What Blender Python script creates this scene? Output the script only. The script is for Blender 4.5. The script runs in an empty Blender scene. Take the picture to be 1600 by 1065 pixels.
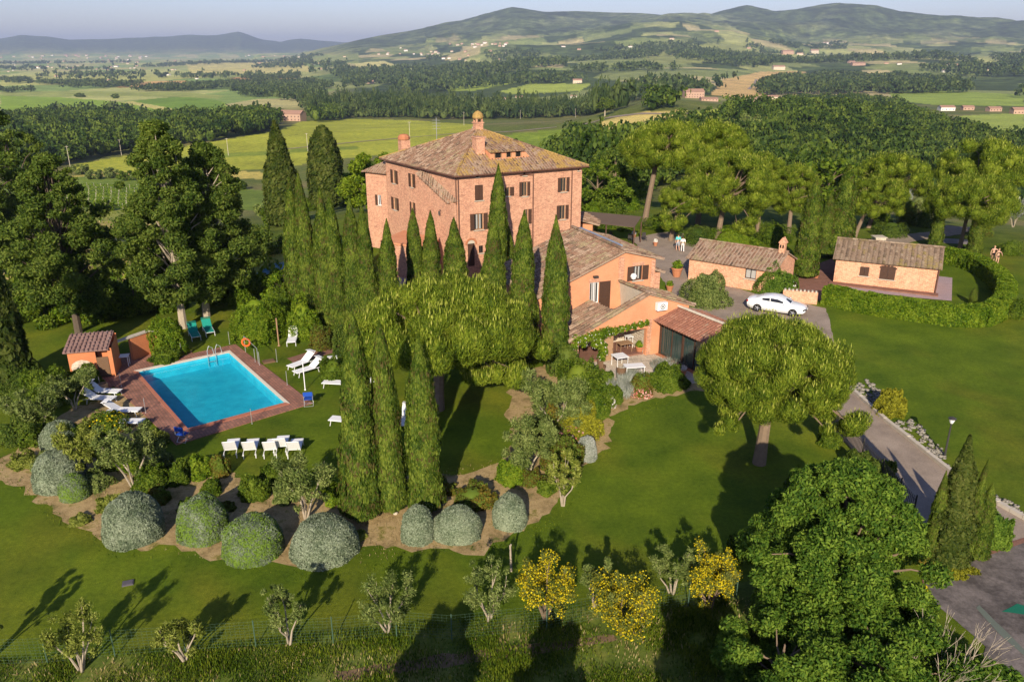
import bpy, math, random
import numpy as np
from mathutils import Vector
R_ = math.radians
sc = bpy.context.scene
COL = sc.collection
# ------------------------------------------------------------------ camera
CAM_H = 20.0; FPX = 1244.0; PITCH = R_(20.05)
cd = bpy.data.cameras.new('camera'); cam = bpy.data.objects.new('camera', cd); COL.objects.link(cam)
cd.sensor_width = 36.0; cd.lens = FPX/1600*36; cd.clip_start = 0.5; cd.clip_end = 60000
cam.location = (0, 0, CAM_H); cam.rotation_euler = (math.pi/2-PITCH, 0, 0)
sc.camera = cam
# ------------------------------------------------------------------ sky and sun
SUN_AZ = -97.0; SUN_EL = 25.0           # direction towards the sun, degrees
w = bpy.data.worlds.new('World'); sc.world = w; w.use_nodes = True
nt = w.node_tree; nt.nodes.clear()
o_ = nt.nodes.new('ShaderNodeOutputWorld'); b_ = nt.nodes.new('ShaderNodeBackground')
s_ = nt.nodes.new('ShaderNodeTexSky'); s_.sky_type = 'NISHITA'; s_.sun_disc = False
s_.sun_elevation = R_(SUN_EL); s_.sun_rotation = R_(90-SUN_AZ); s_.altitude = 300
s_.air_density = 1.0; s_.dust_density = 0.6; s_.ozone_density = 1.6
b_.inputs['Strength'].default_value = 0.072
tn = nt.nodes.new('ShaderNodeMix'); tn.data_type = 'RGBA'; tn.blend_type = 'MULTIPLY'; tn.inputs[0].default_value = 1; tn.inputs[7].default_value = (.96, .94, 1.24, 1)
nt.links.new(s_.outputs[0], tn.inputs[6]); nt.links.new(tn.outputs[2], b_.inputs[0]); nt.links.new(b_.outputs[0], o_.inputs[0])
sd = bpy.data.lights.new('sun', 'SUN'); sd.energy = 4.7; sd.angle = R_(0.5); sd.color = (1.0, 0.88, 0.70)
so = bpy.data.objects.new('sun', sd); COL.objects.link(so)
sv = Vector((math.cos(R_(SUN_AZ))*math.cos(R_(SUN_EL)), math.sin(R_(SUN_AZ))*math.cos(R_(SUN_EL)), math.sin(R_(SUN_EL))))
so.rotation_euler = sv.to_track_quat('Z', 'Y').to_euler(); so.location = (0, -60, 60)
sc.view_settings.view_transform = 'Standard'; sc.view_settings.look = 'None'
sc.view_settings.exposure = 0.63; sc.view_settings.gamma = 1.0
sc.cycles.use_denoising = True
sc.cycles.max_bounces = 6; sc.cycles.diffuse_bounces = 3; sc.cycles.glossy_bounces = 3
sc.cycles.transmission_bounces = 4; sc.cycles.transparent_max_bounces = 8; sc.cycles.volume_bounces = 0
sc.cycles.use_adaptive_sampling = True; sc.cycles.adaptive_threshold = 0.015

# ------------------------------------------------------------------ terrain heights
COLS = {  # survey columns: (forward distance, picture row of the bare ground) read along a bearing
 -150: [(70,None,0),(110,None,-4),(200,None,-18),(300,None,-27),(400,None,-33),(550,None,-39),(800,None,-46),(1200,None,-58),(2400,None,-74),(5000,None,-80),(11000,None,-80)],
 150: [(66,None,0),(85,None,-1.5),(120,None,-6),(200,None,-18),(300,None,-27),(400,None,-33),(550,None,-39),(800,None,-46),(1200,None,-58),(2400,None,-74),(5000,None,-80),(11000,None,-80)],
 380: [(90,None,0),(130,None,-5),(200,None,-16),(300,None,-26),(400,None,-31),(550,None,-34),(700,None,-38),(1000,None,-52),(1400,None,-60),(2400,None,-72),(5000,None,-70),(11000,None,-70)],
 600: [(110,None,0),(150,None,-7),(250,None,-19),(400,None,-29),(520,None,-33),(650,None,-37),(750,None,-44),(950,None,-52),(1500,None,-62),(2400,None,-66),(3500,104,0),(5000,84,0),(6500,66,0)],
 850: [(120,None,-1),(200,None,-13),(300,None,-22),(450,None,-27),(550,None,-25),(700,None,-38),(900,None,-50),(1500,None,-60),(2500,102,0),(3500,90,0),(5000,66,0),(6300,42,0)],
 1050: [(115,None,0),(160,None,-8),(220,None,-14),(300,None,-17),(400,None,-16),(500,None,-10),(600,None,-12),(800,None,-28),(1100,None,-40),(1500,None,-40),(2500,100,0),(3500,78,0),(4600,44,0),(5600,40,0),(6500,34,0)],
 1300: [(110,None,0),(160,None,-7),(250,None,-20),(350,None,-26),(450,None,-24),(600,None,-22),(750,None,-34),(1000,None,-45),(1500,None,-50),(2200,None,-48),(3200,99,0),(4500,82,0),(5600,60,0),(6500,38,0)],
 1550: [(110,None,0),(150,None,-6),(250,None,-22),(350,None,-32),(500,None,-36),(750,None,-38),(1000,None,-43),(2000,None,-50),(3200,100,0),(4500,84,0),(5600,64,0),(6500,46,0)],
 1750: [(110,None,0),(150,None,-6),(250,None,-24),(350,None,-34),(500,None,-38),(750,None,-38),(1000,None,-43),(2000,None,-50),(3200,100,0),(4500,84,0),(5600,64,0),(6500,48,0)]}
RIDGE = [(470,84),(500,76),(530,70),(560,63),(600,55),(640,49),(690,39),(720,33),(760,22),(790,14),(800,11.5),(815,13),(850,19),(900,18),(950,20),(1000,21),(1060,27),(1100,24),(1130,19),(1165,12.5),(1200,20),(1250,18),(1300,11.5),(1345,13),(1380,20),(1420,23),(1480,30),(1540,33),(1600,37),(1750,45)]
FARR = [(-150,64),(0,60),(40,53),(80,57),(110,62),(150,61),(200,59),(270,57),(300,54),(340,56),(375,49),(410,60),(440,65),(470,60),(500,63),(560,66),(700,70)]
HOR = 532.5-FPX*math.tan(PITCH)
def row2z(px, py, dist):
    u = (px-800)/FPX; v = -(py-532.5)/FPX
    dy = math.cos(PITCH)+v*math.sin(PITCH); dz = -math.sin(PITCH)+v*math.cos(PITCH)
    return CAM_H + dz/math.hypot(u, dy)*dist
def px2az(px):
    v = -(HOR-532.5)/FPX
    return math.atan2((px-800)/FPX, math.cos(PITCH)+v*math.sin(PITCH))
DG = np.exp(np.linspace(math.log(4), math.log(24000), 700))
LG = np.log(DG)
AZN = np.radians(np.arange(-180, 180.01, 0.25))
def make_profile():
    azs = sorted(COLS); base = []
    for c in azs:
        pts = COLS[c]
        d = [math.log(4)]+[math.log(p[0]) for p in pts]
        z = [0.0]+[(p[2] if p[1] is None else row2z(c, p[1], p[0])) for p in pts]
        zz = np.interp(LG, d, z)
        k = np.exp(-np.linspace(-2, 2, 21)**2); k /= k.sum()
        zz = np.convolve(np.pad(zz, 10, mode='edge'), k, 'valid')
        zz[LG < math.log(62)] = 0
        base.append(zz)
    base = np.array(base); ca = np.array([px2az(c) for c in azs])
    T = np.zeros((len(AZN), len(DG)))
    pxs = np.array([p[0] for p in RIDGE]); ra = np.array([px2az(p) for p in pxs])
    rz = np.array([row2z(p[0], p[1], 7600) for p in RIDGE])
    fa = np.array([px2az(p[0]) for p in FARR]); fz = np.array([row2z(p[0], p[1], 14500) for p in FARR])
    for i, a in enumerate(AZN):
        aa = min(max(a, ca[0]), ca[-1])
        j = min(max(np.searchsorted(ca, aa)-1, 0), len(ca)-2)
        t = (aa-ca[j])/(ca[j+1]-ca[j]); t = t*t*(3-2*t)
        z = base[j]*(1-t)+base[j+1]*t
        # main ridge 7.6 km away
        rzz = np.interp(a, ra, rz, left=-80, right=rz[-1])
        bump = np.interp(DG, [6300, 7600, 9500, 12000], [0, 1, .35, 0])
        if a > px2az(470)-0.05:
            e = z[np.searchsorted(DG, 6300)]
            m = (DG > 6300)
            zz = np.where(DG < 7600, e+(rzz-e)*np.sin(np.clip((DG-6300)/1300, 0, 1)*math.pi/2), rzz*np.interp(DG, [7600, 10000], [1, .3]))
            z = np.where(m, zz, z)
        if a < px2az(700):
            f = np.interp(a, fa, fz, left=fz[0])
            k = np.interp(DG, [11000, 12500, 14500, 17000, 24000], [0, .25, 1, .5, 0.1])
            z = np.where(DG > 11000, np.maximum(z, -75+(f+75)*k), z)
        T[i] = z
    return T
PROF = make_profile()
def vnoise(x, y, seed=0):
    xi = np.floor(x).astype(np.int64); yi = np.floor(y).astype(np.int64)
    fx = x-xi; fy = y-yi; fx = fx*fx*(3-2*fx); fy = fy*fy*(3-2*fy)
    def h(a, b):
        n = (a*374761393+b*668265263+seed*1442695041) & 0x7fffffff
        n = ((n ^ (n >> 13))*1274126177) & 0x7fffffff
        return ((n ^ (n >> 16)) & 0xffff)/65535.0
    return (h(xi, yi)*(1-fx)+h(xi+1, yi)*fx)*(1-fy)+(h(xi, yi+1)*(1-fx)+h(xi+1, yi+1)*fx)*fy
def fbm(x, y, o=4, seed=0):
    s = 0; a = .5
    for k in range(o):
        s = s+a*vnoise(x*2**k+17.3*k, y*2**k-9.1*k, seed+k); a *= .5
    return s
def tz(x, y):
    x = np.asarray(x, float); y = np.asarray(y, float)
    r = np.hypot(x, y); a = np.arctan2(x, y)
    fi = np.clip((a-AZN[0])/(AZN[1]-AZN[0]), 0, len(AZN)-1.001); i = fi.astype(int); fi = fi-i
    fj = np.clip((np.log(np.maximum(r, 4.01))-LG[0])/(LG[1]-LG[0]), 0, len(LG)-1.001); j = fj.astype(int); fj = fj-j
    z = (PROF[i, j]*(1-fj)+PROF[i, j+1]*fj)*(1-fi)+(PROF[i+1, j]*(1-fj)+PROF[i+1, j+1]*fj)*fi
    z = z+np.interp(r, [120, 300, 1500, 2600, 4500, 6900, 7500, 14000], [0, 1.2, 3, 40, 150, 190, 60, 60])*(fbm(x/650., y/650., 5, 5)-.5)*np.where((a < -.1) & (r < 11000), .18, 1)*np.where((np.abs(r-7600) < 250), .3, 1)
    return z
def tz1(x, y): return float(tz(x, y))
def ray(px, py):
    u = (px-800)/FPX; v = -(py-532.5)/FPX
    return np.array([u, math.cos(PITCH)+v*math.sin(PITCH), -math.sin(PITCH)+v*math.cos(PITCH)])
def G(px, py, h=0.0, flat=False):
    """where the line of sight of a surveyed picture point meets the ground (+h)"""
    d = ray(px, py)
    if flat or py > 455:
        t = (h-CAM_H)/d[2]; return float(d[0]*t), float(d[1]*t)
    ts = np.exp(np.linspace(math.log(15), math.log(20000), 3000))
    zr = CAM_H+d[2]*ts; zt = tz(d[0]*ts, d[1]*ts)+h
    k = np.argmax(zr < zt)
    if k == 0: k = len(ts)-1
    a = (zr[k-1]-zt[k-1])/max((zr[k-1]-zt[k-1])-(zr[k]-zt[k]), 1e-9)
    t = ts[k-1]+(ts[k]-ts[k-1])*a
    return float(d[0]*t), float(d[1]*t)
def proj(x, y, z):
    z = z-CAM_H
    dep = y*math.cos(PITCH)-z*math.sin(PITCH); up = y*math.sin(PITCH)+z*math.cos(PITCH)
    return 800+FPX*x/dep, 532.5-FPX*up/dep, dep
def pxm(x, y, z=0): return FPX/proj(x, y, z)[2]       # picture units per metre there
def height_for(x, y, toppy, z0=0):
    lo, hi = 0.05, 60
    for _ in range(40):
        m = (lo+hi)/2
        if proj(x, y, z0+m)[1] > toppy: lo = m
        else: hi = m
    return m

# ------------------------------------------------------------------ materials
def new_mat(name):
    m = bpy.data.materials.new(name); m.use_nodes = True
    n = m.node_tree; n.nodes.clear()
    out = n.nodes.new('ShaderNodeOutputMaterial'); return m, n, out
def N(n, t, **kw):
    a = n.nodes.new(t)
    for k, v in kw.items(): setattr(a, k, v)
    return a
def ramp(n, stops, interp='LINEAR'):
    r = N(n, 'ShaderNodeValToRGB'); e = r.color_ramp.elements; r.color_ramp.interpolation = interp
    while len(e) > 1: e.remove(e[-1])
    e[0].position = stops[0][0]; e[0].color = (*stops[0][1], 1)
    for p, c in stops[1:]:
        q = e.new(p); q.color = (*c, 1)
    return r
def noise(n, co, scale, detail=4, rough=.55):
    t = N(n, 'ShaderNodeTexNoise'); t.inputs['Scale'].default_value = scale
    t.inputs['Detail'].default_value = detail; t.inputs['Roughness'].default_value = rough
    n.links.new(co, t.inputs['Vector']); return t
def mix(n, f, a, b, mode='MIX'):
    m = N(n, 'ShaderNodeMix', data_type='RGBA', blend_type=mode)
    for s, v in ((m.inputs[0], f), (m.inputs[6], a), (m.inputs[7], b)):
        if isinstance(v, (int, float)): s.default_value = v
        elif isinstance(v, tuple): s.default_value = (*v, 1)
        else: n.links.new(v, s)
    return m.outputs[2]
def principled(n, out, col, rough=.8, spec=.3, bump=None, bstr=.3, bdist=.02, metal=0):
    p = N(n, 'ShaderNodeBsdfPrincipled')
    if isinstance(col, tuple): p.inputs['Base Color'].default_value = (*col, 1)
    else: n.links.new(col, p.inputs['Base Color'])
    p.inputs['Roughness'].default_value = rough; p.inputs['Specular IOR Level'].default_value = spec
    p.inputs['Metallic'].default_value = metal
    if bump is not None:
        b = N(n, 'ShaderNodeBump'); b.inputs['Strength'].default_value = bstr; b.inputs['Distance'].default_value = bdist
        n.links.new(bump, b.inputs['Height']); n.links.new(b.outputs[0], p.inputs['Normal'])
    n.links.new(p.outputs[0], out.inputs[0]); return p
def wpos(n): return N(n, 'ShaderNodeNewGeometry').outputs['Position']
def opos(n): return N(n, 'ShaderNodeTexCoord').outputs['Object']
def uvn(n): return N(n, 'ShaderNodeUVMap').outputs[0]
def plain(name, col, rough=.7, spec=.3, var=.12, scale=3, metal=0):
    m, n, out = new_mat(name)
    t = noise(n, opos(n), scale)
    c = mix(n, t.outputs['Fac'], tuple(x*(1-var) for x in col), tuple(min(1, x*(1+var)) for x in col))
    principled(n, out, c, rough, spec, metal=metal); return m
def foliage(name, dark, mid, light, scale=.8, trans=.3, bias=0.0, accent=None, acc_amt=0.0, isl=.55, st=(.25, .5, .78)):
    m, n, out = new_mat(name)
    g = N(n, 'ShaderNodeNewGeometry')
    t = noise(n, g.outputs['Position'], scale, 3)
    a = N(n, 'ShaderNodeMath', operation='MULTIPLY_ADD'); n.links.new(g.outputs['Random Per Island'], a.inputs[0])
    a.inputs[1].default_value = isl; a.inputs[2].default_value = -isl/2+bias
    b = N(n, 'ShaderNodeMath', operation='ADD'); n.links.new(a.outputs[0], b.inputs[0]); n.links.new(t.outputs['Fac'], b.inputs[1])
    r = ramp(n, [(st[0], dark), (st[1], mid), (st[2], light)]); n.links.new(b.outputs[0], r.inputs[0])
    c = r.outputs[0]
    if accent:
        t2 = noise(n, g.outputs['Position'], scale*.9+.3, 2)
        b2 = N(n, 'ShaderNodeMath', operation='MULTIPLY_ADD'); n.links.new(g.outputs['Random Per Island'], b2.inputs[0])
        b2.inputs[1].default_value = .5; n.links.new(t2.outputs['Fac'], b2.inputs[2])
        r2 = ramp(n, [(.98-acc_amt, (0, 0, 0)), (1.03-acc_amt, (1, 1, 1))]); n.links.new(b2.outputs[0], r2.inputs[0])
        c = mix(n, r2.outputs[0], c, accent)
    d = N(n, 'ShaderNodeBsdfPrincipled'); n.links.new(c, d.inputs['Base Color']); d.inputs['Roughness'].default_value = .6
    d.inputs['Specular IOR Level'].default_value = .08
    tr = N(n, 'ShaderNodeBsdfTranslucent'); n.links.new(mix(n, .5, c, (.9, 1, .3), 'MULTIPLY'), tr.inputs[0])
    mx = N(n, 'ShaderNodeMixShader'); mx.inputs[0].default_value = trans
    n.links.new(d.outputs[0], mx.inputs[1]); n.links.new(tr.outputs[0], mx.inputs[2]); n.links.new(mx.outputs[0], out.inputs[0])
    return m
M = {}
M['cypress'] = foliage('cypress_leaf', (0.038, 0.074, 0.008), (0.105, 0.158, 0.018), (0.215, 0.265, 0.036), 1.3, .40, 0, (.12, .10, .03), .04)
M['cypress_dark'] = foliage('cypress_leaf_dark', (0.036, 0.06, 0.01), (0.082, 0.112, 0.018), (0.15, 0.17, 0.038), .7, .40)
M['pine'] = foliage('pine_needles', (0.06, 0.102, 0.009), (0.16, 0.228, 0.018), (0.3, 0.35, 0.036), .8, .40)
M['candle'] = foliage('pine_candle', (0.24, 0.29, 0.03), (0.34, 0.38, 0.055), (0.46, 0.46, 0.1), 2, .3)
M['broad'] = foliage('broad_leaf', (0.042, 0.098, 0.012), (0.11, 0.195, 0.022), (0.215, 0.31, 0.038), .9, .40)
M['broad_dark'] = foliage('broad_leaf_dark', (0.042, 0.078, 0.012), (0.098, 0.152, 0.022), (0.19, 0.24, 0.04), .5, .40)
M['lime'] = foliage('lime_leaf', (0.07, 0.12, 0.008), (0.15, 0.22, 0.012), (0.24, 0.3, 0.025), .8, .35)
M['hedge'] = foliage('hedge_leaf', (0.05, 0.105, 0.006), (0.13, 0.205, 0.012), (0.22, 0.285, 0.022), 1.2, .3)
M['olive'] = foliage('olive_leaf', (0.065, 0.1, 0.02), (0.145, 0.19, 0.045), (0.26, 0.3, 0.09), 1.2, .25)
M['olive_yellow'] = foliage('olive_leaf_yellow', (0.09, 0.12, 0.015), (0.2, 0.235, 0.035), (0.34, 0.36, 0.08), 1.2, .3)
M['silver'] = foliage('silver_leaf', (0.1, 0.135, 0.075), (0.195, 0.235, 0.145), (0.31, 0.35, 0.235), 1.4, .15)
M['silver_mixed'] = foliage('silver_leaf_mixed', (0.1, 0.135, 0.075), (0.195, 0.235, 0.145), (0.31, 0.35, 0.235), 1.4, .15, 0, (.15, .24, .03), .24)
M['grey_leaf'] = foliage('grey_leaf', (.17, .19, .15), (.28, .30, .25), (.42, .43, .38), 1.4, .15)
M['bush'] = foliage('bush_leaf', (0.034, 0.07, 0.006), (0.095, 0.15, 0.012), (0.17, 0.225, 0.024), 1.0, .3)
M['autumn'] = foliage('russet_leaf', (.07, .06, .012), (.17, .13, .02), (.27, .20, .035), .9, .3, 0, (.13, .19, .025), .25)
M['yellowgreen'] = foliage('yellow_green_leaf', (.12, .13, .012), (.25, .25, .02), (.38, .36, .03), .9, .35)
M['broom'] = foliage('broom_twig', (0.07, 0.1, 0.015), (0.14, 0.17, 0.03), (0.22, 0.24, 0.06), .9, .3)
M['yellow'] = foliage('yellow_flower', (0.4, 0.3, 0.008), (0.62, 0.49, 0.01), (0.8, 0.66, 0.03), 2, .3)
M['white_fl'] = foliage('white_flower', (.55, .50, .45), (.75, .70, .66), (.85, .84, .82), 2, .3)
M['pink_fl'] = foliage('pink_flower', (.50, .16, .12), (.62, .27, .2), (.75, .5, .45), 2, .3)
M['wood_far'] = foliage('wood_canopy', (.016, .036, .007), (.048, .082, .011), (.115, .155, .022), .09, .12, isl=.16, st=(.36, .5, .64))
M['wood_dark'] = foliage('wood_canopy_dark', (.020, .040, .012), (.048, .074, .020), (.10, .13, .034), .06, .1, isl=.16, st=(.36, .5, .64))
M['tuft'] = foliage('grass_tuft', (0.04, 0.08, 0.005), (0.1, 0.155, 0.01), (0.19, 0.225, 0.018), .5, .35)
M['drygrass'] = foliage('dry_grass', (.22, .17, .07), (.36, .28, .12), (.46, .38, .18), .5, .3)
M['bark'] = plain('bark', (.19, .135, .09), .9, .2, .35, 6)
M['bark_pale'] = plain('bark_pale', (.36, .30, .22), .9, .2, .3, 6)
M['bark_dark'] = plain('bark_dark', (.10, .075, .055), .9, .2, .3, 6)
M['white'] = plain('white_plastic', (.80, .80, .79), .45, .4, .04)
M['white_fabric'] = plain('white_sling_fabric', (.78, .78, .78), .8, .2, .05)
M['teal'] = plain('teal_fabric', (.015, .26, .20), .8, .2, .1)
M['blue'] = plain('blue_canvas', (.015, .07, .38), .8, .2, .1)
M['alu'] = plain('aluminium', (.62, .62, .62), .35, .5, .05, 3, .7)
M['steel'] = plain('dark_steel', (.045, .04, .038), .5, .4, .2)
M['brownmetal'] = plain('brown_gutter', (.13, .06, .04), .5, .4, .2)
M['timber'] = plain('dark_timber', (.07, .035, .022), .7, .3, .25, 5)
M['timber_pale'] = plain('pale_timber', (.33, .20, .11), .7, .3, .25, 5)
M['terracotta'] = plain('terracotta', (.42, .17, .085), .8, .2, .2)
M['orange_ring'] = plain('orange_buoy', (.75, .12, .02), .5, .4, .05)
M['curtain'] = plain('curtain', (.36, .35, .33), .9, .1, .1)
M['black'] = plain('black_void', (.012, .011, .010), .8, .2, .1)
M['stone_pale'] = plain('pale_stone', (.50, .44, .35), .85, .2, .2, 4)
M['rubber'] = plain('tyre_rubber', (.02, .02, .02), .8, .2, .1)
M['skin'] = plain('skin', (.56, .32, .22), .6, .3, .05)
M['hair'] = plain('brown_hair', (.07, .04, .02), .7, .3, .2)
M['wicker'] = plain('wicker', (.16, .095, .055), .8, .2, .3, 20)
M['brown_awning'] = plain('brown_awning', (.12, .085, .062), .8, .2, .12, 1.5)
def glass_mat(name, col, rough=.08):
    m, n, out = new_mat(name); principled(n, out, col, rough, .8); return m
M['glass'] = glass_mat('window_glass', (.03, .035, .04))
M['glass_green'] = glass_mat('room_glass', (.035, .06, .055))
m, n, out = new_mat('car_paint'); p = principled(n, out, (.82, .83, .84), .28, .5); p.inputs['Coat Weight'].default_value = .6; M['car'] = m
M['carglass'] = glass_mat('car_glass', (.012, .02, .035), .04)

def brick_mat(name, c1, c2, mortar, patch, sc_=1.0, stripe=.28):
    m, n, out = new_mat(name); uv = uvn(n)
    b = N(n, 'ShaderNodeTexBrick'); n.links.new(uv, b.inputs['Vector'])
    b.inputs['Scale'].default_value = 1.0*sc_; b.inputs['Brick Width'].default_value = .34; b.inputs['Row Height'].default_value = .105
    b.inputs['Mortar Size'].default_value = .016; b.inputs['Mortar Smooth'].default_value = .4; b.inputs['Bias'].default_value = -.1
    b.inputs['Color1'].default_value = (*c1, 1); b.inputs['Color2'].default_value = (*c2, 1); b.inputs['Mortar'].default_value = (*mortar, 1)
    t = noise(n, wpos(n), .7, 5, .65); r = ramp(n, [(.42, (0, 0, 0)), (.62, (1, 1, 1))]); n.links.new(t.outputs['Fac'], r.inputs[0])
    c = mix(n, mix(n, .5, (0, 0, 0), r.outputs[0]), b.outputs[0], patch)
    t2 = noise(n, wpos(n), 5, 4, .7); r2 = ramp(n, [(.3, (.72, .70, .70)), (.65, (1.22, 1.2, 1.18))]); n.links.new(t2.outputs['Fac'], r2.inputs[0])
    c = mix(n, 1.0, c, r2.outputs[0], 'MULTIPLY')
    principled(n, out, c, .9, .15, b.outputs['Fac'], -.25, .02); return m
M['brick'] = brick_mat('old_brick', (.52, .25, .155), (.35, .15, .095), (.58, .39, .27), (.58, .34, .22))
M['brick_out'] = brick_mat('farm_brick', (.58, .28, .16), (.44, .18, .10), (.68, .46, .31), (.66, .40, .26))
M['rubble'] = brick_mat('stone_rubble', (.55, .48, .38), (.33, .27, .21), (.62, .55, .44), (.5, .42, .33), .55)
def stucco(name, col, col2):
    m, n, out = new_mat(name)
    t = noise(n, wpos(n), .9, 5, .6); r = ramp(n, [(.3, col2), (.6, col)]); n.links.new(t.outputs['Fac'], r.inputs[0])
    t2 = noise(n, wpos(n), 12, 4, .7); r2 = ramp(n, [(.3, (.9, .9, .9)), (.7, (1.07, 1.07, 1.07))]); n.links.new(t2.outputs['Fac'], r2.inputs[0])
    principled(n, out, mix(n, 1.0, r.outputs[0], r2.outputs[0], 'MULTIPLY'), .9, .15, t2.outputs['Fac'], .15, .01); return m
M['stucco'] = stucco('orange_stucco', (.62, .285, .155), (.55, .24, .125))
M['stucco_red'] = stucco('red_orange_stucco', (.58, .21, .09), (.50, .18, .08))
def tile_mat(name, cols, lichen, lamt, lscale=.35):
    m, n, out = new_mat(name); g = N(n, 'ShaderNodeNewGeometry')
    r = ramp(n, [(i/(len(cols)-1), c) for i, c in enumerate(cols)]); n.links.new(g.outputs['Random Per Island'], r.inputs[0])
    t = noise(n, g.outputs['Position'], lscale, 5, .7)
    a = N(n, 'ShaderNodeMath', operation='MULTIPLY_ADD'); n.links.new(g.outputs['Random Per Island'], a.inputs[0]); a.inputs[1].default_value = .22
    n.links.new(t.outputs['Fac'], a.inputs[2])
    rl = ramp(n, [(.72-lamt, (0, 0, 0)), (.82-lamt, (1, 1, 1))]); n.links.new(a.outputs[0], rl.inputs[0])
    c = mix(n, rl.outputs[0], r.outputs[0], lichen)
    t2 = noise(n, g.outputs['Position'], 9, 4, .7); r2 = ramp(n, [(.3, (.62, .6, .58)), (.7, (1.25, 1.25, 1.25))]); n.links.new(t2.outputs['Fac'], r2.inputs[0])
    principled(n, out, mix(n, 1.0, c, r2.outputs[0], 'MULTIPLY'), .9, .15); return m
TC = [(.12, .078, .055), (.28, .18, .12), (.21, .115, .075), (.37, .27, .195), (.24, .15, .10), (.10, .072, .055)]
M['tile'] = tile_mat('old_roof_tile', TC, (.30, .24, .14), .04)
M['tile_lichen'] = tile_mat('lichen_roof_tile', TC, (.36, .235, .08), .14)
M['tile_red'] = tile_mat('red_roof_tile', [(.22, .10, .07), (.32, .15, .10), (.27, .12, .08), (.36, .19, .13)], (.30, .2, .14), .0)
M['tile_mauve'] = tile_mat('mauve_roof_tile', [(.20, .12, .105), (.30, .19, .165), (.24, .15, .13)], (.3, .22, .2), .0)
M['tile_b3'] = tile_mat('mossy_roof_tile', [(.17, .12, .08), (.31, .235, .165), (.21, .145, .10), (.12,.09,.065)], (.27, .205, .08), .05)
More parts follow.
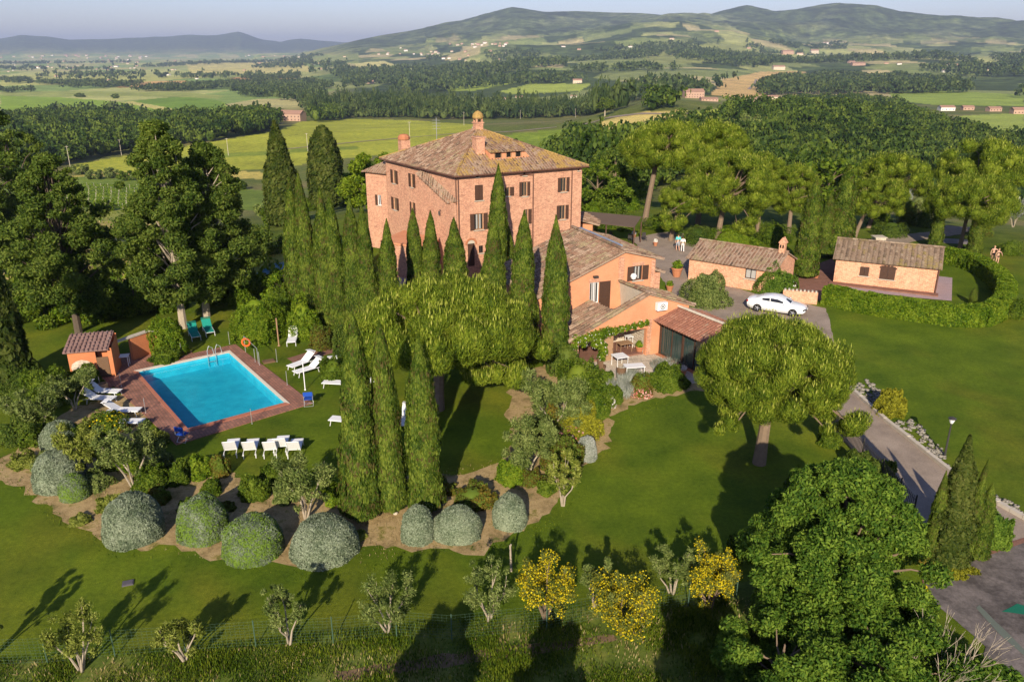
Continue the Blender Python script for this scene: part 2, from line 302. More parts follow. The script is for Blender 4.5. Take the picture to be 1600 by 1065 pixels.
# ------------------------------------------------------------------ mesh helpers
def tag(o, label=None, cat=None, group=None, kind=None):
    if label: o['label'] = label
    if cat: o['category'] = cat
    if group: o['group'] = group
    if kind: o['kind'] = kind
    return o
def empty(name, label, cat, loc=(0, 0, 0), rz=0.0, group=None, s=1.0):
    o = bpy.data.objects.new(name, None); COL.objects.link(o)
    o.location = loc; o.rotation_euler = (0, 0, rz); o.scale = (s, s, s) if isinstance(s, (int, float)) else s
    o.empty_display_size = .3
    return tag(o, label, cat, group)
def copy_tree(o, parent=None):
    c = o.copy(); COL.objects.link(c); c.parent = parent
    for ch in o.children: copy_tree(ch, c)
    return c
class MB:
    def __init__(s, org=(0, 0, 0)): s.v = []; s.f = []; s.o = org; s.mi = []; s.m = 0
    def add(s, vs, fs):
        b = len(s.v); s.v.extend([(x-s.o[0], y-s.o[1], z-s.o[2]) for x, y, z in vs])
        s.f.extend([tuple(i+b for i in f) for f in fs]); s.mi.extend([s.m]*len(fs)); return s
    def poly(s, vs): return s.add(vs, [tuple(range(len(vs)))])
    def box(s, c, d, rz=0, tilt=None):
        X, Y, Z = d[0]/2, d[1]/2, d[2]/2; vs = []
        for x, y, z in ((-X,-Y,-Z),(X,-Y,-Z),(X,Y,-Z),(-X,Y,-Z),(-X,-Y,Z),(X,-Y,Z),(X,Y,Z),(-X,Y,Z)):
            if tilt: x, z = x*math.cos(tilt)+z*math.sin(tilt), -x*math.sin(tilt)+z*math.cos(tilt)
            vs.append((c[0]+x*math.cos(rz)-y*math.sin(rz), c[1]+x*math.sin(rz)+y*math.cos(rz), c[2]+z))
        return s.add(vs, [(0,3,2,1),(4,5,6,7),(0,1,5,4),(1,2,6,5),(2,3,7,6),(3,0,4,7)])
    def prism(s, pts, z0, z1):
        n = len(pts); a = sum(pts[i][0]*pts[(i+1) % n][1]-pts[(i+1) % n][0]*pts[i][1] for i in range(n))
        if a < 0: pts = pts[::-1]
        vs = [(x, y, z0) for x, y in pts]+[(x, y, z1) for x, y in pts]
        return s.add(vs, [tuple(range(n))[::-1], tuple(range(n, 2*n))]+[(i, (i+1) % n, n+(i+1) % n, n+i) for i in range(n)])
    def slab(s, quad, th):
        """thicken a planar 3-D polygon downwards along its normal"""
        a, b, c = map(Vector, quad[:3]); nn = (b-a).cross(c-a).normalized()
        if nn.z < 0: quad = quad[::-1]; nn = -nn
        n = len(quad); lo = [tuple(Vector(q)-nn*th) for q in quad]
        return s.add(list(map(tuple, quad))+lo, [tuple(range(n)), tuple(range(n, 2*n))[::-1]]+[(i, n+i, n+(i+1) % n, (i+1) % n) for i in range(n)])
    def tube(s, pts, rad, n=6, cap=True):
        pts = [Vector(p) for p in pts]
        if isinstance(rad, (int, float)): rad = [rad]*len(pts)
        vs = []; fs = []; ref = None
        for i, p in enumerate(pts):
            d = (pts[min(i+1, len(pts)-1)]-pts[max(i-1, 0)]).normalized()
            if ref is None: ref = Vector((1, 0, 0)) if abs(d.x) < .8 else Vector((0, 1, 0))
            a = (ref-d*ref.dot(d)).normalized(); ref = a; b = d.cross(a)
            for k in range(n):
                t = 2*math.pi*k/n; vs.append(tuple(p+(a*math.cos(t)+b*math.sin(t))*rad[i]))
        for i in range(len(pts)-1):
            for k in range(n): fs.append((i*n+k, i*n+(k+1) % n, (i+1)*n+(k+1) % n, (i+1)*n+k))
        if cap: fs += [tuple(range(n))[::-1], tuple(range((len(pts)-1)*n, len(pts)*n))]
        return s.add(vs, fs)
    def lathe(s, c, prof, n=14):
        vs = []; fs = []
        for r, z in prof:
            for k in range(n): t = 2*math.pi*k/n; vs.append((c[0]+r*math.cos(t), c[1]+r*math.sin(t), c[2]+z))
        for i in range(len(prof)-1):
            for k in range(n): fs.append((i*n+k, i*n+(k+1) % n, (i+1)*n+(k+1) % n, (i+1)*n+k))
        fs += [tuple(range(n))[::-1], tuple(range((len(prof)-1)*n, len(prof)*n))]
        return s.add(vs, fs)
    def ball(s, c, r, n=8, sz=1.0):
        return s.lathe((c[0], c[1], c[2]), [(max(.001, r*math.sin(math.pi*i/n)), -r*sz*math.cos(math.pi*i/n)) for i in range(n+1)], n+2)
    def build(s, name, mat, parent=None, smooth=False, uv=True):
        me = bpy.data.meshes.new(name); me.from_pydata(s.v, [], s.f)
        for m_ in (mat if isinstance(mat, (list, tuple)) else [mat]): me.materials.append(M[m_] if isinstance(m_, str) else m_)
        if any(s.mi): me.polygons.foreach_set('material_index', s.mi)
        if smooth: me.polygons.foreach_set('use_smooth', [True]*len(s.f))
        if uv and len(s.f):
            nl = len(me.loops); li = np.zeros(nl, int); me.loops.foreach_get('vertex_index', li)
            co = np.array(s.v)+np.array(s.o)
            nm = np.zeros(len(s.f)*3); me.polygons.foreach_get('normal', nm); nm = nm.reshape(-1, 3)
            lt = np.zeros(len(s.f), int); me.polygons.foreach_get('loop_total', lt)
            nn = np.repeat(nm, lt, axis=0)
            t = np.stack([-nn[:, 1], nn[:, 0], np.zeros(nl)], 1); l = np.linalg.norm(t, axis=1)
            t = np.where((l < .05)[:, None], np.array([1., 0, 0]), t/np.maximum(l, 1e-6)[:, None])
            b = np.cross(nn, t); p = co[li]
            u = me.uv_layers.new(name='UVMap'); u.data.foreach_set('uv', np.stack([(p*t).sum(1), (p*b).sum(1)], 1).astype(np.float32).ravel())
        o = bpy.data.objects.new(name, me); COL.objects.link(o)
        if parent is not None: o.parent = parent
        else: o.location = s.o
        return o
def fast_mesh(name, V, F, mats, mi=None, smooth=False):
    """V (n,3), F (m,4) quads"""
    me = bpy.data.meshes.new(name); n = len(V); k = F.shape[1]; m_ = len(F)
    me.vertices.add(n); me.vertices.foreach_set('co', V.astype(np.float32).ravel())
    me.loops.add(m_*k); me.loops.foreach_set('vertex_index', F.astype(np.int32).ravel())
    me.polygons.add(m_); me.polygons.foreach_set('loop_start', np.arange(0, m_*k, k, dtype=np.int32))
    me.polygons.foreach_set('loop_total', np.full(m_, k, np.int32))
    for t in mats: me.materials.append(M[t])
    if mi is not None: me.polygons.foreach_set('material_index', mi.astype(np.int32))
    if smooth: me.polygons.foreach_set('use_smooth', np.ones(m_, bool))
    me.update(calc_edges=True); return me
def link(name, me, parent=None, loc=None):
    o = bpy.data.objects.new(name, me); COL.objects.link(o)
    if parent is not None: o.parent = parent
    if loc is not None: o.location = loc
    return o
def unit(a): return a/np.maximum(np.linalg.norm(a, axis=-1, keepdims=True), 1e-9)
def leaves(P, Nr, L, W, rng, axis=None, ax_mix=.0, rnd=.6):
    """diamond leaf clumps: centres P, outward Nr, half length L, half width W; returns V,F"""
    n = len(P)
    nn = unit(Nr+rng.normal(0, rnd, (n, 3)))
    a = rng.normal(0, 1, (n, 3))
    if axis is not None: a = unit(a)*(1-ax_mix)+axis*ax_mix*1.6
    a = unit(a-nn*(a*nn).sum(1, keepdims=True)); b = np.cross(nn, a)
    L = np.broadcast_to(L, (n,))[:, None]*rng.uniform(.7, 1.3, (n, 1)); W = np.broadcast_to(W, (n,))[:, None]*rng.uniform(.7, 1.3, (n, 1))
    V = np.stack([P-a*L, P+b*W-a*L*.15, P+a*L, P-b*W-a*L*.15], 1).reshape(-1, 3)
    return V, np.arange(n*4).reshape(-1, 4)
def sphere_pts(n, rng):
    return unit(rng.normal(0, 1, (n, 3)))
_ico = None
def lowball(c, r, sz, rng, seg=7):
    """rough little inner core of a leaf clump"""
    V = []; F = []
    for i in range(1, seg-1):
        for k in range(seg):
            th = math.pi*i/(seg-1); ph = 2*math.pi*k/seg+.3*i; q = r*rng.uniform(.8, 1.1)
            V.append((c[0]+q*math.sin(th)*math.cos(ph), c[1]+q*math.sin(th)*math.sin(ph), c[2]+q*sz*math.cos(th)))
    for i in range(seg-3):
        for k in range(seg): F.append((i*seg+k, (i+1)*seg+k, (i+1)*seg+(k+1) % seg, i*seg+(k+1) % seg))
    return np.array(V), np.array(F)
def merge(parts):
    V = []; F = []; b = 0
    for v, f in parts: V.append(v); F.append(f+b); b += len(v)
    return np.concatenate(V), np.concatenate(F)

# ------------------------------------------------------------------ the ground: one sheet to the horizon
POOL = [(-24.7, 48.7), (-19.9, 52.25), (-13.7, 43.8), (-18.2, 40.3)]
def inside(px, py, poly):
    px = np.asarray(px, float); py = np.asarray(py, float); r = np.zeros(px.shape, bool); n = len(poly)
    for i in range(n):
        x0, y0 = poly[i]; x1, y1 = poly[(i+1) % n]
        if y0 == y1: continue
        r ^= ((y0 > py) != (y1 > py)) & (px < (x1-x0)*(py-y0)/(y1-y0)+x0)
    return r
def grow(poly, d):
    cx = sum(p[0] for p in poly)/len(poly); cy = sum(p[1] for p in poly)/len(poly)
    return [(cx+(x-cx)*(1+d/math.hypot(x-cx, y-cy)), cy+(y-cy)*(1+d/math.hypot(x-cx, y-cy))) for x, y in poly]
FIELDS = [  # (outline of the field as surveyed in the photograph, colour of its crop)
 ([(0,330),(120,318),(250,325),(440,395),(470,450),(250,450),(0,480)], (0.281,0.308,0.069)),
 ([(150,345),(240,350),(250,395),(190,420),(120,390)], (0.428,0.356,0.116)),
 ([(0,280),(110,275),(250,282),(430,300),(430,330),(250,325),(0,330)], (0.173,0.244,0.041)),
 ([(110,276),(240,262),(440,270),(440,280),(240,276)], (0.544,0.454,0.127)),
 ([(100,268),(120,256),(200,243),(320,224),(440,203),(470,190),(560,186),(640,188),(740,194),(780,212),(740,235),(560,245),(420,264),(230,268)], (0.387,0.413,0.053)),
 ([(230,248),(420,236),(560,228),(560,234),(420,242),(230,254)], (0.215,0.276,0.041)),
 ([(740,215),(900,200),(960,200),(960,240),(860,250),(760,240)], (0.198,0.276,0.035)),
 ([(925,200),(950,186),(1000,175),(1070,172),(1090,177),(1010,190),(960,205)], (0.593,0.486,0.173)),
 ([(920,228),(1000,196),(1100,186),(1190,184),(1250,200),(1180,218),(1080,218),(1000,228),(940,244)], (0.244,0.300,0.063)),
 ([(1215,236),(1300,223),(1335,240),(1260,252)], (0.268,0.324,0.063)),
 ([(1060,176),(1130,170),(1250,172),(1200,182),(1110,186)], (0.362,0.438,0.058)),
 ([(0,150),(90,152),(200,160),(290,152),(350,160),(360,176),(250,186),(180,174),(60,178),(0,178)], (0.255,0.380,0.041)),
 ([(195,158),(290,150),(345,158),(352,170),(262,172),(215,163)], (0.182,0.300,0.035)),
 ([(190,160),(205,158),(280,172),(262,175)], (0.544,0.503,0.173)),
 ([(0,143),(300,145),(350,150),(340,154),(290,152),(150,150),(0,149)], (0.329,0.373,0.104)),
 ([(360,121),(470,117),(440,136),(360,136)], (0.560,0.324,0.127)),
 ([(200,128),(290,126),(290,138),(180,137)], (0.593,0.373,0.139)),
 ([(290,100),(470,92),(490,112),(300,118)], (0.600,0.535,0.196)),
 ([(0,120),(150,112),(330,120),(200,130),(0,134)], (0.494,0.503,0.150)),
 ([(680,130),(760,125),(812,128),(740,142),(700,142)], (0.329,0.421,0.069)),
 ([(780,143),(830,131),(925,131),(905,143),(800,148)], (0.362,0.438,0.081)),
 ([(1110,148),(1130,124),(1190,112),(1262,112),(1240,126),(1190,150),(1150,154)], (0.600,0.421,0.185)),
 ([(1385,146),(1470,142),(1600,148),(1600,166),(1460,164),(1410,158)], (0.281,0.373,0.069)),
 ([(1490,182),(1600,176),(1600,206),(1540,202)], (0.314,0.389,0.081)),
 ([(550,100),(600,95),(618,102),(570,112)], (0.600,0.550,0.231)),
 ([(670,104),(720,102),(716,114),(680,112)], (0.461,0.518,0.104)),
 ([(1000,84),(1120,66),(1180,68),(1190,88),(1080,100),(1000,98)], (0.281,0.308,0.104)),
 ([(900,98),(1000,84),(1010,98),(920,112)], (0.248,0.292,0.092)),
]
def build_ground():
    az = np.radians(np.concatenate([np.arange(-180, -44, 4), np.arange(-44, 44.01, .11), np.arange(48, 177, 4)]))
    r = np.unique(np.concatenate([np.exp(np.linspace(math.log(4.5), math.log(23000), 520)), np.arange(42, 58, .2)]))
    A, Rr = np.meshgrid(az, r); X = Rr*np.sin(A); Y = Rr*np.cos(A); Z = tz(X, Y)
    Z = Z+np.where(Rr < 90, (fbm(X/6, Y/6, 3, 9)-.5)*.0, 0)
    ins = inside(X, Y, grow(POOL, .5)); Z = np.where(ins, -2.2, Z)
    nR, nA = X.shape
    V = np.stack([X, Y, Z], -1).reshape(-1, 3); V = np.concatenate([V, [[0, 0, 0]]])
    idx = np.arange(nR*nA).reshape(nR, nA); j2 = np.roll(idx, -1, axis=1)
    F = np.stack([idx[:-1], j2[:-1], j2[1:], idx[1:]], -1).reshape(-1, 4)[:, ::-1]
    cen = np.stack([np.full(nA, nR*nA), j2[0], idx[0], idx[0]], -1)
    me = fast_mesh('ground', V, F, ['ground'], smooth=True)
    px, py, dep = proj(V[:, 0], V[:, 1], V[:, 2]); ok = dep > 1
    rr = np.hypot(V[:, 0], V[:, 1])
    n1 = fbm(V[:, 0]/35, V[:, 1]/35, 4, 3); n2 = fbm(V[:, 0]/4, V[:, 1]/4, 4, 8)
    lawn = np.array([.096, .150, .011]); rough = np.array([.13, .16, .04]); dry = np.array([.24, .21, .09])
    n3 = fbm((V[:, 0]*.8+V[:, 1]*.6)/1.6, (V[:, 1]*.8-V[:, 0]*.6)/9, 3, 14); k = np.clip((n2*.6+n1*.5+n3*.35-.56)*3.2, 0, 1.3)[:, None]
    c = lawn*(.88+.3*n1[:, None])*(1-.35*k)+np.array([.165, .125, .018])*.5*k
    t = np.clip((rr-92)/40, 0, 1)[:, None]
    c = c*(1-t)+(rough*(1-np.clip((n1-.4)*3, 0, 1))[:, None]+dry*np.clip((n1-.4)*3, 0, 1)[:, None])*t
    # farmland far off: a patchwork of fields and woods
    g = np.where((rr > 2300) & (np.arctan2(V[:, 0], V[:, 1]) > px2az(560)), 170., 260.)
    bx = V[:, 0]/g+.25*fbm(V[:, 0]/400, V[:, 1]/400, 3, 2); by = V[:, 1]/(g*1.5)+.25*fbm(V[:, 0]/400, V[:, 1]/400, 3, 4)
    best = np.full(len(V), 9.); idc = np.zeros(len(V), np.int64)
    xi = np.floor(bx).astype(np.int64); yi = np.floor(by).astype(np.int64)
    for dx in (-1, 0, 1):
        for dy in (-1, 0, 1):
            cx = xi+dx; cy = yi+dy; h1 = ((cx*73856093) ^ (cy*19349663)) & 0xffff; h2 = ((cx*83492791) ^ (cy*2971215073)) & 0xffff
            d = (bx-cx-h1/65535.)**2+(by-cy-h2/65535.)**2; b = d < best; best = np.where(b, d, best); idc = np.where(b, (h1*7+h2*13) & 1023, idc)
    pal_plain = np.array([(.36,.41,.12),(.62,.53,.24),(.50,.46,.20),(.66,.56,.29),(.24,.34,.09),(.58,.38,.20),(.46,.48,.17),(.66,.60,.30)])
    pal_hill = np.array([(.060,.090,.032),(.15,.185,.07),(.24,.28,.10),(.065,.095,.032),(.36,.38,.15),(.07,.10,.035),(.22,.27,.09),(.46,.40,.21)])
    pp = pal_plain[idc % 8]; ph = pal_hill[(idc//8) % 8]
    left = np.clip((px2az(560)-np.arctan2(V[:, 0], V[:, 1]))/.08, 0, 1)
    far = np.clip((rr-11500)/1500, 0, 1)
    wood = np.array([.075, .100, .042])
    farc = pp*left[:, None]+ph*(1-left[:, None])
    hi = np.clip((rr-5200)/700+2*(n1-.5), 0, 1)*(1-left)
    nn = fbm(V[:, 0]/260, V[:, 1]/260, 4, 31)
    woodc = wood*(.25+1.5*fbm(V[:, 0]/110, V[:, 1]/110, 5, 12))[:, None]+np.clip((nn-.50)*5, 0, 1)[:, None]*np.array([.10, .105, .06])
    farc = farc*(1-hi[:, None])+woodc*hi[:, None]
    farc = farc*(1-far[:, None])+wood*far[:, None]
    t = np.clip((rr-1050)/250, 0, 1)[:, None]; c = c*(1-t)+farc*t
    for poly, col in FIELDS:
        m_ = inside(px+4*(n2-.5), py+1.5*(n1-.5), poly) & ok & (rr > 60)
        c[m_] = np.array(col)*(.86+.28*n1[m_])[:, None]
    ca = me.color_attributes.new('tone', 'FLOAT_COLOR', 'POINT')
    wild = np.clip((rr-1400)/900, 0, 1)*np.where(c.mean(1) < .16, 1., .35)
    ca.data.foreach_set('color', np.concatenate([c, wild[:, None]], 1).astype(np.float32).ravel())
    o = link('ground', me); tag(o, kind='structure'); return o
m, n, out = new_mat('ground')
at = N(n, 'ShaderNodeAttribute'); at.attribute_name = 'tone'
co = wpos(n)
a1 = noise(n, co, .35, 5, .6); a2 = noise(n, co, 4.5, 5, .75); a3 = noise(n, co, 24, 3, .8); a4 = noise(n, co, .02, 6, .7)
r1 = ramp(n, [(.3, (.66, .72, .7)), (.7, (1.36, 1.22, 1.1))]); n.links.new(a1.outputs['Fac'], r1.inputs[0])
r2 = ramp(n, [(.3, (.70, .74, .7)), (.7, (1.30, 1.24, 1.2))]); n.links.new(a2.outputs['Fac'], r2.inputs[0])
r3 = ramp(n, [(.32, (.62, .62, .62)), (.68, (1.38, 1.38, 1.38))]); n.links.new(a3.outputs['Fac'], r3.inputs[0])
r4 = ramp(n, [(.3, (.75, .77, .8)), (.7, (1.2, 1.2, 1.15))]); n.links.new(a4.outputs['Fac'], r4.inputs[0])
c = at.outputs['Color']
for r in (r1, r2, r3, r4): c = mix(n, 1.0, c, r.outputs[0], 'MULTIPLY')
a5 = noise(n, co, .012, 8, .78); r5 = ramp(n, [(.36, (.30, .34, .32)), (.5, (.9, .95, .9)), (.64, (2.0, 1.95, 1.7))]); n.links.new(a5.outputs['Fac'], r5.inputs[0])
c = mix(n, at.outputs['Alpha'], c, mix(n, 1.0, c, r5.outputs[0], 'MULTIPLY'))
principled(n, out, c, .95, .08, a3.outputs['Fac'], .5, .05); M['ground'] = m
build_ground()

def sheet_mat(name, stops, sc1=.8, sc2=14, rough=.95, bump=.4, bd=.03, streak=None):
    m, n, out = new_mat(name); co = wpos(n)
    t = noise(n, co, sc1, 6, .7); r = ramp(n, stops); n.links.new(t.outputs['Fac'], r.inputs[0])
    t2 = noise(n, co, sc2, 4, .8); r2 = ramp(n, [(.3, (.72, .72, .72)), (.7, (1.28, 1.28, 1.28))]); n.links.new(t2.outputs['Fac'], r2.inputs[0])
    principled(n, out, mix(n, 1., r.outputs[0], r2.outputs[0], 'MULTIPLY'), rough, .15, t2.outputs['Fac'], bump, bd); M[name] = m
sheet_mat('bed', [(.30, (.10, .12, .025)), (.42, (.27, .19, .085)), (.55, (.42, .30, .145)), (.63, (.22, .18, .05)), (.72, (.09, .13, .02))], .8)
sheet_mat('gravel', [(.35, (.25, .195, .150)), (.65, (.36, .285, .22))], .5, 22)
sheet_mat('rough_grass', [(.3, (.05, .07, .012)), (.48, (.10, .14, .02)), (.65, (.19, .19, .04)), (.8, (.20, .14, .07))], .45, 7)
sheet_mat('dirt', [(.3, (.13, .085, .05)), (.7, (.24, .16, .09))], 1.2)
sheet_mat('court', [(.35, (.07, .06, .055)), (.5, (.14, .12, .11)), (.62, (.20, .17, .155)), (.75, (.10, .08, .072))], .55, 5)
sheet_mat('redpath', [(.3, (.17, .085, .06)), (.7, (.27, .14, .10))], 1.5)
sheet_mat('mauve_paving', [(.3, (.33, .24, .24)), (.7, (.40, .30, .30))], 1.5)
sheet_mat('asphalt', [(.3, (.22, .19, .185)), (.7, (.30, .265, .255))], 1.5)
def wob(poly, amp, seg=.5, seed=0):
    rnd = random.Random(seed); out = []; n = len(poly)
    for i in range(n):
        a = poly[i]; b = poly[(i+1) % n]; L = math.dist(a, b); k = max(1, int(L/seg))
        for j in range(k):
            t = j/k; out.append((a[0]+(b[0]-a[0])*t+rnd.uniform(-amp, amp), a[1]+(b[1]-a[1])*t+rnd.uniform(-amp, amp)))
    return out
def sheet(name, pix, mat, z, amp=.0, seed=1, world=False, kind='structure'):
    pts = pix if world else [G(*p, flat=True) for p in pix]
    if amp: pts = wob(pts, amp, .45, seed)
    a = sum(pts[i][0]*pts[(i+1) % len(pts)][1]-pts[(i+1) % len(pts)][0]*pts[i][1] for i in range(len(pts)))
    if a < 0: pts = pts[::-1]
    mb = MB(); mb.poly([(x, y, z) for x, y in pts]); o = mb.build(name, mat); tag(o, kind=kind); return o
sheet('rough_strip', [(-60,1120),(-60,1030),(0,1032),(290,1012),(560,990),(706,975),(854,955),(1000,935),(1120,915),(1200,900),(1400,960),(1560,1130)], 'rough_grass', .006, .25)
sheet('dirt_track', [(520,1050),(650,1028),(780,1010),(960,990),(965,1000),(800,1028),(650,1046),(530,1064)], 'dirt', .012, .08)
sheet('planting_bed', [(-20,745),(10,712),(60,665),(110,640),(160,622),(215,612),(235,645),(215,700),(255,712),(300,735),(360,738),(420,770),(520,765),(545,745),(650,742),(740,738),(790,715),(800,690),(790,640),(800,600),(860,560),(905,560),(950,585),(1040,575),(1100,590),(1150,612),(1085,612),(1040,618),(985,634),(955,652),(948,700),(905,735),(885,760),(870,797),(800,835),(750,865),(640,858),(560,850),(500,882),(400,880),(330,872),(270,853),(215,857),(150,836),(100,812),(60,780),(25,757)], 'bed', .010, .26, 3)
sheet('driveway', [(985,372),(1040,362),(1095,368),(1100,395),(1085,430),(1190,462),(1240,470),(1290,482),(1296,500),(1318,600),(1375,648),(1450,712),(1500,752),(1560,788),(1640,835),(1640,900),(1560,880),(1480,870),(1420,800),(1345,712),(1275,648),(1200,560),(1130,512),(1060,470),(1030,430),(1010,398)], 'gravel', .010, .06, 5)
sheet('brick_path', [(1236,452),(1246,424),(1300,404),(1312,420),(1300,450),(1292,474)], 'redpath', .016, .03, 6)
sheet('patio', [(1462,431),(1488,434),(1487,470),(1440,466),(1300,450),(1300,442)], 'mauve_paving', .016)
sheet('far_lane', [(1368,372),(1470,360),(1480,352),(1530,356),(1500,366),(1440,375),(1395,384)], 'gravel', .02, .1, 8)
sheet('back_lane', [(1470,372),(1535,376),(1535,383),(1475,380)], 'asphalt', .02, .02)
sheet('paved_court', [(1440,905),(1500,882),(1600,848),(1700,870),(1700,1140),(1530,1110),(1540,1010),(1470,950)], 'court', .02, .04, 9)
sheet('paved_edge', [(1440,905),(1475,880),(1600,840),(1700,862),(1700,868),(1600,848),(1500,884),(1442,912)], 'redpath', .026)
sheet('green_stain', [(1565,955),(1590,943),(1612,950),(1600,960),(1580,957)], plain('green_sheet', (.01, .14, .08)), .028, .03, 4)
sheet('tarp_fold', [(1530,945),(1570,985),(1605,1020),(1605,1028),(1560,990),(1525,950)], plain('pale_green_sheet', (.13, .15, .12)), .028, .02, 4)
sheet('terrace', [(560,500),(600,430),(700,425),(760,415),(860,470),(860,520),(700,470)], 'mauve_paving', .014, 0)
sheet('garden_path', [(448,560),(478,551),(545,536),(548,544),(490,560),(460,568)], 'redpath', .016, .03)
# pool
def water_mat():
    m, n, out = new_mat('pool_water'); co = wpos(n)
    t = noise(n, co, 3.5, 3, .6); b = N(n, 'ShaderNodeBump'); b.inputs['Strength'].default_value = .35; b.inputs['Distance'].default_value = .05
    n.links.new(t.outputs['Fac'], b.inputs['Height'])
    tr = N(n, 'ShaderNodeBsdfTransparent'); tr.inputs[0].default_value = (.60, .96, .99, 1)
    g = N(n, 'ShaderNodeBsdfGlossy'); g.inputs['Roughness'].default_value = .05; n.links.new(b.outputs[0], g.inputs['Normal'])
    lwt = N(n, 'ShaderNodeLayerWeight'); lwt.inputs[0].default_value = .5; n.links.new(b.outputs[0], lwt.inputs['Normal']); f1 = N(n, 'ShaderNodeMath', operation='POWER'); n.links.new(lwt.outputs['Facing'], f1.inputs[0]); f1.inputs[1].default_value = 4; f = N(n, 'ShaderNodeMath', operation='MULTIPLY_ADD'); n.links.new(f1.outputs[0], f.inputs[0]); f.inputs[1].default_value = .6; f.inputs[2].default_value = .02
    mx = N(n, 'ShaderNodeMixShader'); n.links.new(f.outputs[0], mx.inputs[0]); n.links.new(tr.outputs[0], mx.inputs[1]); n.links.new(g.outputs[0], mx.inputs[2])
    n.links.new(mx.outputs[0], out.inputs[0]); M['water'] = m
water_mat()
m, n, out = new_mat('pool_floor'); t = noise(n, wpos(n), 1.3, 4, .6); r = ramp(n, [(.35, (.030, .37, .51)), (.65, (.05, .47, .60))]); n.links.new(t.outputs['Fac'], r.inputs[0]); principled(n, out, r.outputs[0], .6, .2); M['poolfloor'] = m
def brick_paving():
    m, n, out = new_mat('brick_paving'); b = N(n, 'ShaderNodeTexBrick')
    mp = N(n, 'ShaderNodeMapping'); mp.inputs['Rotation'].default_value = (0, 0, R_(54)); n.links.new(wpos(n), mp.inputs['Vector']); n.links.new(mp.outputs[0], b.inputs['Vector'])
    b.inputs['Scale'].default_value = 1; b.inputs['Brick Width'].default_value = .34; b.inputs['Row Height'].default_value = .17; b.inputs['Mortar Size'].default_value = .015
    b.inputs['Color1'].default_value = (.36, .17, .115, 1); b.inputs['Color2'].default_value = (.25, .125, .09, 1); b.inputs['Mortar'].default_value = (.17, .11, .085, 1)
    t = noise(n, wpos(n), .8, 5, .7); r = ramp(n, [(.3, (.7, .68, .68)), (.7, (1.25, 1.2, 1.2))]); n.links.new(t.outputs['Fac'], r.inputs[0])
    principled(n, out, mix(n, 1., b.outputs[0], r.outputs[0], 'MULTIPLY'), .85, .2, b.outputs['Fac'], -.2, .02); M['paving'] = m
brick_paving()
DECK = [(-27.2, 48.6), (-20.0, 54.0), (-12.0, 43.8), (-18.1, 38.4)]
pc = (sum(p[0] for p in POOL)/4, sum(p[1] for p in POOL)/4)
mb = MB((pc[0], pc[1], 0)); PO = grow(POOL, .01)
for i in range(4):
    j = (i+1) % 4; a, b, c_, d_ = DECK[i], DECK[j], PO[j], PO[i]
    mb.add([(a[0], a[1], .05), (b[0], b[1], .05), (c_[0], c_[1], .05), (d_[0], d_[1], .05)], [(3, 2, 1, 0)])
    mb.add([(a[0], a[1], -.1), (b[0], b[1], -.1), (b[0], b[1], .05), (a[0], a[1], .05)], [(0, 1, 2, 3)])
tag(mb.build('pool_deck', 'paving'), kind='structure')
sheet('shed_paving', [(100,590),(165,556),(232,548),(300,548),(300,556),(215,582),(186,600),(160,612),(120,600)], 'paving', .03, .0)
pool = empty('swimming_pool', 'rectangular turquoise swimming pool set in brick paving', 'swimming pool', (pc[0], pc[1], 0))
mb = MB((pc[0], pc[1], 0)); zb = -.75
mb.poly([(x, y, zb) for x, y in POOL[::-1]])
for i in range(4):
    a, b = POOL[i], POOL[(i+1) % 4]; mb.poly([(b[0], b[1], zb), (a[0], a[1], zb), (a[0], a[1], .05), (b[0], b[1], .05)][::-1])
mb.build('basin', 'poolfloor', pool)
mb = MB((pc[0], pc[1], 0)); mb.poly([(x, y, -.12) for x, y in POOL[::-1]]); mb.build('water', 'water', pool)
M['coping_white'] = plain('pale_coping', (.72, .62, .50), .7, .3, .1, 4); M['coping_red'] = plain('red_coping', (.42, .16, .10), .8, .2, .15, 4)
for i in range(4):
    a, b = POOL[i], POOL[(i+1) % 4]; g2 = grow(POOL, .42); c_, d_ = g2[(i+1) % 4], g2[i]
    mb = MB((pc[0], pc[1], 0)); mb.slab([(a[0], a[1], .085), (b[0], b[1], .085), (c_[0], c_[1], .085), (d_[0], d_[1], .085)], .06)
    mb.build('coping', 'coping_white' if i in (0, 1) else 'coping_red', pool)
mb = MB((pc[0], pc[1], 0))
lx, ly = G(352, 556, flat=True); d = np.array([POOL[1][0]-POOL[0][0], POOL[1][1]-POOL[0][1]]); d = d/np.linalg.norm(d); e = np.array([d[1], -d[0]])
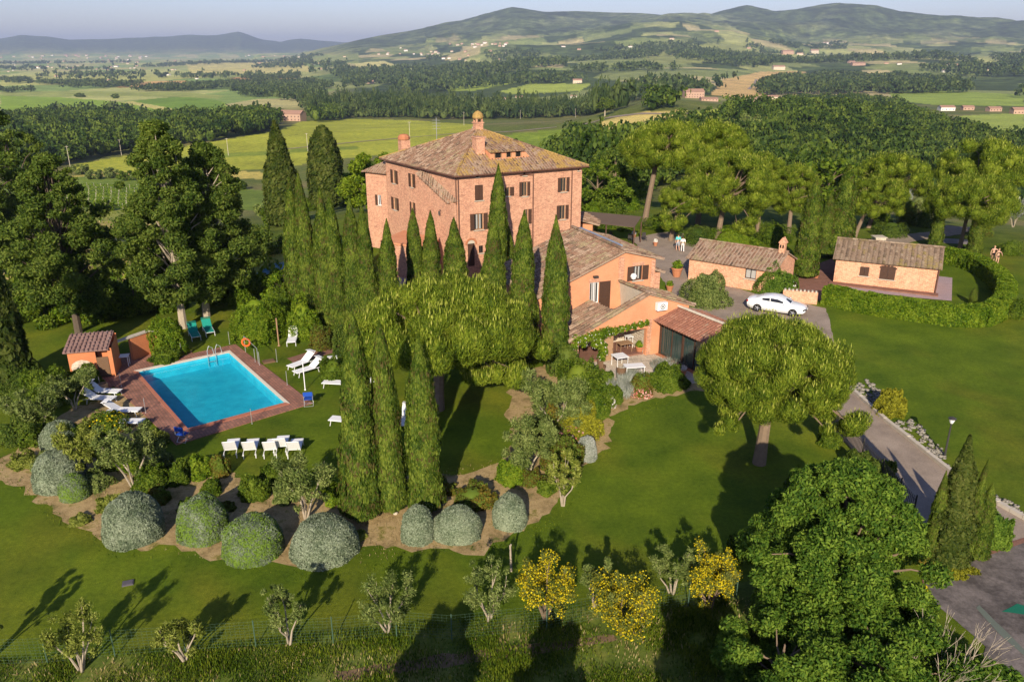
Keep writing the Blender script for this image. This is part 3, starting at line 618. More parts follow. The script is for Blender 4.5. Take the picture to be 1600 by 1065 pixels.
# ------------------------------------------------------------------ buildings
def clip_poly(poly, a, b, c):
    """keep the side a*x+b*y<=c"""
    out = []
    for i in range(len(poly)):
        p, q = poly[i], poly[(i+1) % len(poly)]; dp = a*p[0]+b*p[1]-c; dq = a*q[0]+b*q[1]-c
        if dp <= 0: out.append(p)
        if dp*dq < 0: t = dp/(dp-dq); out.append((p[0]+(q[0]-p[0])*t, p[1]+(q[1]-p[1])*t))
    return out
def wall(mb, A, B, outline, holes=(), depth=.16):
    """A->B along the foot, outside on the right-hand side; outline/holes in (along, height)"""
    L = math.dist(A, B); u = ((B[0]-A[0])/L, (B[1]-A[1])/L); nr = (u[1], -u[0])
    W = lambda s, z, d=0: (A[0]+u[0]*s-nr[0]*d, A[1]+u[1]*s-nr[1]*d, z)
    ss = sorted({p[0] for p in outline} | {h[0] for h in holes} | {h[2] for h in holes}) if holes else None
    if not holes: mb.poly([W(*p) for p in outline])
    else:
        s0 = min(p[0] for p in outline); s1 = max(p[0] for p in outline)
        cuts = sorted({s0, s1} | {h[0] for h in holes} | {h[2] for h in holes})
        for a, b in zip(cuts[:-1], cuts[1:]):
            hs = sorted([(h[1], h[3]) for h in holes if h[0] < b-1e-6 and h[2] > a+1e-6])
            z = min(p[1] for p in outline); bands = []
            for h0, h1 in hs: bands.append((z, h0)); z = h1
            bands.append((z, 99))
            for z0, z1 in bands:
                if z1-z0 < 1e-6: continue
                q = outline
                for cc in ((1, 0, b), (-1, 0, -a), (0, 1, z1), (0, -1, -z0)): q = clip_poly(q, *cc)
                if len(q) > 2: mb.poly([W(*p) for p in q])
        for h in holes:
            a, c, b, e = h[0], h[1], h[2], h[3]
            for p, q in (((a, c), (b, c)), ((b, c), (b, e)), ((b, e), (a, e)), ((a, e), (a, c))):
                mb.poly([W(*p), W(*p, depth), W(*q, depth), W(*q)][::-1])
    return W
def window(parent, org, A, B, h, shutters=None, kind='glass', curtain=True, depth=.16, sw=None, name='window', fr='white', cols='timber', arch=False):
    L = math.dist(A, B); u = ((B[0]-A[0])/L, (B[1]-A[1])/L); nr = (u[1], -u[0]); rz = math.atan2(u[1], u[0])
    W = lambda s, z, d=0: (A[0]+u[0]*s-nr[0]*d, A[1]+u[1]*s-nr[1]*d, z)
    a, c, b, e = h[:4]; wd = b-a; ht = e-c; d = depth-.05; t = .06
    mb = MB(org)
    for s, z, ww, hh in ((a+t/2, (c+e)/2, t, ht), (b-t/2, (c+e)/2, t, ht), ((a+b)/2, c+t/2, wd-2*t, t), ((a+b)/2, e-t/2, wd-2*t, t), ((a+b)/2, (c+e)/2, .05, ht-2*t)):
        mb.box(W(s, z, d), (ww, .05, hh), rz)
    f = mb.build(name, fr, parent)
    mb = MB(org); mb.poly([W(a, c, depth-.01), W(b, c, depth-.01), W(b, e, depth-.01), W(a, e, depth-.01)]); mb.build('pane', kind, f)
    if curtain and wd > .7:
        mb = MB(org)
        for s in (a+wd*.33, a+wd*.67): mb.box(W(s, (c+e)/2, depth-.03), (wd*.16, .015, ht-2*t-.04), rz)
        mb.build('curtain', 'curtain', f)
    mb = MB(org); mb.box(W((a+b)/2, c-.04, -.04), (wd+.2, .14, .07), rz); mb.build('sill', 'stone_pale', f)
    def shutter(s0, s1, ang=0):
        mb = MB(org); w2 = s1-s0; mb.box(W((s0+s1)/2, (c+e)/2, -.035), (w2, .035, ht), rz)
        k = int(ht/.16)
        for i in range(k): mb.box(W((s0+s1)/2, c+.08+(ht-.16)*(i+.5)/k, -.062), (w2-.08, .02, .07), rz)
        mb.build('shutter', cols, f)
    s_ = sw or wd*.5
    if shutters == 'open': shutter(a-s_, a-.01); shutter(b+.01, b+s_)
    elif shutters == 'left': shutter(a-s_, a-.01)
    elif shutters == 'right': shutter(b+.01, b+s_)
    elif shutters == 'closed': shutter(a+.01, (a+b)/2-.01); shutter((a+b)/2+.01, b-.01)
    return f
def tiles(mb, poly, period=.32, tl=.42, rise=.075, seed=0, base=True):
    """clay tiles laid on a planar 3-D outline whose first edge is the eave"""
    rnd = random.Random(seed); P0 = Vector(poly[0]); u = (Vector(poly[1])-P0).normalized()
    nn = (Vector(poly[1])-P0).cross(Vector(poly[2])-P0).normalized()
    if nn.z < 0: nn = -nn; 
    v = nn.cross(u)
    if v.z < 0: v = -v
    q = [((Vector(p)-P0).dot(u), (Vector(p)-P0).dot(v)) for p in poly]
    if base: mb.slab([tuple(p) for p in poly], .09)
    umin = min(p[0] for p in q); umax = max(p[0] for p in q); k = max(1, round((umax-umin)/period)); per = (umax-umin)/k
    nz = [(-.5, 0), (-.34, .72), (0, 1), (.34, .72), (.5, 0)]
    for i in range(k):
        uc = umin+per*(i+.5); ys = []
        for j in range(len(q)):
            p, r = q[j], q[(j+1) % len(q)]
            if (p[0]-uc)*(r[0]-uc) < 0: ys.append(p[1]+(r[1]-p[1])*(uc-p[0])/(r[0]-p[0]))
        if len(ys) < 2: continue
        v0, v1 = min(ys), max(ys)
        if v1-v0 < .15: continue
        v0 -= .06; n_ = max(1, round((v1-v0)/tl)); st = (v1-v0)/n_; off = rnd.uniform(-.06, .06)
        for j in range(n_):
            a = v0+st*j+(off if j else 0); b = v0+st*(j+1)+.05+(off if j < n_-1 else 0); jx = rnd.uniform(-.018, .018); lift = rnd.uniform(0, .018)
            w0 = per*.62; w1 = per*.50; vs = []
            for (vv, ww, hh) in ((a, w0, rise+.012+lift), (b, w1, rise*.7-.01)):
                for x, z in nz:
                    p = P0+u*(uc+x*ww+jx)+v*vv+nn*(z*hh+.002); vs.append(tuple(p))
            mb.add(vs, [(m_, m_+1, m_+6, m_+5) for m_ in range(4)]+[(0, 4, 3, 2, 1)])
def ridge_caps(mb, a, b, r=.13, tl=.45, seed=0):
    rnd = random.Random(seed); a = Vector(a); b = Vector(b); L = (b-a).length; u = (b-a)/L; s = u.cross(Vector((0, 0, 1))).normalized(); up = s.cross(u)
    n_ = max(1, round(L/tl))
    for i in range(n_):
        vs = []
        for t, rr in ((i/n_, r*1.1), ((i+1)/n_+.04/L, r*.9)):
            for k in range(6):
                an = math.pi*k/5; vs.append(tuple(a+u*(t*L)+s*(rr*math.cos(an)+rnd.uniform(-.01, .01))+up*(rr*math.sin(an)*.9)))
        mb.add(vs, [(m_, m_+1, m_+7, m_+6) for m_ in range(5)]+[(0, 5, 4, 3, 2, 1)])
def pipe(org, parent, pts, r=.05, mat='brownmetal', name='drainpipe'):
    mb = MB(org); mb.tube(pts, r, 6); return mb.build(name, mat, parent)
def lerp(a, b, t): return tuple(a[i]+(b[i]-a[i])*t for i in range(len(a)))

# --- the villa
F_, R2, L2 = (-4.88, 71.28), (6.73, 77.44), (-12.96, 82.92); B2_ = (R2[0]+L2[0]-F_[0], R2[1]+L2[1]-F_[1])
HE = 9.62; O = (F_[0], F_[1], 0)
villa = empty('brick_villa', 'three storey brick villa with hipped lichen covered tile roof and brown shutters', 'villa', O)
LR = math.dist(F_, R2); LL = math.dist(L2, F_)
mb = MB(O)
hr = [(1.74, 7.2, 2.52, 8.58), (1.62, 4.5, 2.55, 6.0), (4.78, 7.35, 5.3, 8.15), (6.58, 7.2, 7.12, 8.52), (6.85, 4.55, 7.25, 5.95), (10.78, 7.27, 11.4, 8.62), (10.72, 4.63, 11.36, 5.99), (1.86, 9.3, 2.14, 9.5), (6.7, 9.1, 7.0, 9.5), (.92, 1.15, 1.62, 3.3), (2.05, 2.3, 2.5, 3.0), (12.66, 9.17, 12.86, 9.35)]
hl = [(14.17-12.62, 7.3, 14.17-12.05, 8.63), (14.17-8.75, 7.42, 14.17-8.3, 8.72), (14.17-12.75, 4.6, 14.17-12.1, 5.85), (14.17-8.85, 4.74, 14.17-8.35, 5.93)]
wall(mb, F_, R2, [(0, 0), (LR, 0), (LR, HE), (0, HE)], hr)
wall(mb, L2, F_, [(0, 0), (LL, 0), (LL, HE), (0, HE)], hl)
wall(mb, R2, B2_, [(0, 0), (LL, 0), (LL, HE), (0, HE)], [(3, 4.6, 3.9, 6), (8, 4.6, 8.9, 6), (3, 7.2, 3.9, 8.6), (8, 7.2, 8.9, 8.6)])
wall(mb, B2_, L2, [(0, 0), (LR, 0), (LR, HE), (0, HE)])
mb.build('wall', 'brick', villa)
for h, sh, sw in ((hr[0], None, 0), (hr[1], 'open', .42), (hr[2], 'right', .42), (hr[3], 'open', .3), (hr[4], 'right', .36), (hr[5], 'open', .33), (hr[6], 'open', .35)): window(villa, O, F_, R2, h, sh, sw=sw or None, curtain=True, fr='timber_pale')
for h in (hr[7], hr[8], hr[10], hr[11]): window(villa, O, F_, R2, h, None, kind='black', curtain=False, fr='steel')
mb = MB(O); u_ = ((R2[0]-F_[0])/LR, (R2[1]-F_[1])/LR); rz_r = math.atan2(u_[1], u_[0]); nr_ = (u_[1], -u_[0])
Wr = lambda s, z, d=0: (F_[0]+u_[0]*s-nr_[0]*d, F_[1]+u_[1]*s-nr_[1]*d, z)
# closed shutters on the front upper window, the door, its pale arch
mb.box(Wr(1.95, 7.89, -.03), (.36, .04, 1.36), rz_r); mb.box(Wr(2.33, 7.89, -.03), (.36, .04, 1.36), rz_r); mb.build('shutter', 'timber', villa)
mb = MB(O); mb.box(Wr(1.27, 2.2, .1), (.66, .05, 2.1), rz_r); mb.build('door', 'timber', villa)
mb = MB(O)
for i in range(9):
    an = math.pi*(i+.5)/9; mb.box(Wr(1.27+.5*math.cos(an), 3.22+.5*math.sin(an), -.02), (.18, .08, .17), rz_r)
mb.build('door_arch', 'terracotta', villa)
mb = MB(O); mb.poly([Wr(1.27+.42*math.cos(math.pi*i/8), 3.3+.34*math.sin(math.pi*i/8), -.015) for i in range(9)]); mb.build('fanlight', 'stone_pale', villa)
Wl_ = lambda s, z, d=0: (L2[0]+(F_[0]-L2[0])/LL*s-(F_[1]-L2[1])/LL*d, L2[1]+(F_[1]-L2[1])/LL*s+(F_[0]-L2[0])/LL*d, z)
for h, sw in ((hl[0], .5), (hl[1], .45), (hl[2], .5), (hl[3], .3)): window(villa, O, L2, F_, h, 'open', sw=sw, fr='timber_pale')
# stair wing leaning on the left face, its raking tiled roof
sw_ = [(LL-8.2, 0), (LL-.02, 0), (LL-.02, 7.15), (LL-1.0, 7.15), (LL-6.9, 9.15), (LL-8.2, 9.15)]
rd = .32
mb = MB(O)
Wl = lambda s, z, d=0: Wl_(s, z, -d)
body = [(LL-6.2, 0), (LL-.03, 0), (LL-.03, 6.95), (LL-6.2, 9.0)]
mb.poly([Wl(s, z, rd) for s, z in body]); n4 = len(body)
for i in range(n4):
    a, b = body[i], body[(i+1) % n4]; mb.poly([Wl(*a, 0), Wl(*b, 0), Wl(*b, rd), Wl(*a, rd)])
mb.build('stair_wing', 'brick', villa)
mb = MB(O); tiles(mb, [Wl(LL-1.0, 6.98, rd+.12), Wl(LL+.1, 7.32, -.0), Wl(LL-6.0, 9.42, 0), Wl(LL-7.0, 9.0, rd+.12)], .3, .42, seed=5); mb.build('stair_roof', 'tile', villa)
# roof
ov = .5; cx_, cy_ = (R2[0]+L2[0])/2, (R2[1]+L2[1])/2
EV = [(x+(x-cx_)/math.hypot(x-cx_, y-cy_)*ov*1.3, y+(y-cy_)/math.hypot(x-cx_, y-cy_)*ov*1.3, HE+.02) for x, y in (F_, R2, B2_, L2)]
AP = (-3.28, 79.3, 12.95)
for k, (i, j) in enumerate(((0, 1), (1, 2), (2, 3), (3, 0))):
    mb = MB(O); tiles(mb, [EV[i], EV[j], AP], .30, .42, seed=k); mb.build('roof', 'tile_lichen' if k in (0, 1) else 'tile', villa)
mb = MB(O)
for k in range(4): ridge_caps(mb, lerp(EV[k], AP, 0.0), AP, .12, seed=k)
mb.build('hip_tiles', 'tile_lichen', villa)
mb = MB(O); q = [(*p[:2], HE-.10) for p in EV]; mb.poly(q[::-1])
for i in range(4): mb.tube([(*EV[i][:2], HE-.08), (*EV[(i+1) % 4][:2], HE-.08)], .07, 6)
mb.build('gutter', 'brownmetal', villa)
# dormer
Dd = 1.4; zb0, zt0 = 10.5, 11.28; DA = Wr(3.95, 0, Dd)[:2]; DB = Wr(8.27, 0, Dd)[:2]; dh2 = [(.48, 10.66, 1.28, 11.12), (1.68, 10.66, 2.29, 11.12), (2.65, 10.66, 3.33, 11.14)]
mb = MB(O); wall(mb, DA, DB, [(0, zb0), (4.32, zb0), (3.5, zt0), (0, zt0)], dh2, .12)
sid = Wr(3.95, 0, Dd+2.0)[:2]; mb.poly([(*DA, zb0), (*DA, zt0), (*sid, 11.6), (*sid, 11.0)])
sid = Wr(7.45, 0, Dd+2.0)[:2]; mb.poly([(*Wr(7.45, 0, Dd)[:2], zt0), (*DB, zb0), (*Wr(8.27, 0, Dd+1)[:2], 10.9), (*sid, 11.5)])
dm = mb.build('dormer', 'stucco', villa)
mb = MB(O); tiles(mb, [Wr(3.85, 11.30, Dd-.3), Wr(7.55, 11.30, Dd-.3), Wr(7.2, 11.98, Dd+2.8), Wr(3.9, 11.98, Dd+2.8)], .3, .42, seed=9); mb.build('dormer_roof', 'tile_lichen', dm)
for h in dh2:
    mb = MB(O); W_ = lambda s, z: Wr(3.95+s, z, Dd+.1)
    mb.poly([W_(h[0], h[1]), W_(h[2], h[1]), W_(h[2], h[3]), W_(h[0], h[3])]); mb.build('pane', 'black', dm)
    for q in (h[0]+.06, h[2]-.06): mb = MB(O); mb.box(Wr(3.95+q, (h[1]+h[3])/2, Dd+.05), (.07, .06, h[3]-h[1]-.01), rz_r); mb.build('window_frame', 'timber_pale', dm)
# chimneys
mb = MB(O); mb.box((AP[0], AP[1], 13.0), (.75, .75, .8), rz_r); mb.box((AP[0], AP[1], 13.45), (.9, .9, .1), rz_r)
for sx, sy in ((-.28, -.28), (.28, -.28), (.28, .28), (-.28, .28)): mb.box((AP[0]+sx*math.cos(rz_r)-sy*math.sin(rz_r), AP[1]+sx*math.sin(rz_r)+sy*math.cos(rz_r), 13.65), (.14, .14, .4), rz_r)
ch = mb.build('chimney', 'brick', villa)
mb = MB(O); mb.lathe((AP[0], AP[1], 13.84), [(.52, 0), (.55, .12), (.48, .4), (.26, .62), (.05, .72)], 12); mb.build('chimney_cap', 'tile_lichen', ch)
mb = MB(O); c2 = Wr(3.45, 11.7, 2.7); mb.box((c2[0], c2[1], 11.6), (.85, .95, 1.7), rz_r); mb.box((c2[0], c2[1], 12.48), (.98, 1.08, .1), rz_r); mb.build('chimney', 'brick', villa)
c3 = Wl_(1.2, 0, 1.6); mb = MB(O); mb.box((c3[0], c3[1], 10.7), (.95, .95, 1.5), rz_r); ch = mb.build('chimney', 'brick', villa)
mb = MB(O); mb.lathe((c3[0], c3[1], 11.5), [(.62, 0), (.62, .25), (.4, .5), (.1, .55)], 10); mb.build('chimney_cap', 'terracotta', ch)
c4 = Wl_(7.5, 0, 6.2); mb = MB(O); mb.box((c4[0], c4[1], 12.5), (.5, .5, .9), rz_r); mb.build('vent_stack', 'stone_pale', villa)
for s in (.04, 7.7, 11.95): pipe(O, villa, [Wr(s, 9.5, -.12), Wr(s, .3, -.12)])
pipe(O, villa, [Wr(6.3, 9.15, -.1), Wr(6.9, 9.2, -.1), Wr(7.7, 9.1, -.1)], .035)
pipe(O, villa, [Wr(10.3, 3.6, -.3), Wr(13.0, 3.55, -.1)], .02)
for s in (.0, 14.1): pipe(O, villa, [Wl_(s, 9.4, -.1), Wl_(s, .3, -.1)]) if s else None
mb = MB(O); mb.box(Wl(LL-2.48, 5.9, rd+.2), (.16, .16, .34), 0); mb.box(Wl(LL-2.48, 6.15, rd+.1), (.05, .3, .05), rz_r); mb.build('wall_lantern', 'steel', villa)
mb = MB(O); px_ = Wr(-1, 0, 5); mb.tube([(c3[0]+3.3, c3[1]+.4, 10.6), (c3[0]+3.3, c3[1]+.4, 13.6)], .03, 5)
for k in range(4): mb.tube([(c3[0]+2.9, c3[1]+.4, 12.5+.28*k), (c3[0]+3.7, c3[1]+.4, 12.5+.28*k)], .015, 4)
mb.build('antenna', 'alu', villa)
# rear low wing seen past the left end
LW = [L2, (L2[0]-1.55, L2[1]+2.35), (L2[0]+2.2, L2[1]+6), (L2[0]+3.6, L2[1]+3.5)]
O2 = (LW[1][0], LW[1][1], 0)
aw = empty('tower_wing', 'narrow brick side wing with small tiled roof at the left end of the villa', 'wing', O2)
A_ = (L2[0]-2.05, L2[1]+1.25); B_ = (L2[0]-.03, L2[1]-.1)
A_ = (-15.4, 84.6); B_ = (-13.0, 83.05); C_ = (-11.0, 86.3); D_ = (-13.4, 87.9)
mb = MB(O2); h9 = [(1.5, 4.65, 2.0, 5.75)]
for a, b, hh in ((A_, B_, h9), (B_, C_, []), (C_, D_, []), (D_, A_, [])): wall(mb, a, b, [(0, 0), (math.dist(a, b), 0), (math.dist(a, b), 8.05), (0, 8.05)], hh)
mb.build('wall', 'brick', aw); window(aw, O2, A_, B_, h9[0], 'left', sw=.3)
mb = MB(O2); ex = lambda p, k=.35: (p[0]+(p[0]+13.2)/3*k*1.6, p[1]+(p[1]-85.4)/3*k*1.6, 8.08)
tiles(mb, [ex(A_), (B_[0], B_[1]-.45, 8.08), (-12.9, 84.6, 9.25)], .3, .42, seed=21); tiles(mb, [ex(D_), ex(A_), (-12.9, 84.6, 9.25)], .3, .42, seed=22); mb.build('roof', 'tile', aw)
# small lower block between cypresses at the villa's foot
O3 = (-10.6, 72.0, 0); lb = empty('garden_annex', 'low brick outbuilding with flat terrace roof behind the tall cypress row', 'outbuilding', O3)
p = [(-12.2, 73.2), (-8.9, 71.2), (-6.9, 73.6), (-10.6, 77.5)]
mb = MB(O3)
for i in range(4): wall(mb, p[i], p[(i+1) % 4], [(0, 0), (math.dist(p[i], p[(i+1) % 4]), 0), (math.dist(p[i], p[(i+1) % 4]), 3.1), (0, 3.1)], [(1.1, .9, 1.7, 2.1)] if i == 0 else [])
mb.build('wall', 'brick', lb); window(lb, O3, p[0], p[1], (1.1, .9, 1.7, 2.1), None, fr='timber', curtain=False)
mb = MB(O3); mb.slab([(x+(x+9.6)*.08, y+(y-74)*.08, 3.28) for x, y in p], .16); mb.build('roof', 'stucco', lb)

# --- generic gabled farm building
def gabled(name, label, x, y, ang, L, D, h, r, wmat, tmat, holes=None, shut=None, period=.32, ov=.28, end_r=True, rf=.5):
    O = (x, y, 0); u = (math.cos(ang), math.sin(ang)); v = (-u[1], u[0]); g = lambda s, t, z=0: (x+u[0]*s+v[0]*t, y+u[1]*s+v[1]*t, z)
    b = empty(name, label, 'outbuilding', O); mb = MB(O)
    c = [g(0, 0)[:2], g(L, 0)[:2], g(L, D)[:2], g(0, D)[:2]]
    wall(mb, c[0], c[1], [(0, 0), (L, 0), (L, h), (0, h)], holes or []); wall(mb, c[2], c[3], [(0, 0), (L, 0), (L, h), (0, h)])
    wall(mb, c[1], c[2], [(0, 0), (D, 0), (D, h), (D*rf, h+r), (0, h)]); wall(mb, c[3], c[0], [(0, 0), (D, 0), (D, h), (D*(1-rf), h+r), (0, h)])
    mb.build('wall', wmat, b)
    sl = r/(D*rf)
    e0, e1 = g(-ov, -ov, h-ov*sl+.05), g(L+ov*.6, -ov, h-ov*sl+.05); r0, r1 = g(-ov, D*rf, h+r+.05), g(L+ov*.6, D*rf, h+r+.05); sl2 = r/(D*(1-rf))
    b0, b1 = g(-ov, D+ov, h-ov*sl2+.05), g(L+ov*.6, D+ov, h-ov*sl2+.05)
    mb = MB(O); tiles(mb, [e0, e1, r1, r0], period, .42, seed=int(x)); mb.build('roof', tmat, b)
    mb = MB(O); tiles(mb, [b0, b1, r1, r0], period, .42, seed=int(y)); mb.build('roof', tmat, b)
    mb = MB(O); ridge_caps(mb, (r0[0], r0[1], r0[2]+.04), (r1[0], r1[1], r1[2]+.04), .14); mb.build('ridge_tiles', tmat, b)
    return b, O, g, c
b2, Ob2, g2_, c2_ = gabled('brick_outbuilding', 'low brick outbuilding with a small gabled chimney beside the white car', 16.35, 71.45, R_(-37), 7.95, 5.2, 2.15, 1.05, 'brick_out', 'tile', [(5.35, 1.05, 6.35, 2.0)])
window(b2, Ob2, c2_[0], c2_[1], (5.35, 1.05, 6.35, 2.0), None, kind='curtain', curtain=False, fr='steel')
mb = MB(Ob2); q = g2_(7.55, 2.6, 3.6); mb.box(q, (.5, .5, .9), R_(-37)); 
pr = [g2_(7.55-.34, 2.6-.34, 4.05), g2_(7.55+.34, 2.6-.34, 4.05), g2_(7.55+.34, 2.6+.34, 4.05), g2_(7.55-.34, 2.6+.34, 4.05), g2_(7.55, 2.6-.34, 4.55), g2_(7.55, 2.6+.34, 4.55)]
mb.add(pr, [(0, 1, 4), (2, 3, 5), (1, 2, 5, 4), (3, 0, 4, 5), (0, 3, 2, 1)]); ch = mb.build('chimney', 'brick_out', b2)
mb = MB(Ob2)
for s in (-.11, .11): mb.box(g2_(7.55+s, 2.6-.26, 3.75), (.12, .04, .28), R_(-37))
mb.build('chimney_opening', 'black', ch)
mb = MB(Ob2); mb.box(g2_(-.08, .35, 1.75), (.1, .16, .3), R_(-37)); mb.build('wall_lamp', 'white', b2)
hb3 = [(2.1, .95, 2.85, 1.78), (3.75, .85, 5.0, 1.85)]
b3, Ob3, g3_, c3_ = gabled('brick_guest_cottage', 'brick cottage with ribbed mossy tile roof inside the curved hedge', 29.4, 70.35, R_(-25.8), 8.4, 4.5, 2.4, 1.2, 'brick_out', 'tile_b3', hb3, period=.44)
window(b3, Ob3, c3_[0], c3_[1], hb3[0], 'closed', curtain=False); window(b3, Ob3, c3_[0], c3_[1], hb3[1], 'closed', curtain=False)
mb = MB(Ob3)
for k in range(7): an = math.pi*(k+.5)/7; q = 4.375+.62*math.cos(an); mb.box((*g3_(q, -.03)[:2], 1.86+.2*math.sin(an)), (.2, .07, .12), R_(-25.8))
mb.poly([g3_(4.375+.6*math.cos(math.pi*k/8), -.012, 1.85+.17*math.sin(math.pi*k/8)) for k in range(9)]); mb.build('window_arch', 'timber', b3)
pipe(Ob3, b3, [g3_(8.35, -.12, 2.3), g3_(8.35, -.12, .1)], .06)
mb = MB(Ob3); mb.prism([g3_(-.3, -.9)[:2], g3_(8.6, -.9)[:2], g3_(8.6, .02)[:2], g3_(-.3, .02)[:2]], -.02, .12); mb.build('plinth', 'redpath', b3)

# --- orange annex: taller gabled block
au = R_(22); ua = (math.cos(au), math.sin(au)); va = (-ua[1], ua[0])
A0 = (5.26, 54.18); O4 = (A0[0], A0[1], 0)
ga = lambda s, t, z=0: (A0[0]+ua[0]*s+va[0]*t, A0[1]+ua[1]*s+va[1]*t, z)
an_ = empty('orange_annex', 'orange stucco annex with long sloping tile roof and brown louvred shutters', 'house', O4)
mb = MB(O4); S0, S1, SR, ZR, DP = -4.0, 5.56, 2.93, 6.6, 8.2; zl = lambda s: ZR-(SR-s)*.396; zr_ = lambda s: ZR-(s-SR)*.27
ha = [(.27, 3.0, 1.0, 4.55), (3.76, 4.36, 4.5, 5.42)]
wall(mb, ga(S0, 0)[:2], ga(S1, 0)[:2], [(0, 0), (S1-S0, 0), (S1-S0, zr_(S1)), (SR-S0, ZR), (0, zl(S0))], [(a-S0, b, c-S0, d) for a, b, c, d in ha])
wall(mb, ga(S1, 0)[:2], ga(S1, DP)[:2], [(0, 0), (DP, 0), (DP, zr_(S1)), (0, zr_(S1))]); wall(mb, ga(S0, DP)[:2], ga(S0, 0)[:2], [(0, 0), (DP, 0), (DP, zl(S0)), (0, zl(S0))])
wall(mb, ga(S1, DP)[:2], ga(S0, DP)[:2], [(0, 0), (S1-S0, 0), (S1-S0, zl(S0)), (S1-SR, ZR), (0, zr_(S1))])
mb.build('wall', 'stucco', an_)
AA, AB = ga(0, 0)[:2], ga(1, 0)[:2]
window(an_, O4, AA, AB, ha[0], None, fr='white'); window(an_, O4, AA, AB, ha[1], 'open', sw=.5, fr='timber')
mb = MB(O4); mb.box(ga(1.46, -.05, 3.57), (.88, .05, 1.98), au)
for k in range(14): mb.box(ga(1.46, -.085, 2.68+.14*k), (.8, .03, .06), au)
mb.build('shutter', 'timber', an_)
mb = MB(O4); mb.box(ga(2.75, -.012, 5.25), (.34, .05, 1.9), au)
for k in range(10): mb.box(ga(2.75, -.02, 4.4+.19*k), (.5, .05, .085), au)
mb.build('brick_quoin', 'brick', an_)
mb = MB(O4); mb.box(ga(5.38, -.012, 4.65), (.26, .05, 2.2), au)
for k in range(11): mb.box(ga(5.36, -.02, 3.7+.19*k), (.4, .05, .085), au)
mb.build('brick_quoin', 'brick', an_)
mb = MB(O4); mb.box(ga(4.13, -.012, 5.56), (1.0, .05, .24), au); mb.build('window_lintel', 'brick', an_)
mb = MB(O4); mb.box(ga(.63, -.012, 4.70), (.9, .05, .26), au); mb.build('window_lintel', 'brick', an_)
mb = MB(O4); tiles(mb, [ga(S0-.3, -.22, zl(S0-.3)+.06), ga(S0-.3, DP+.2, zl(S0-.3)+.06), ga(SR, DP+.2, ZR+.06), ga(SR, -.22, ZR+.06)], .30, .42, seed=31); mb.build('roof', 'tile', an_)
mb = MB(O4); tiles(mb, [ga(S1+.6, -.22, zr_(S1+.6)+.06), ga(S1+.6, DP+.2, zr_(S1+.6)+.06), ga(SR, DP+.2, ZR+.06), ga(SR, -.22, ZR+.06)], .30, .42, seed=32); mb.build('roof', 'tile', an_)
mb = MB(O4); ridge_caps(mb, ga(SR, -.22, ZR+.12), ga(SR, DP+.2, ZR+.12), .16); mb.build('ridge_tiles', 'tile', an_)
mb = MB(O4); mb.box(ga(SR+.32, 4.4, ZR+.12), (.32, 6.6, .12), au); mb.build('ridge_flashing', plain('zinc', (.25, .29, .35), .5, .4, .1), an_)
mb = MB(O4); mb.tube([ga(3.5, -.3, 4.75), ga(3.5, -.05, 4.65)], .03, 5); mb.lathe(ga(3.6, -.34, 4.5), [(.02, 0), (.16, .1), (.23, .3), (.16, .46), (.02, .5)], 10); mb.build('satellite_dish', 'white', an_)
mb = MB(O4); mb.box(ga(.65, -.14, 5.0), (.36, .22, .12), au); mb.build('wall_lantern', 'steel', an_)
mb = MB(O4); q = [ga(S1+.02, .5, 0)[:2], ga(S1+.8, .5, 0)[:2], ga(S1+.8, 4, 0)[:2], ga(S1+.02, 4, 0)[:2]]; mb.prism(q, 0, 4.6); mb.build('side_bay', 'brick', an_)
mb = MB(O4); tiles(mb, [ga(S1+1.1, .3, 4.6), ga(S1+1.1, 4.2, 4.6), ga(S1, 4.2, 5.0), ga(S1, .3, 5.0)], .3, .42, seed=33); mb.build('side_roof', 'tile', an_)

# --- lower orange wing with porch
A5 = (4.4, 49.9); O5 = (A5[0], A5[1], 0); gb = lambda s, t, z=0: (A5[0]+ua[0]*s+va[0]*t, A5[1]+ua[1]*s+va[1]*t, z)
lw = empty('orange_garden_wing', 'low orange wing with vine covered porch and tiled lean-to roof', 'house', O5)
zL = lambda s: 4.45-(5.3-s)*.44; zR = lambda s: 4.45-(s-5.3)*.34; S9 = 8.6
mb = MB(O5)
# front gable wall above the porch opening, then its piers
wall(mb, gb(0, 0)[:2], gb(S9, 0)[:2], [(-.35, zL(-.35)), (.35, 2.0), (5.28, 2.3), (5.28, 0), (6.5, 0), (6.5, 2.5), (S9, 2.5), (S9, zR(S9)), (5.3, 4.45)][::1])
mb.v.clear(); mb.f.clear(); mb.mi.clear()
for q in ([(-.35, 2.0), (5.28, 2.0), (5.28, 4.44), (-.35, zL(-.35))], [(5.28, 0), (6.5, 0), (6.5, zR(6.5)), (5.3, 4.45), (5.28, 4.44)], [(6.5, 2.0), (S9, 2.0), (S9, zR(S9)), (6.5, zR(6.5))]): wall(mb, gb(0, 0)[:2], gb(1, 0)[:2], q)
for q in ([(-.35, 2.0), (5.28, 2.0), (5.28, 4.44), (-.35, zL(-.35))],): mb.poly([gb(s, .3, z) for s, z in q][::-1])
mb.poly([gb(-.35, 0, 2.0), gb(5.28, 0, 2.0), gb(5.28, .3, 2.0), gb(-.35, .3, 2.0)][::-1])
wall(mb, gb(6.5, 0)[:2], gb(6.5, 1)[:2], [(0, 0), (.35, 0), (.35, 3.9), (0, 3.9)])
wall(mb, gb(5.28, .3)[:2], gb(5.28, 0)[:2], [(0, 0), (.3, 0), (.3, 2.6), (0, 2.6)])
wall(mb, gb(-.35, 3.6)[:2], gb(-.35, .0)[:2], [(0, 0), (.8, 0), (.8, 1.95), (3.6, 1.95), (3.6, 2.0), (0, 2.0)])
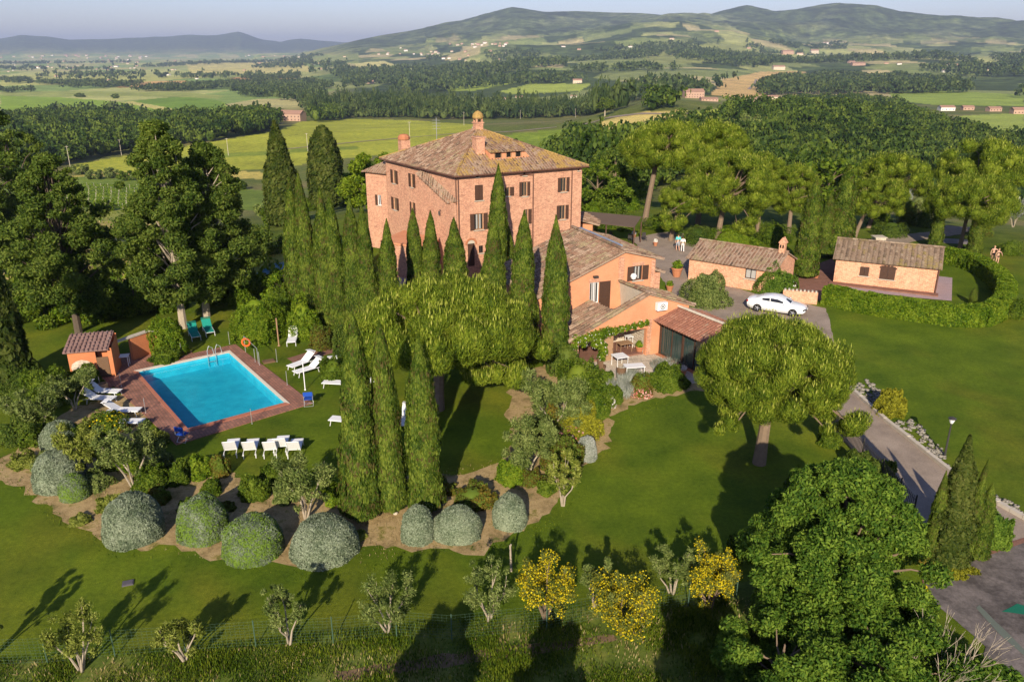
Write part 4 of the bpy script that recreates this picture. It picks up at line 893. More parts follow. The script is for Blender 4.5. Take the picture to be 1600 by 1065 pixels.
wall(mb, gb(S9, 0)[:2], gb(S9, 3.6)[:2], [(0, 0), (3.6, 0), (3.6, zR(S9)), (0, zR(S9))])
mb.build('wall', 'stucco', lw)
mb = MB(O5); wall(mb, gb(-.3, 2.9)[:2], gb(5.28, 2.9)[:2], [(0, 0), (5.6, 0), (5.6, 2.5), (0, 2.2)]); mb.poly([gb(5.275, .3, 0), gb(5.275, 2.9, 0), gb(5.275, 2.9, 2.5), gb(5.275, .3, 2.5)]); mb.build('porch_back_wall', 'rubble', lw)
mb = MB(O5); mb.poly([gb(5.28, .62, 2.3), gb(5.28, 3.62, 2.3), gb(5.05, 3.62, 4.32), gb(5.2, .62, 4.42)][::-1]); mb.poly([gb(2.72, .66, 2.3), gb(5.28, .66, 2.3), gb(5.28, .66, 4.34), gb(2.9, .66, 3.36)][::-1]); mb.poly([gb(2.85, .62, 2.3), gb(2.62, 3.62, 2.3), gb(2.62, 3.62, zL(2.62)), gb(2.85, .62, zL(2.85))]); mb.build('terrace_wall', 'stone_pale', lw)
mb = MB(O5); mb.poly([gb(2.6, .62, 2.42), gb(5.28, .62, 2.42), gb(5.28, 3.62, 2.42), gb(2.6, 3.62, 2.42)]); mb.build('roof_terrace', 'redpath', lw)
mb = MB(O5); tiles(mb, [gb(-.75, .62, zL(-.75)+.05), gb(-.75, 3.9, zL(-.75)+.05), gb(2.62, 3.62, zL(2.62)+.05), gb(2.9, .62, zL(2.9)+.05)], .30, .42, seed=41); mb.build('roof', 'tile', lw)
mb = MB(O5); tiles(mb, [gb(-.75, -.12, zL(-.75)+.05), gb(-.75, .62, zL(-.75)+.05), gb(5.25, .62, zL(5.25)+.05), gb(5.25, -.12, zL(5.25)+.05)], .30, .42, seed=43); mb.build('roof', 'tile', lw)
mb = MB(O5); tiles(mb, [gb(S9+.4, -.15, zR(S9+.4)+.06), gb(S9+.4, 3.65, zR(S9+.4)+.06), gb(5.05, 3.6, 4.45), gb(5.3, -.15, 4.5)], .30, .42, seed=42); mb.build('roof', 'tile', lw)
mb = MB(O5); ridge_caps(mb, gb(5.3, -.2, 4.55), gb(5.05, 3.6, 4.45), .16); mb.build('ridge_tiles', 'tile', lw)
mb = MB(O5); ridge_caps(mb, gb(-.8, -.12, zL(-.8)+.12), gb(5.3, -.12, 4.55), .13); mb.build('ridge_tiles', 'tile', lw)
mb = MB(O5); ridge_caps(mb, gb(S9+.4, -.12, zR(S9+.4)+.12), gb(5.3, -.12, 4.55), .13); mb.build('ridge_tiles', 'tile', lw)
mb = MB(O5)
for k in range(26): mb.box(gb(5.48, -.02, .1+.1*k), (.36 if k % 2 else .26, .06, .085), au)
mb.build('brick_quoin', 'brick', lw)
mb = MB(O5); mb.box(gb(-.15, .15, 1.0), (.4, .36, 2.0), au); mb.build('porch_pillar', 'brick', lw)
mb = MB(O5); mb.box(gb(2.35, .15, 1.0), (.75, .2, 2.0), au); mb.build('porch_screen', 'timber_pale', lw)
mb = MB(O5); q = [gb(-.3, .2)[:2], gb(5.2, .2)[:2], gb(5.2, 2.85)[:2], gb(-.3, 2.85)[:2]]; mb.prism(q, -.02, .14); mb.build('porch_floor', 'redpath', lw)
mb = MB(O5); mb.box(gb(6.2, -.22, 3.56), (.78, .32, .55), au); ac = mb.build('air_conditioner', 'white', lw)
mb = MB(O5)
for k in range(12): a = 2*math.pi*k/12; mb.box(gb(6.22+.17*math.cos(a), -.39, 3.56+.17*math.sin(a)), (.06, .02, .06), au)
mb.box(gb(6.22, -.385, 3.56), (.12, .012, .12), au); mb.build('fan_grille', 'steel', ac)
# --- glazed room
B5 = (10.36, 52.12); C5 = (12.6, 47.95); O6 = (B5[0], B5[1], 0); ug = ((C5[0]-B5[0])/4.74, (C5[1]-B5[1])/4.74); vg = (-ug[1], ug[0]); az_g = math.atan2(ug[1], ug[0])
gg = lambda s, t, z=0: (B5[0]+ug[0]*s+vg[0]*t, B5[1]+ug[1]*s+vg[1]*t, z)
gr = empty('glazed_garden_room', 'glass walled garden room under a red brown tile roof', 'conservatory', O6)
mb = MB(O6); mb.poly([gg(0, .03, 0), gg(4.7, .03, 0), gg(4.7, .03, 2.45), gg(0, .03, 2.45)]); mb.poly([gg(4.7, .03, 0), gg(4.7, 3.0, 0), gg(4.7, 3.0, 2.45), gg(4.7, .03, 2.45)]); mb.build('glazing', 'glass_green', gr)
mb = MB(O6)
for s in (.0, 2.35, 4.68): mb.box(gg(s, 0, 1.22), (.14, .14, 2.45), az_g)
for s in (1.2, 3.5): mb.box(gg(s, 0, 1.22), (.05, .06, 2.45), az_g)
mb.box(gg(2.35, 0, .05), (4.75, .12, .1), az_g); mb.box(gg(2.35, 0, 2.45), (4.75, .12, .12), az_g); mb.build('frame', 'timber', gr)
mb = MB(O6)
for s in (.35, .55, .75, .95, 1.5, 1.7, 2.7): mb.box(gg(s, -.0, 1.3), (.10, .02, 2.0), az_g)
mb.build('curtain', 'glass_green', gr)
mb = MB(O6); tiles(mb, [gg(-1.15, -.5, 2.5), gg(5.1, -.5, 2.5), gg(5.1, 1.55, 3.25), gg(-1.15, 1.35, 3.25)], .26, .42, seed=51); mb.build('roof', 'tile_red', gr)
mb = MB(O6); tiles(mb, [gg(5.1, 3.6, 2.55), gg(-.2, 3.6, 2.55), gg(-.2, 1.4, 3.25), gg(5.1, 1.55, 3.25)], .26, .42, seed=52); mb.build('roof', 'tile_red', gr)
mb = MB(O6); ridge_caps(mb, gg(-1.15, 1.35, 3.3), gg(5.1, 1.55, 3.3), .12); mb.build('ridge_tiles', 'stone_pale', gr)
mb = MB(O6); mb.prism([gg(-.1, -.35)[:2], gg(5, -.35)[:2], gg(5, 3)[:2], gg(-.1, 3)[:2]], -.05, .06); mb.build('plinth', 'terracotta', gr)
mb = MB(O6); mb.poly([gg(.3, 2.9, 0), gg(4.7, 2.9, 0), gg(4.7, 2.9, 2.5), gg(.3, 2.9, 2.5)]); mb.build('inner_wall', 'stone_pale', gr)

# --- pool shed and its wall
O7 = (-28.35, 47.35, 0); ash = R_(15); gs = lambda s, t, z=0: (O7[0]+math.cos(ash)*s-math.sin(ash)*t, O7[1]+math.sin(ash)*s+math.cos(ash)*t, z)
sh = empty('pool_shed', 'small orange pool shed with red tiled roof and slatted half door', 'shed', O7)
mb = MB(O7); c = [gs(0, 0)[:2], gs(2.6, 0)[:2], gs(2.6, 2.0)[:2], gs(0, 2.0)[:2]]
wall(mb, c[0], c[1], [(0, 0), (2.6, 0), (2.6, 2.0), (0, 2.0)], [(1.62, .05, 2.35, 1.9)]); wall(mb, c[1], c[2], [(0, 0), (2, 0), (2, 2.35), (0, 2.0)]); wall(mb, c[2], c[3], [(0, 0), (2.6, 0), (2.6, 2.35), (0, 2.35)]); wall(mb, c[3], c[0], [(0, 0), (2, 0), (2, 2.0), (0, 2.35)])
mb.poly([gs(1.6, .6, 0), gs(2.4, .6, 0), gs(2.4, .6, 2), gs(1.6, .6, 2)]); mb.build('wall', 'stucco_red', sh)
mb = MB(O7); mb.poly([gs(.45+.42*math.cos(a)*1.6+.3, -.012, .85+.5*math.sin(a)) for a in [k*math.pi/6 for k in range(12)]]); mb.build('bare_patch', 'rubble', sh)
mb = MB(O7); mb.box(gs(1.98, .02, .75), (.7, .05, 1.35), ash)
for k in range(9): mb.box(gs(1.98, -.02, .18+.14*k), (.66, .03, .05), ash)
mb.build('door', 'wicker', sh)
mb = MB(O7); tiles(mb, [gs(-.2, -.2, 2.0), gs(2.45, -.2, 2.0), gs(2.45, 2.15, 2.45), gs(-.2, 2.15, 2.45)], .26, .42, seed=61); mb.build('roof', 'tile_mauve', sh)
wa, wb = (-25.75, 49.7), (-24.55, 51.95); O8 = (wa[0], wa[1], 0); aww = math.atan2(wb[1]-wa[1], wb[0]-wa[0])
gw = empty('garden_wall', 'orange garden wall with brick coping and open timber beam beside the pool shed', 'wall', O8)
q0 = (-26.75, 49.6); q1 = (-25.4, 52.15); qm = lerp(q0, q1, .52); rzw = math.atan2(q1[1]-q0[1], q1[0]-q0[0])
mb = MB(O8); mb.box(((qm[0]+q1[0])/2, (qm[1]+q1[1])/2, .8), (math.dist(qm, q1), .25, 1.6), rzw); mb.box((-24.75, 52.2, .8), (1.3, .25, 1.6), R_(-8)); mb.build('panel', 'stucco_red', gw)
mb = MB(O8); mb.box(((q0[0]+q1[0])/2, (q0[1]+q1[1])/2, 1.68), (math.dist(q0, q1)+.1, .34, .10), rzw); mb.build('coping', 'stone_pale', gw)
mb = MB(O8); mb.box((-24.75, 52.2, 1.68), (1.4, .34, .09), R_(-8)); mb.build('coping', 'stone_pale', gw)
# --- low crenellated brick wall near the car
a, b = G(1222, 470, flat=True), G(1276, 475, flat=True); O9 = (a[0], a[1], 0); bw = empty('low_brick_wall', 'low brick wall with toothed coping between car and brick path', 'wall', O9)
az_ = math.atan2(b[1]-a[1], b[0]-a[0]); L = math.dist(a, b); mb = MB(O9); mb.box(((a[0]+b[0])/2, (a[1]+b[1])/2, .5), (L, .3, 1.0), az_); mb.build('wall', 'brick_out', bw)
mb = MB(O9)
for k in range(int(L/.28)): t = (k+.5)/int(L/.28); mb.box((a[0]+(b[0]-a[0])*t, a[1]+(b[1]-a[1])*t, 1.05+.03*(k % 2)), (.14, .34, .12), az_)
mb.build('coping', 'stone_pale', bw)
# --- pergola behind the villa with brown awning
c4_ = [G(920, 334, 2.5, True), G(996, 344, 2.4, True), G(977, 353, 2.2, True), G(913, 338, 2.2, True)]
pg = empty('pergola', 'vine wrapped pergola with brown fabric roof beside the villa', 'pergola', (c4_[2][0], c4_[2][1], 0)); Op = (c4_[2][0], c4_[2][1], 0)
c4_ = [(8.0, 89.4), (14.2, 86.6), (13.0, 83.6), (7.0, 86.6)]
mb = MB(Op); mb.slab([(x, y, z) for (x, y), z in zip(c4_, (2.95, 2.9, 2.35, 2.4))], .06); mb.build('canopy', 'brown_awning', pg)
for x, y in c4_+[(10.2, 85.2)]: mb = MB(Op); mb.box((x, y, 1.15), (.14, .14, 2.3)); mb.build('post', 'timber', pg)
O10 = (5.2, 92, 0); ob = empty('rear_tiled_shed', 'small tiled roof building tucked behind the right corner of the villa', 'shed', O10)
mb = MB(O10); mb.prism([(7.0, 84.6), (8.6, 84.0), (9.2, 88), (7.4, 89)], 0, 2.5); mb.build('wall', 'stucco', ob)
mb = MB(O10); tiles(mb, [(9.3, 83.8, 2.5), (9.9, 88.3, 2.5), (7.3, 89, 3.1), (6.7, 84.4, 3.1)], .3, .42, seed=71); mb.build('roof', 'tile', ob)
# ------------------------------------------------------------------ plants
def lathe_core(prof, n, mul, rng, wob_=.1):
    V = []; F = []
    for i, (r, z) in enumerate(prof):
        for k in range(n): t = 2*math.pi*k/n; q = r*mul*(1+rng.uniform(-wob_, wob_)); V.append((q*math.cos(t), q*math.sin(t), z))
    for i in range(len(prof)-1):
        for k in range(n): F.append((i*n+k, i*n+(k+1) % n, (i+1)*n+(k+1) % n, (i+1)*n+k))
    return np.array(V), np.array(F)
def cypress_crown(seed, n, shape='slim', mat='cypress', L=.13, W=.045):
    rng = np.random.default_rng(seed); H = 10.; R = 1.1
    if shape == 'slim': f = lambda t: R*1.08*np.clip(t/.05+.35, 0, 1)*np.power(np.clip(1-np.power(t, 3.9), 0, 1), 1.0)*(1-.24*t)*(.90+.07*np.sin(t*7+seed)+.04*np.sin(t*19+seed*2))
    elif shape == 'cone': f = lambda t: R*np.clip(t/.05+.35, 0, 1)*np.power(np.clip(1-np.power(t, 1.9), 0, 1), .9)*(.88+.12*np.sin(t*17+seed))
    else: f = lambda t: R*np.clip(t/.12+.2, 0, 1)*np.power(np.clip(1-np.power(np.abs(t*1.6-.6).clip(0, 1), 2.6), 0, 1), .6)
    t = rng.uniform(0, 1, n*2); keep = rng.uniform(0, R, n*2) < f(t)+.15; t = t[keep][:n]; th = rng.uniform(0, 2*math.pi, len(t))
    lump = vnoise(th*5/math.pi*2+seed, t*12, seed)*.5+vnoise(th*14/math.pi, t*36, seed+1)*.5
    rr = f(t)*(.74+.46*lump)*rng.uniform(.88, 1.04, len(t)); z = .25+t*(H-.35)
    P = np.stack([rr*np.cos(th), rr*np.sin(th), z], 1); Nn = np.stack([np.cos(th), np.sin(th), np.full(len(t), .25)], 1)
    up = np.stack([.25*np.cos(th), .25*np.sin(th), np.ones(len(t))], 1)
    V, F = leaves(P, Nn, L, W, rng, up, .8, .45)
    prof = [(float(f(np.array(q))), .25+q*(H-.5)) for q in np.linspace(0, .97, 18)]
    cv, cf = lathe_core(prof, 12, .80, rng)
    V, F = merge([(V, F), (cv, cf)]); return fast_mesh('crown', V, F, [mat])
def trunk_mesh(h, r, name='trunk', bark='bark'):
    mb = MB(); mb.tube([(0, 0, -.3), (0, 0, h*.5), (.03, .02, h)], [r*1.2, r, r*.7], 7)
    me = bpy.data.meshes.new(name); me.from_pydata(mb.v, [], mb.f); me.materials.append(M[bark]); return me
CYP = [cypress_crown(s, 20000) for s in (1, 2, 3, 4, 5)]; CYPB = [cypress_crown(11, 9000, 'blunt', 'cypress_dark', .26, .10), cypress_crown(12, 9000, 'slim', 'cypress_dark', .26, .10)]
CONE = cypress_crown(21, 16000, 'cone', 'cypress_dark', .12, .08)
CTR = trunk_mesh(1.2, .16)
def cypress(px, py, top, wpx, label, mesh=None, group=None, x=None, y=None, h=None):
    if x is None: x, y = G(px, py)
    z = tz1(x, y); z = 0.0 if abs(z) < .02 else z
    h = h or height_for(x, y, top, z); s = pxm(x, y, z+h*.4); w = wpx/s/2/1.04
    e = empty('cypress', label, 'cypress tree', (x, y, z), (px*7 % 6.28), group, (w, w, h/10)); e.rotation_euler = (math.sin(px)*.022, math.cos(px*1.7)*.022, px*7 % 6.28)
    link('crown', mesh or CYP[int(px) % 5], e); link('trunk', CTR, e); return e
cypress(564,808,486,64,'tallest leftmost of the three cypresses standing in the planting bed', CYP[0])
cypress(613,800,499,52,'middle cypress of the three in the planting bed, narrow and slightly shaded', CYP[1])
cypress(666,798,523,58,'right cypress of the trio in the planting bed, beside the silver shrubs', CYP[2])
g_ = 'tall cypresses in the row before the villa'
ordn = ['leftmost','second from the left','third from the left','fourth from the left','fifth from the left','sixth from the left','seventh from the left']
for i, (px, py, tp, w_) in enumerate([(469,502,275,36),(490,506,266,36),(513,510,289,37),(531,512,300,34),(557,512,306,36),(580,514,318,34),(608,510,341,34)]):
    cypress(px, py, tp, w_, 'tall cypress %s in the dense row left of the villa' % ordn[i], group=g_)
cypress(651,474,324,30,'left one of the two touching cypresses before the villa corner', group=g_)
cypress(674,474,327,32,'right one of the two touching cypresses before the villa corner', group=g_)
cypress(713,480,338,40,'cypress just left of the arched villa door', group=g_)
cypress(776,452,255,34,'slender dark cypress rising highest against the villa facade', CYP[1], group=g_)
cypress(794,442,352,20,'short slim cypress squeezed between two taller ones at the villa front', CYP[0], group=g_)
cypress(769,535,330,42,'broad cypress right of the arched villa door', group=g_)
cypress(815,562,326,48,'cypress left of the orange annex roof, second last in the row', group=g_)
cypress(868,575,336,46,'cypress touching the orange annex, last and nearest of the row', CYP[2], group=g_)
cypress(446,352,189,52,'dark old cypress with lopsided crown far left behind the row', CYPB[1])
cypress(512,330,196,48,'dark blunt topped cypress behind the tall row', CYPB[0])
cypress(16,606,352,66,'dark cypress at the left edge near the pool shed', CYPB[1])
cypress(1256,434,277,40,'cypress between the two brick outbuildings, left one', CYP[1])
cypress(1306,402,256,46,'tall cypress just behind the left end of the brick cottage', CYP[0])
cypress(1284,402,300,26,'thin cypress half hidden behind the tall one near the cottage', CYP[2])
cypress(1460,388,284,20,'slim cypress behind the cottage roof beside the far lane', CYP[1])
cypress(1520,398,322,24,'slim cypress on the lawn behind the curved hedge', CYP[2])
cypress(1525,872,755,32,'small dark cypress beside the driveway at lower right', CYP[0])
cypress(1236,800,726,38,'young cypress poking out beside the big leafy tree', CYP[1])
cypress(1519,476,449,13,'tiny young cypress on the lawn enclosed by the curved hedge', CYP[2])
cypress(1452,878,735,26,'thin dark cypress left of the browned conifer',CYP[3]); cypress(1503,876,716,24,'thin dark cypress right behind the browned conifer',CYP[4])
e = cypress(1478,880,680,66,'conical juniper like conifer with browned foliage by the driveway', CONE); e.name = 'conifer'; e['category'] = 'conifer tree'

def limbs(mb, base, ends, r0, rng, sag=.0, split=None, n=6):
    base = Vector(base)
    for e, r in ends:
        e = Vector(e); m1 = base.lerp(e, .35)+Vector((rng.uniform(-.1, .1), rng.uniform(-.1, .1), .12))*(e-base).length*.7
        m2 = base.lerp(e, .7)+Vector((rng.uniform(-.08, .08), rng.uniform(-.08, .08), .10))*(e-base).length
        mb.tube([base, m1, m2, e], [r, r*.75, r*.5, r*.2], n, False)
def clump_leaves(clumps, per_area, L, W, rng, up=None, mixa=0, flat=1., inner=.72, shell=(.78, 1.08), cull_in=True, rnd=.6, core=True):
    parts = []; C = np.array([c[:3] for c in clumps]); R = np.array([c[3] for c in clumps])
    for i, c in enumerate(clumps):
        n = int(per_area*c[3]**2); d = sphere_pts(n, rng)
        q = c[3]*rng.uniform(*shell, n)[:, None]; P = C[i]+d*q*np.array([1, 1, flat])
        if cull_in:
            D = np.linalg.norm((P[:, None]-C[None])/np.array([1, 1, flat]), axis=2)/R[None]; D[:, i] = 9
            k = D.min(1) > .70; P = P[k]; d = d[k]
        if not len(P): continue
        ax = None
        if up is not None: ax = d*up[0]+np.array([0, 0, up[1]])
        parts.append(leaves(P, d, L, W, rng, ax, mixa, rnd))
        if core and len(P) > .35*n: parts.append(lowball(c[:3], c[3]*inner, flat, rng))
    return merge(parts)
def stone_pine(name, px, py, H, R, th, label, seed=1, off=(0, 0), n=9000, low=.35, trunk_r=.3, side=None, dens=1.0, cs=.20, fork=None, group=None, loc=None):
    x, y = loc or G(px, py); z = tz1(x, y)
    e = empty(name, label, 'pine tree', (x, y, z), 0, group); rng = np.random.default_rng(seed)
    cl = []; k = int(110*dens)
    zc = H-th
    for i in range(k):
        d = sphere_pts(1, rng)[0]; u = rng.uniform(0, 1)
        if d[2] < -low: d[2] = -low*rng.uniform(.2, 1)
        q = rng.uniform(.80, .90) if u < .85 else rng.uniform(.3, .75)
        r = R*cs*rng.uniform(.62, .95)
        cl.append((off[0]+d[0]*(R)*q, off[1]+d[1]*R*q, zc+d[2]*th*q, r))
    if side:
        for (sx, sy, sz, sr) in side:
            for _ in range(7): cl.append((sx+rng.normal(0, sr*.5), sy+rng.normal(0, sr*.5), sz+rng.normal(0, sr*.3), sr*rng.uniform(.35, .6)))
    n = int(n*4.6); area = sum(c[3]**2 for c in cl); pa = n/area*1.6
    s = .05+.05*R/4
    V, F = clump_leaves(cl, pa, .088*R/4.2+.022, .013*R/4.2+.006, rng, (1., .9), .75, .85, .70, (.80, 1.10), rnd=.5)
    # pale upright candles on the outside
    m_ = int(n*.035); idx = rng.integers(0, len(cl), m_); d = sphere_pts(m_, rng); d[:, 2] = np.abs(d[:, 2])*.9+.3
    C = np.array([c[:3] for c in cl]); Rr = np.array([c[3] for c in cl]); P = C[idx]+d*Rr[idx][:, None]*np.array([1, 1, .85])*1.08
    D = np.linalg.norm(P[:, None]-C[None], axis=2)/Rr[None]; D[np.arange(m_), idx] = 9; kp = D.min(1) > 1.; P = P[kp]; d = d[kp]
    V2, F2 = leaves(P+np.array([0, 0, .05]), d*np.array([1, 1, .1]), .10*R/4.2+.03, .016*R/4.2+.007, rng, np.array([0, 0, 1.])+d*.12, 1., .12)
    mi = np.concatenate([np.zeros(len(F)), np.ones(len(F2))]); V, F = merge([(V, F), (V2, F2)])
    link('crown', fast_mesh('crown', V, F, ['pine', 'candle'], mi), e)
    mb = MB(); rr = random.Random(seed); fz = fork or H*.38
    ox, oy = off; mb.tube([(0, 0, -.3), (ox*.15, oy*.15, fz*.4), (ox*.4, oy*.4, fz), (ox*.8, oy*.8, zc)], [trunk_r*1.25, trunk_r, trunk_r*.85, trunk_r*.4], 9, False)
    ends = [(c[:3], trunk_r*.30) for c in cl[::3]]
    for k_, (c, r) in enumerate(ends):
        t = rr.uniform(.3, 1); b = (ox*(.4+.4*t), oy*(.4+.4*t), fz+(zc-fz)*t*.8); limbs(mb, b, [(c, r)], r, rr, n=5)
    mb.build('trunk', 'bark', e, uv=False); return e
E_ = stone_pine
E_('umbrella_pine',1186,724,7.5,3.75,2.9,'broad umbrella pine standing alone on the front lawn, the nearest pine',3,(.6,.9),30000,.48,.30,side=[(3.6,-1.6,3.0,1.0),(-2.2,-.8,3.0,.75),(2.6,-.8,3.4,.9)],dens=1.5,cs=.21,fork=3.0)
E_('umbrella_pine',684,640,7.1,5.3,2.5,'widest umbrella pine spreading in front of the cypress row beside the annex',4,(.3,1.8),34000,.32,.34,side=[(4.6,1.2,3.0,1.5),(2.6,.2,2.0,1.1),(5.2,3.0,3.6,1.4),(-4.0,1.8,4.6,1.1)],dens=1.5,cs=.2,fork=2.6)
E_('umbrella_pine',1006,352,12.0,5.6,3.3,'tall umbrella pine with long bare trunk beside the pergola',5,(2.6,1.0),15000,.4,.33,dens=1.1,cs=.2,fork=7.0)
E_('umbrella_pine',1120,378,10.0,5.0,4.2,'rounded umbrella pine behind the low brick outbuilding',6,(1.0,1.0),15000,.7,.32,side=[(-5.2,-.5,2.6,1.4),(3.0,-1.0,2.6,1.3)],dens=1.2,fork=3.0)
E_('umbrella_pine',1047,376,6.5,2.6,2.0,'small leaning pine between the couple and the tall pine',7,(1.2,.8),7000,.6,.26,dens=.8,fork=2)
E_('umbrella_pine',1090,350,12.3,5.0,3.2,'umbrella pine filling the gap behind the two large pines',8,(.8,1.5),13000,.4,.3,fork=6)
E_('umbrella_pine',1184,362,8.9,3.7,3.8,'umbrella pine right behind the gabled chimney of the brick outbuilding',9,(.4,2.5),11000,.6,.26,fork=3)
E_('umbrella_pine',1232,364,7.9,3.2,3.6,'umbrella pine just left of the cypress pair, behind the dark hedge',10,(.6,2),10000,.6,.25,fork=3)
E_('umbrella_pine',1334,372,6.8,3.6,2.7,'leaning umbrella pine behind the cottage, the left of two',11,(2.0,.5),9000,.5,.22,fork=2.4)
E_('umbrella_pine',1356,356,8.6,4.4,3.0,'umbrella pine behind the cottage, the right of two',12,(2.6,1.0),9000,.5,.22,fork=3)
E_('umbrella_pine',1499,390,8.0,4.6,3.1,'umbrella pine by the far lane at right, slim straight trunk',13,(.6,.5),11000,.5,.2,fork=3.6)
E_('umbrella_pine',1522,362,10.2,5.6,3.0,'flat topped umbrella pine at the far right edge of the garden',14,(.6,1.5),10000,.4,.25,fork=4.5)

def broad_tree(name, px, py, H, R, label, mat='broad', seed=1, z0=.25, nclump=40, n=22000, L=.17, W=.085, trunk=.25, bark='bark', shape='round', cat='tree', cs=.26, group=None, loc=None, off=(0, 0), core=True, gap=.9, flat=.75, toponly=None, shell=(.45, 1.15)):
    x, y = loc or G(px, py); z = tz1(x, y); e = empty(name, label, cat, (x, y, z), 0, group); rng = np.random.default_rng(seed)
    cl = []
    for i in range(nclump):
        t = (i+.5)/nclump; zz = z0+(1-z0)*t
        if shape == 'cone': rad = R*(1-((t-.12)/.95 if t > .12 else 0))*1.0
        elif shape == 'oval': rad = R*math.sin(math.pi*(t*.84+.13))**.8*(1-.22*t)*(1.12 if i % 3 else .8)
        elif shape == 'round': rad = R*math.sqrt(max(.04, 1-(abs(t-.42)/.62)**2.2))
        else: rad = R*(.55+.45*math.sin(t*math.pi))*(1-.35*t)
        a = i*2.399+rng.uniform(-.5, .5); q = rad*math.sqrt(rng.uniform(.12, 1))
        cl.append((off[0]*t+q*math.cos(a), off[1]*t+q*math.sin(a), H*zz*.97, R*cs*rng.uniform(.6, 1.25)*(1.05-.45*t)))
    area = sum(c[3]**2 for c in cl)
    V, F = clump_leaves(cl, n/area*1.5, L, W, rng, (1., -.1), .35, flat, .55, shell, rnd=.9, core=core)
    link('crown', fast_mesh('crown', V, F, [mat]), e)
    mb = MB(); rr = random.Random(seed)
    mb.tube([(0, 0, -.3), (off[0]*.1, off[1]*.1, H*z0*.8), (off[0]*.5, off[1]*.5, H*.55), (off[0]*.9, off[1]*.9, H*.9)], [trunk*1.25, trunk, trunk*.6, trunk*.15], 8, False)
    for c in cl[::2]: b = (off[0]*.3, off[1]*.3, max(H*z0*.7, c[2]*.62)); limbs(mb, b, [(c[:3], trunk*.28)], 0, rr, n=5)
    mb.build('trunk', bark, e, uv=False); return e
B = broad_tree
B('broadleaf_tree',287,512,15.6,3.5,'tall broadleaf tree with pale trunk behind the green loungers, left of two','broad_dark',31,.17,150,80000,.13,.055,.27,'bark_pale','oval',cs=.17,flat=.7,core=False,shell=(.2,1.5))
B('broadleaf_tree',322,494,13.6,4.2,'broad dark crowned tree with pale trunk, right of the two behind the loungers','broad_dark',32,.18,160,80000,.13,.055,.27,'bark_pale','oval',cs=.165,flat=.7,core=False,shell=(.2,1.5),off=(1.2,1))
B('broadleaf_tree',123,518,13.4,3.7,'open layered broadleaf tree standing behind the pool shed','broad_dark',33,.17,130,64000,.13,.055,.25,'bark_dark','oval',cs=.17,flat=.7,core=False,shell=(.2,1.5))
B('broadleaf_tree',48,400,19,6.0,'huge dark tree mass at the upper left edge','broad_dark',34,.12,90,44000,.2,.09,.4,'bark_dark','round',cs=.21)
B('broadleaf_tree',-25,430,20,6.5,'dark broad tree cut by the left frame edge','broad_dark',35,.12,70,30000,.2,.09,.4,'bark_dark','round',cs=.21)
B('broadleaf_tree',1290,985,7.0,3.3,'big bright green leafy tree filling the lower right foreground','broad',36,.06,170,150000,.075,.036,.25,'bark','oval',cs=.2,flat=.75)
B('leafy_shrub',1215,1085,2.3,2.3,'dense leafy foreground shrub right of the bare earth at the bottom edge','broad',37,.1,36,36000,.075,.036,.15,'bark','round','shrub',cs=.26)
B('leafy_shrub',1365,1110,3.0,2.5,'large leafy shrub in the foreground below the big tree','broad',38,.05,50,45000,.075,.036,.15,'bark','round','shrub',cs=.3)
B('leafy_shrub',1500,1120,1.9,1.9,'leafy shrub at the bottom right beside the grey paved court','broad',39,.05,40,32000,.075,.036,.12,'bark','round','shrub',cs=.3)
B('leafy_shrub',1390,1010,2.1,1.4,'leafy shrub behind the bare branched sapling','broad',40,.05,36,22000,.075,.036,.12,'bark','round','shrub',cs=.3)
B('broadleaf_tree',590,330,7.5,4.5,'light green tree left of the villa behind the cypresses','lime',41,.1,34,12000,.22,.12,.2,cs=.28)
B('broadleaf_tree',548,322,6.5,4.0,'yellow green bushy tree behind the tall cypress row','lime',42,.08,30,10000,.22,.12,.2,cs=.28)
B('broadleaf_tree',595,300,9.5,3.4,'small dark round tree at the edge of the field behind the villa','broad_dark',43,.25,22,7000,.26,.14,.2,cs=.3)
B('broadleaf_tree',932,335,7.0,4.4,'olive green tree directly right of the villa','bush',44,.1,30,9000,.24,.12,.2,cs=.28)
B('broadleaf_tree',960,315,8.0,4.4,'dark green tree behind the pergola','broad_dark',45,.1,30,9000,.24,.12,.2,cs=.28)
B('broadleaf_tree',898,222,9.5,6.5,'round tree in the meadow right of the villa roof','broad_dark',46,.1,26,6000,.42,.24,.3,cs=.3)
B('broadleaf_tree',800,238,6.0,5.0,'dark round bush like tree behind the villa roof','broad_dark',47,.05,22,5000,.42,.24,.3,cs=.32)
B('broadleaf_tree',945,182,11,5.0,'lone spreading pine with bare trunk beside the white track','broad_dark',48,.55,18,3500,.5,.3,.35,'bark_pale','round',cs=.34)
for i, (x, y, h, r) in enumerate([(-3.6,13.6,5.4,1.3),(.4,14.0,4.9,1.2),(5.4,14.2,5.2,1.5)]):
    B('lower_bank_tree',0,0,h,r,['left tree on the grass bank below the wire fence, casting its shadow over the fence','middle tree on the grass bank below the wire fence, casting its shadow uphill','right tree on the grass bank below the wire fence, shading the brooms'][i],'broad_dark',90+i,.12,44,9000,.13,.07,.12,cs=.42,loc=(x,y))
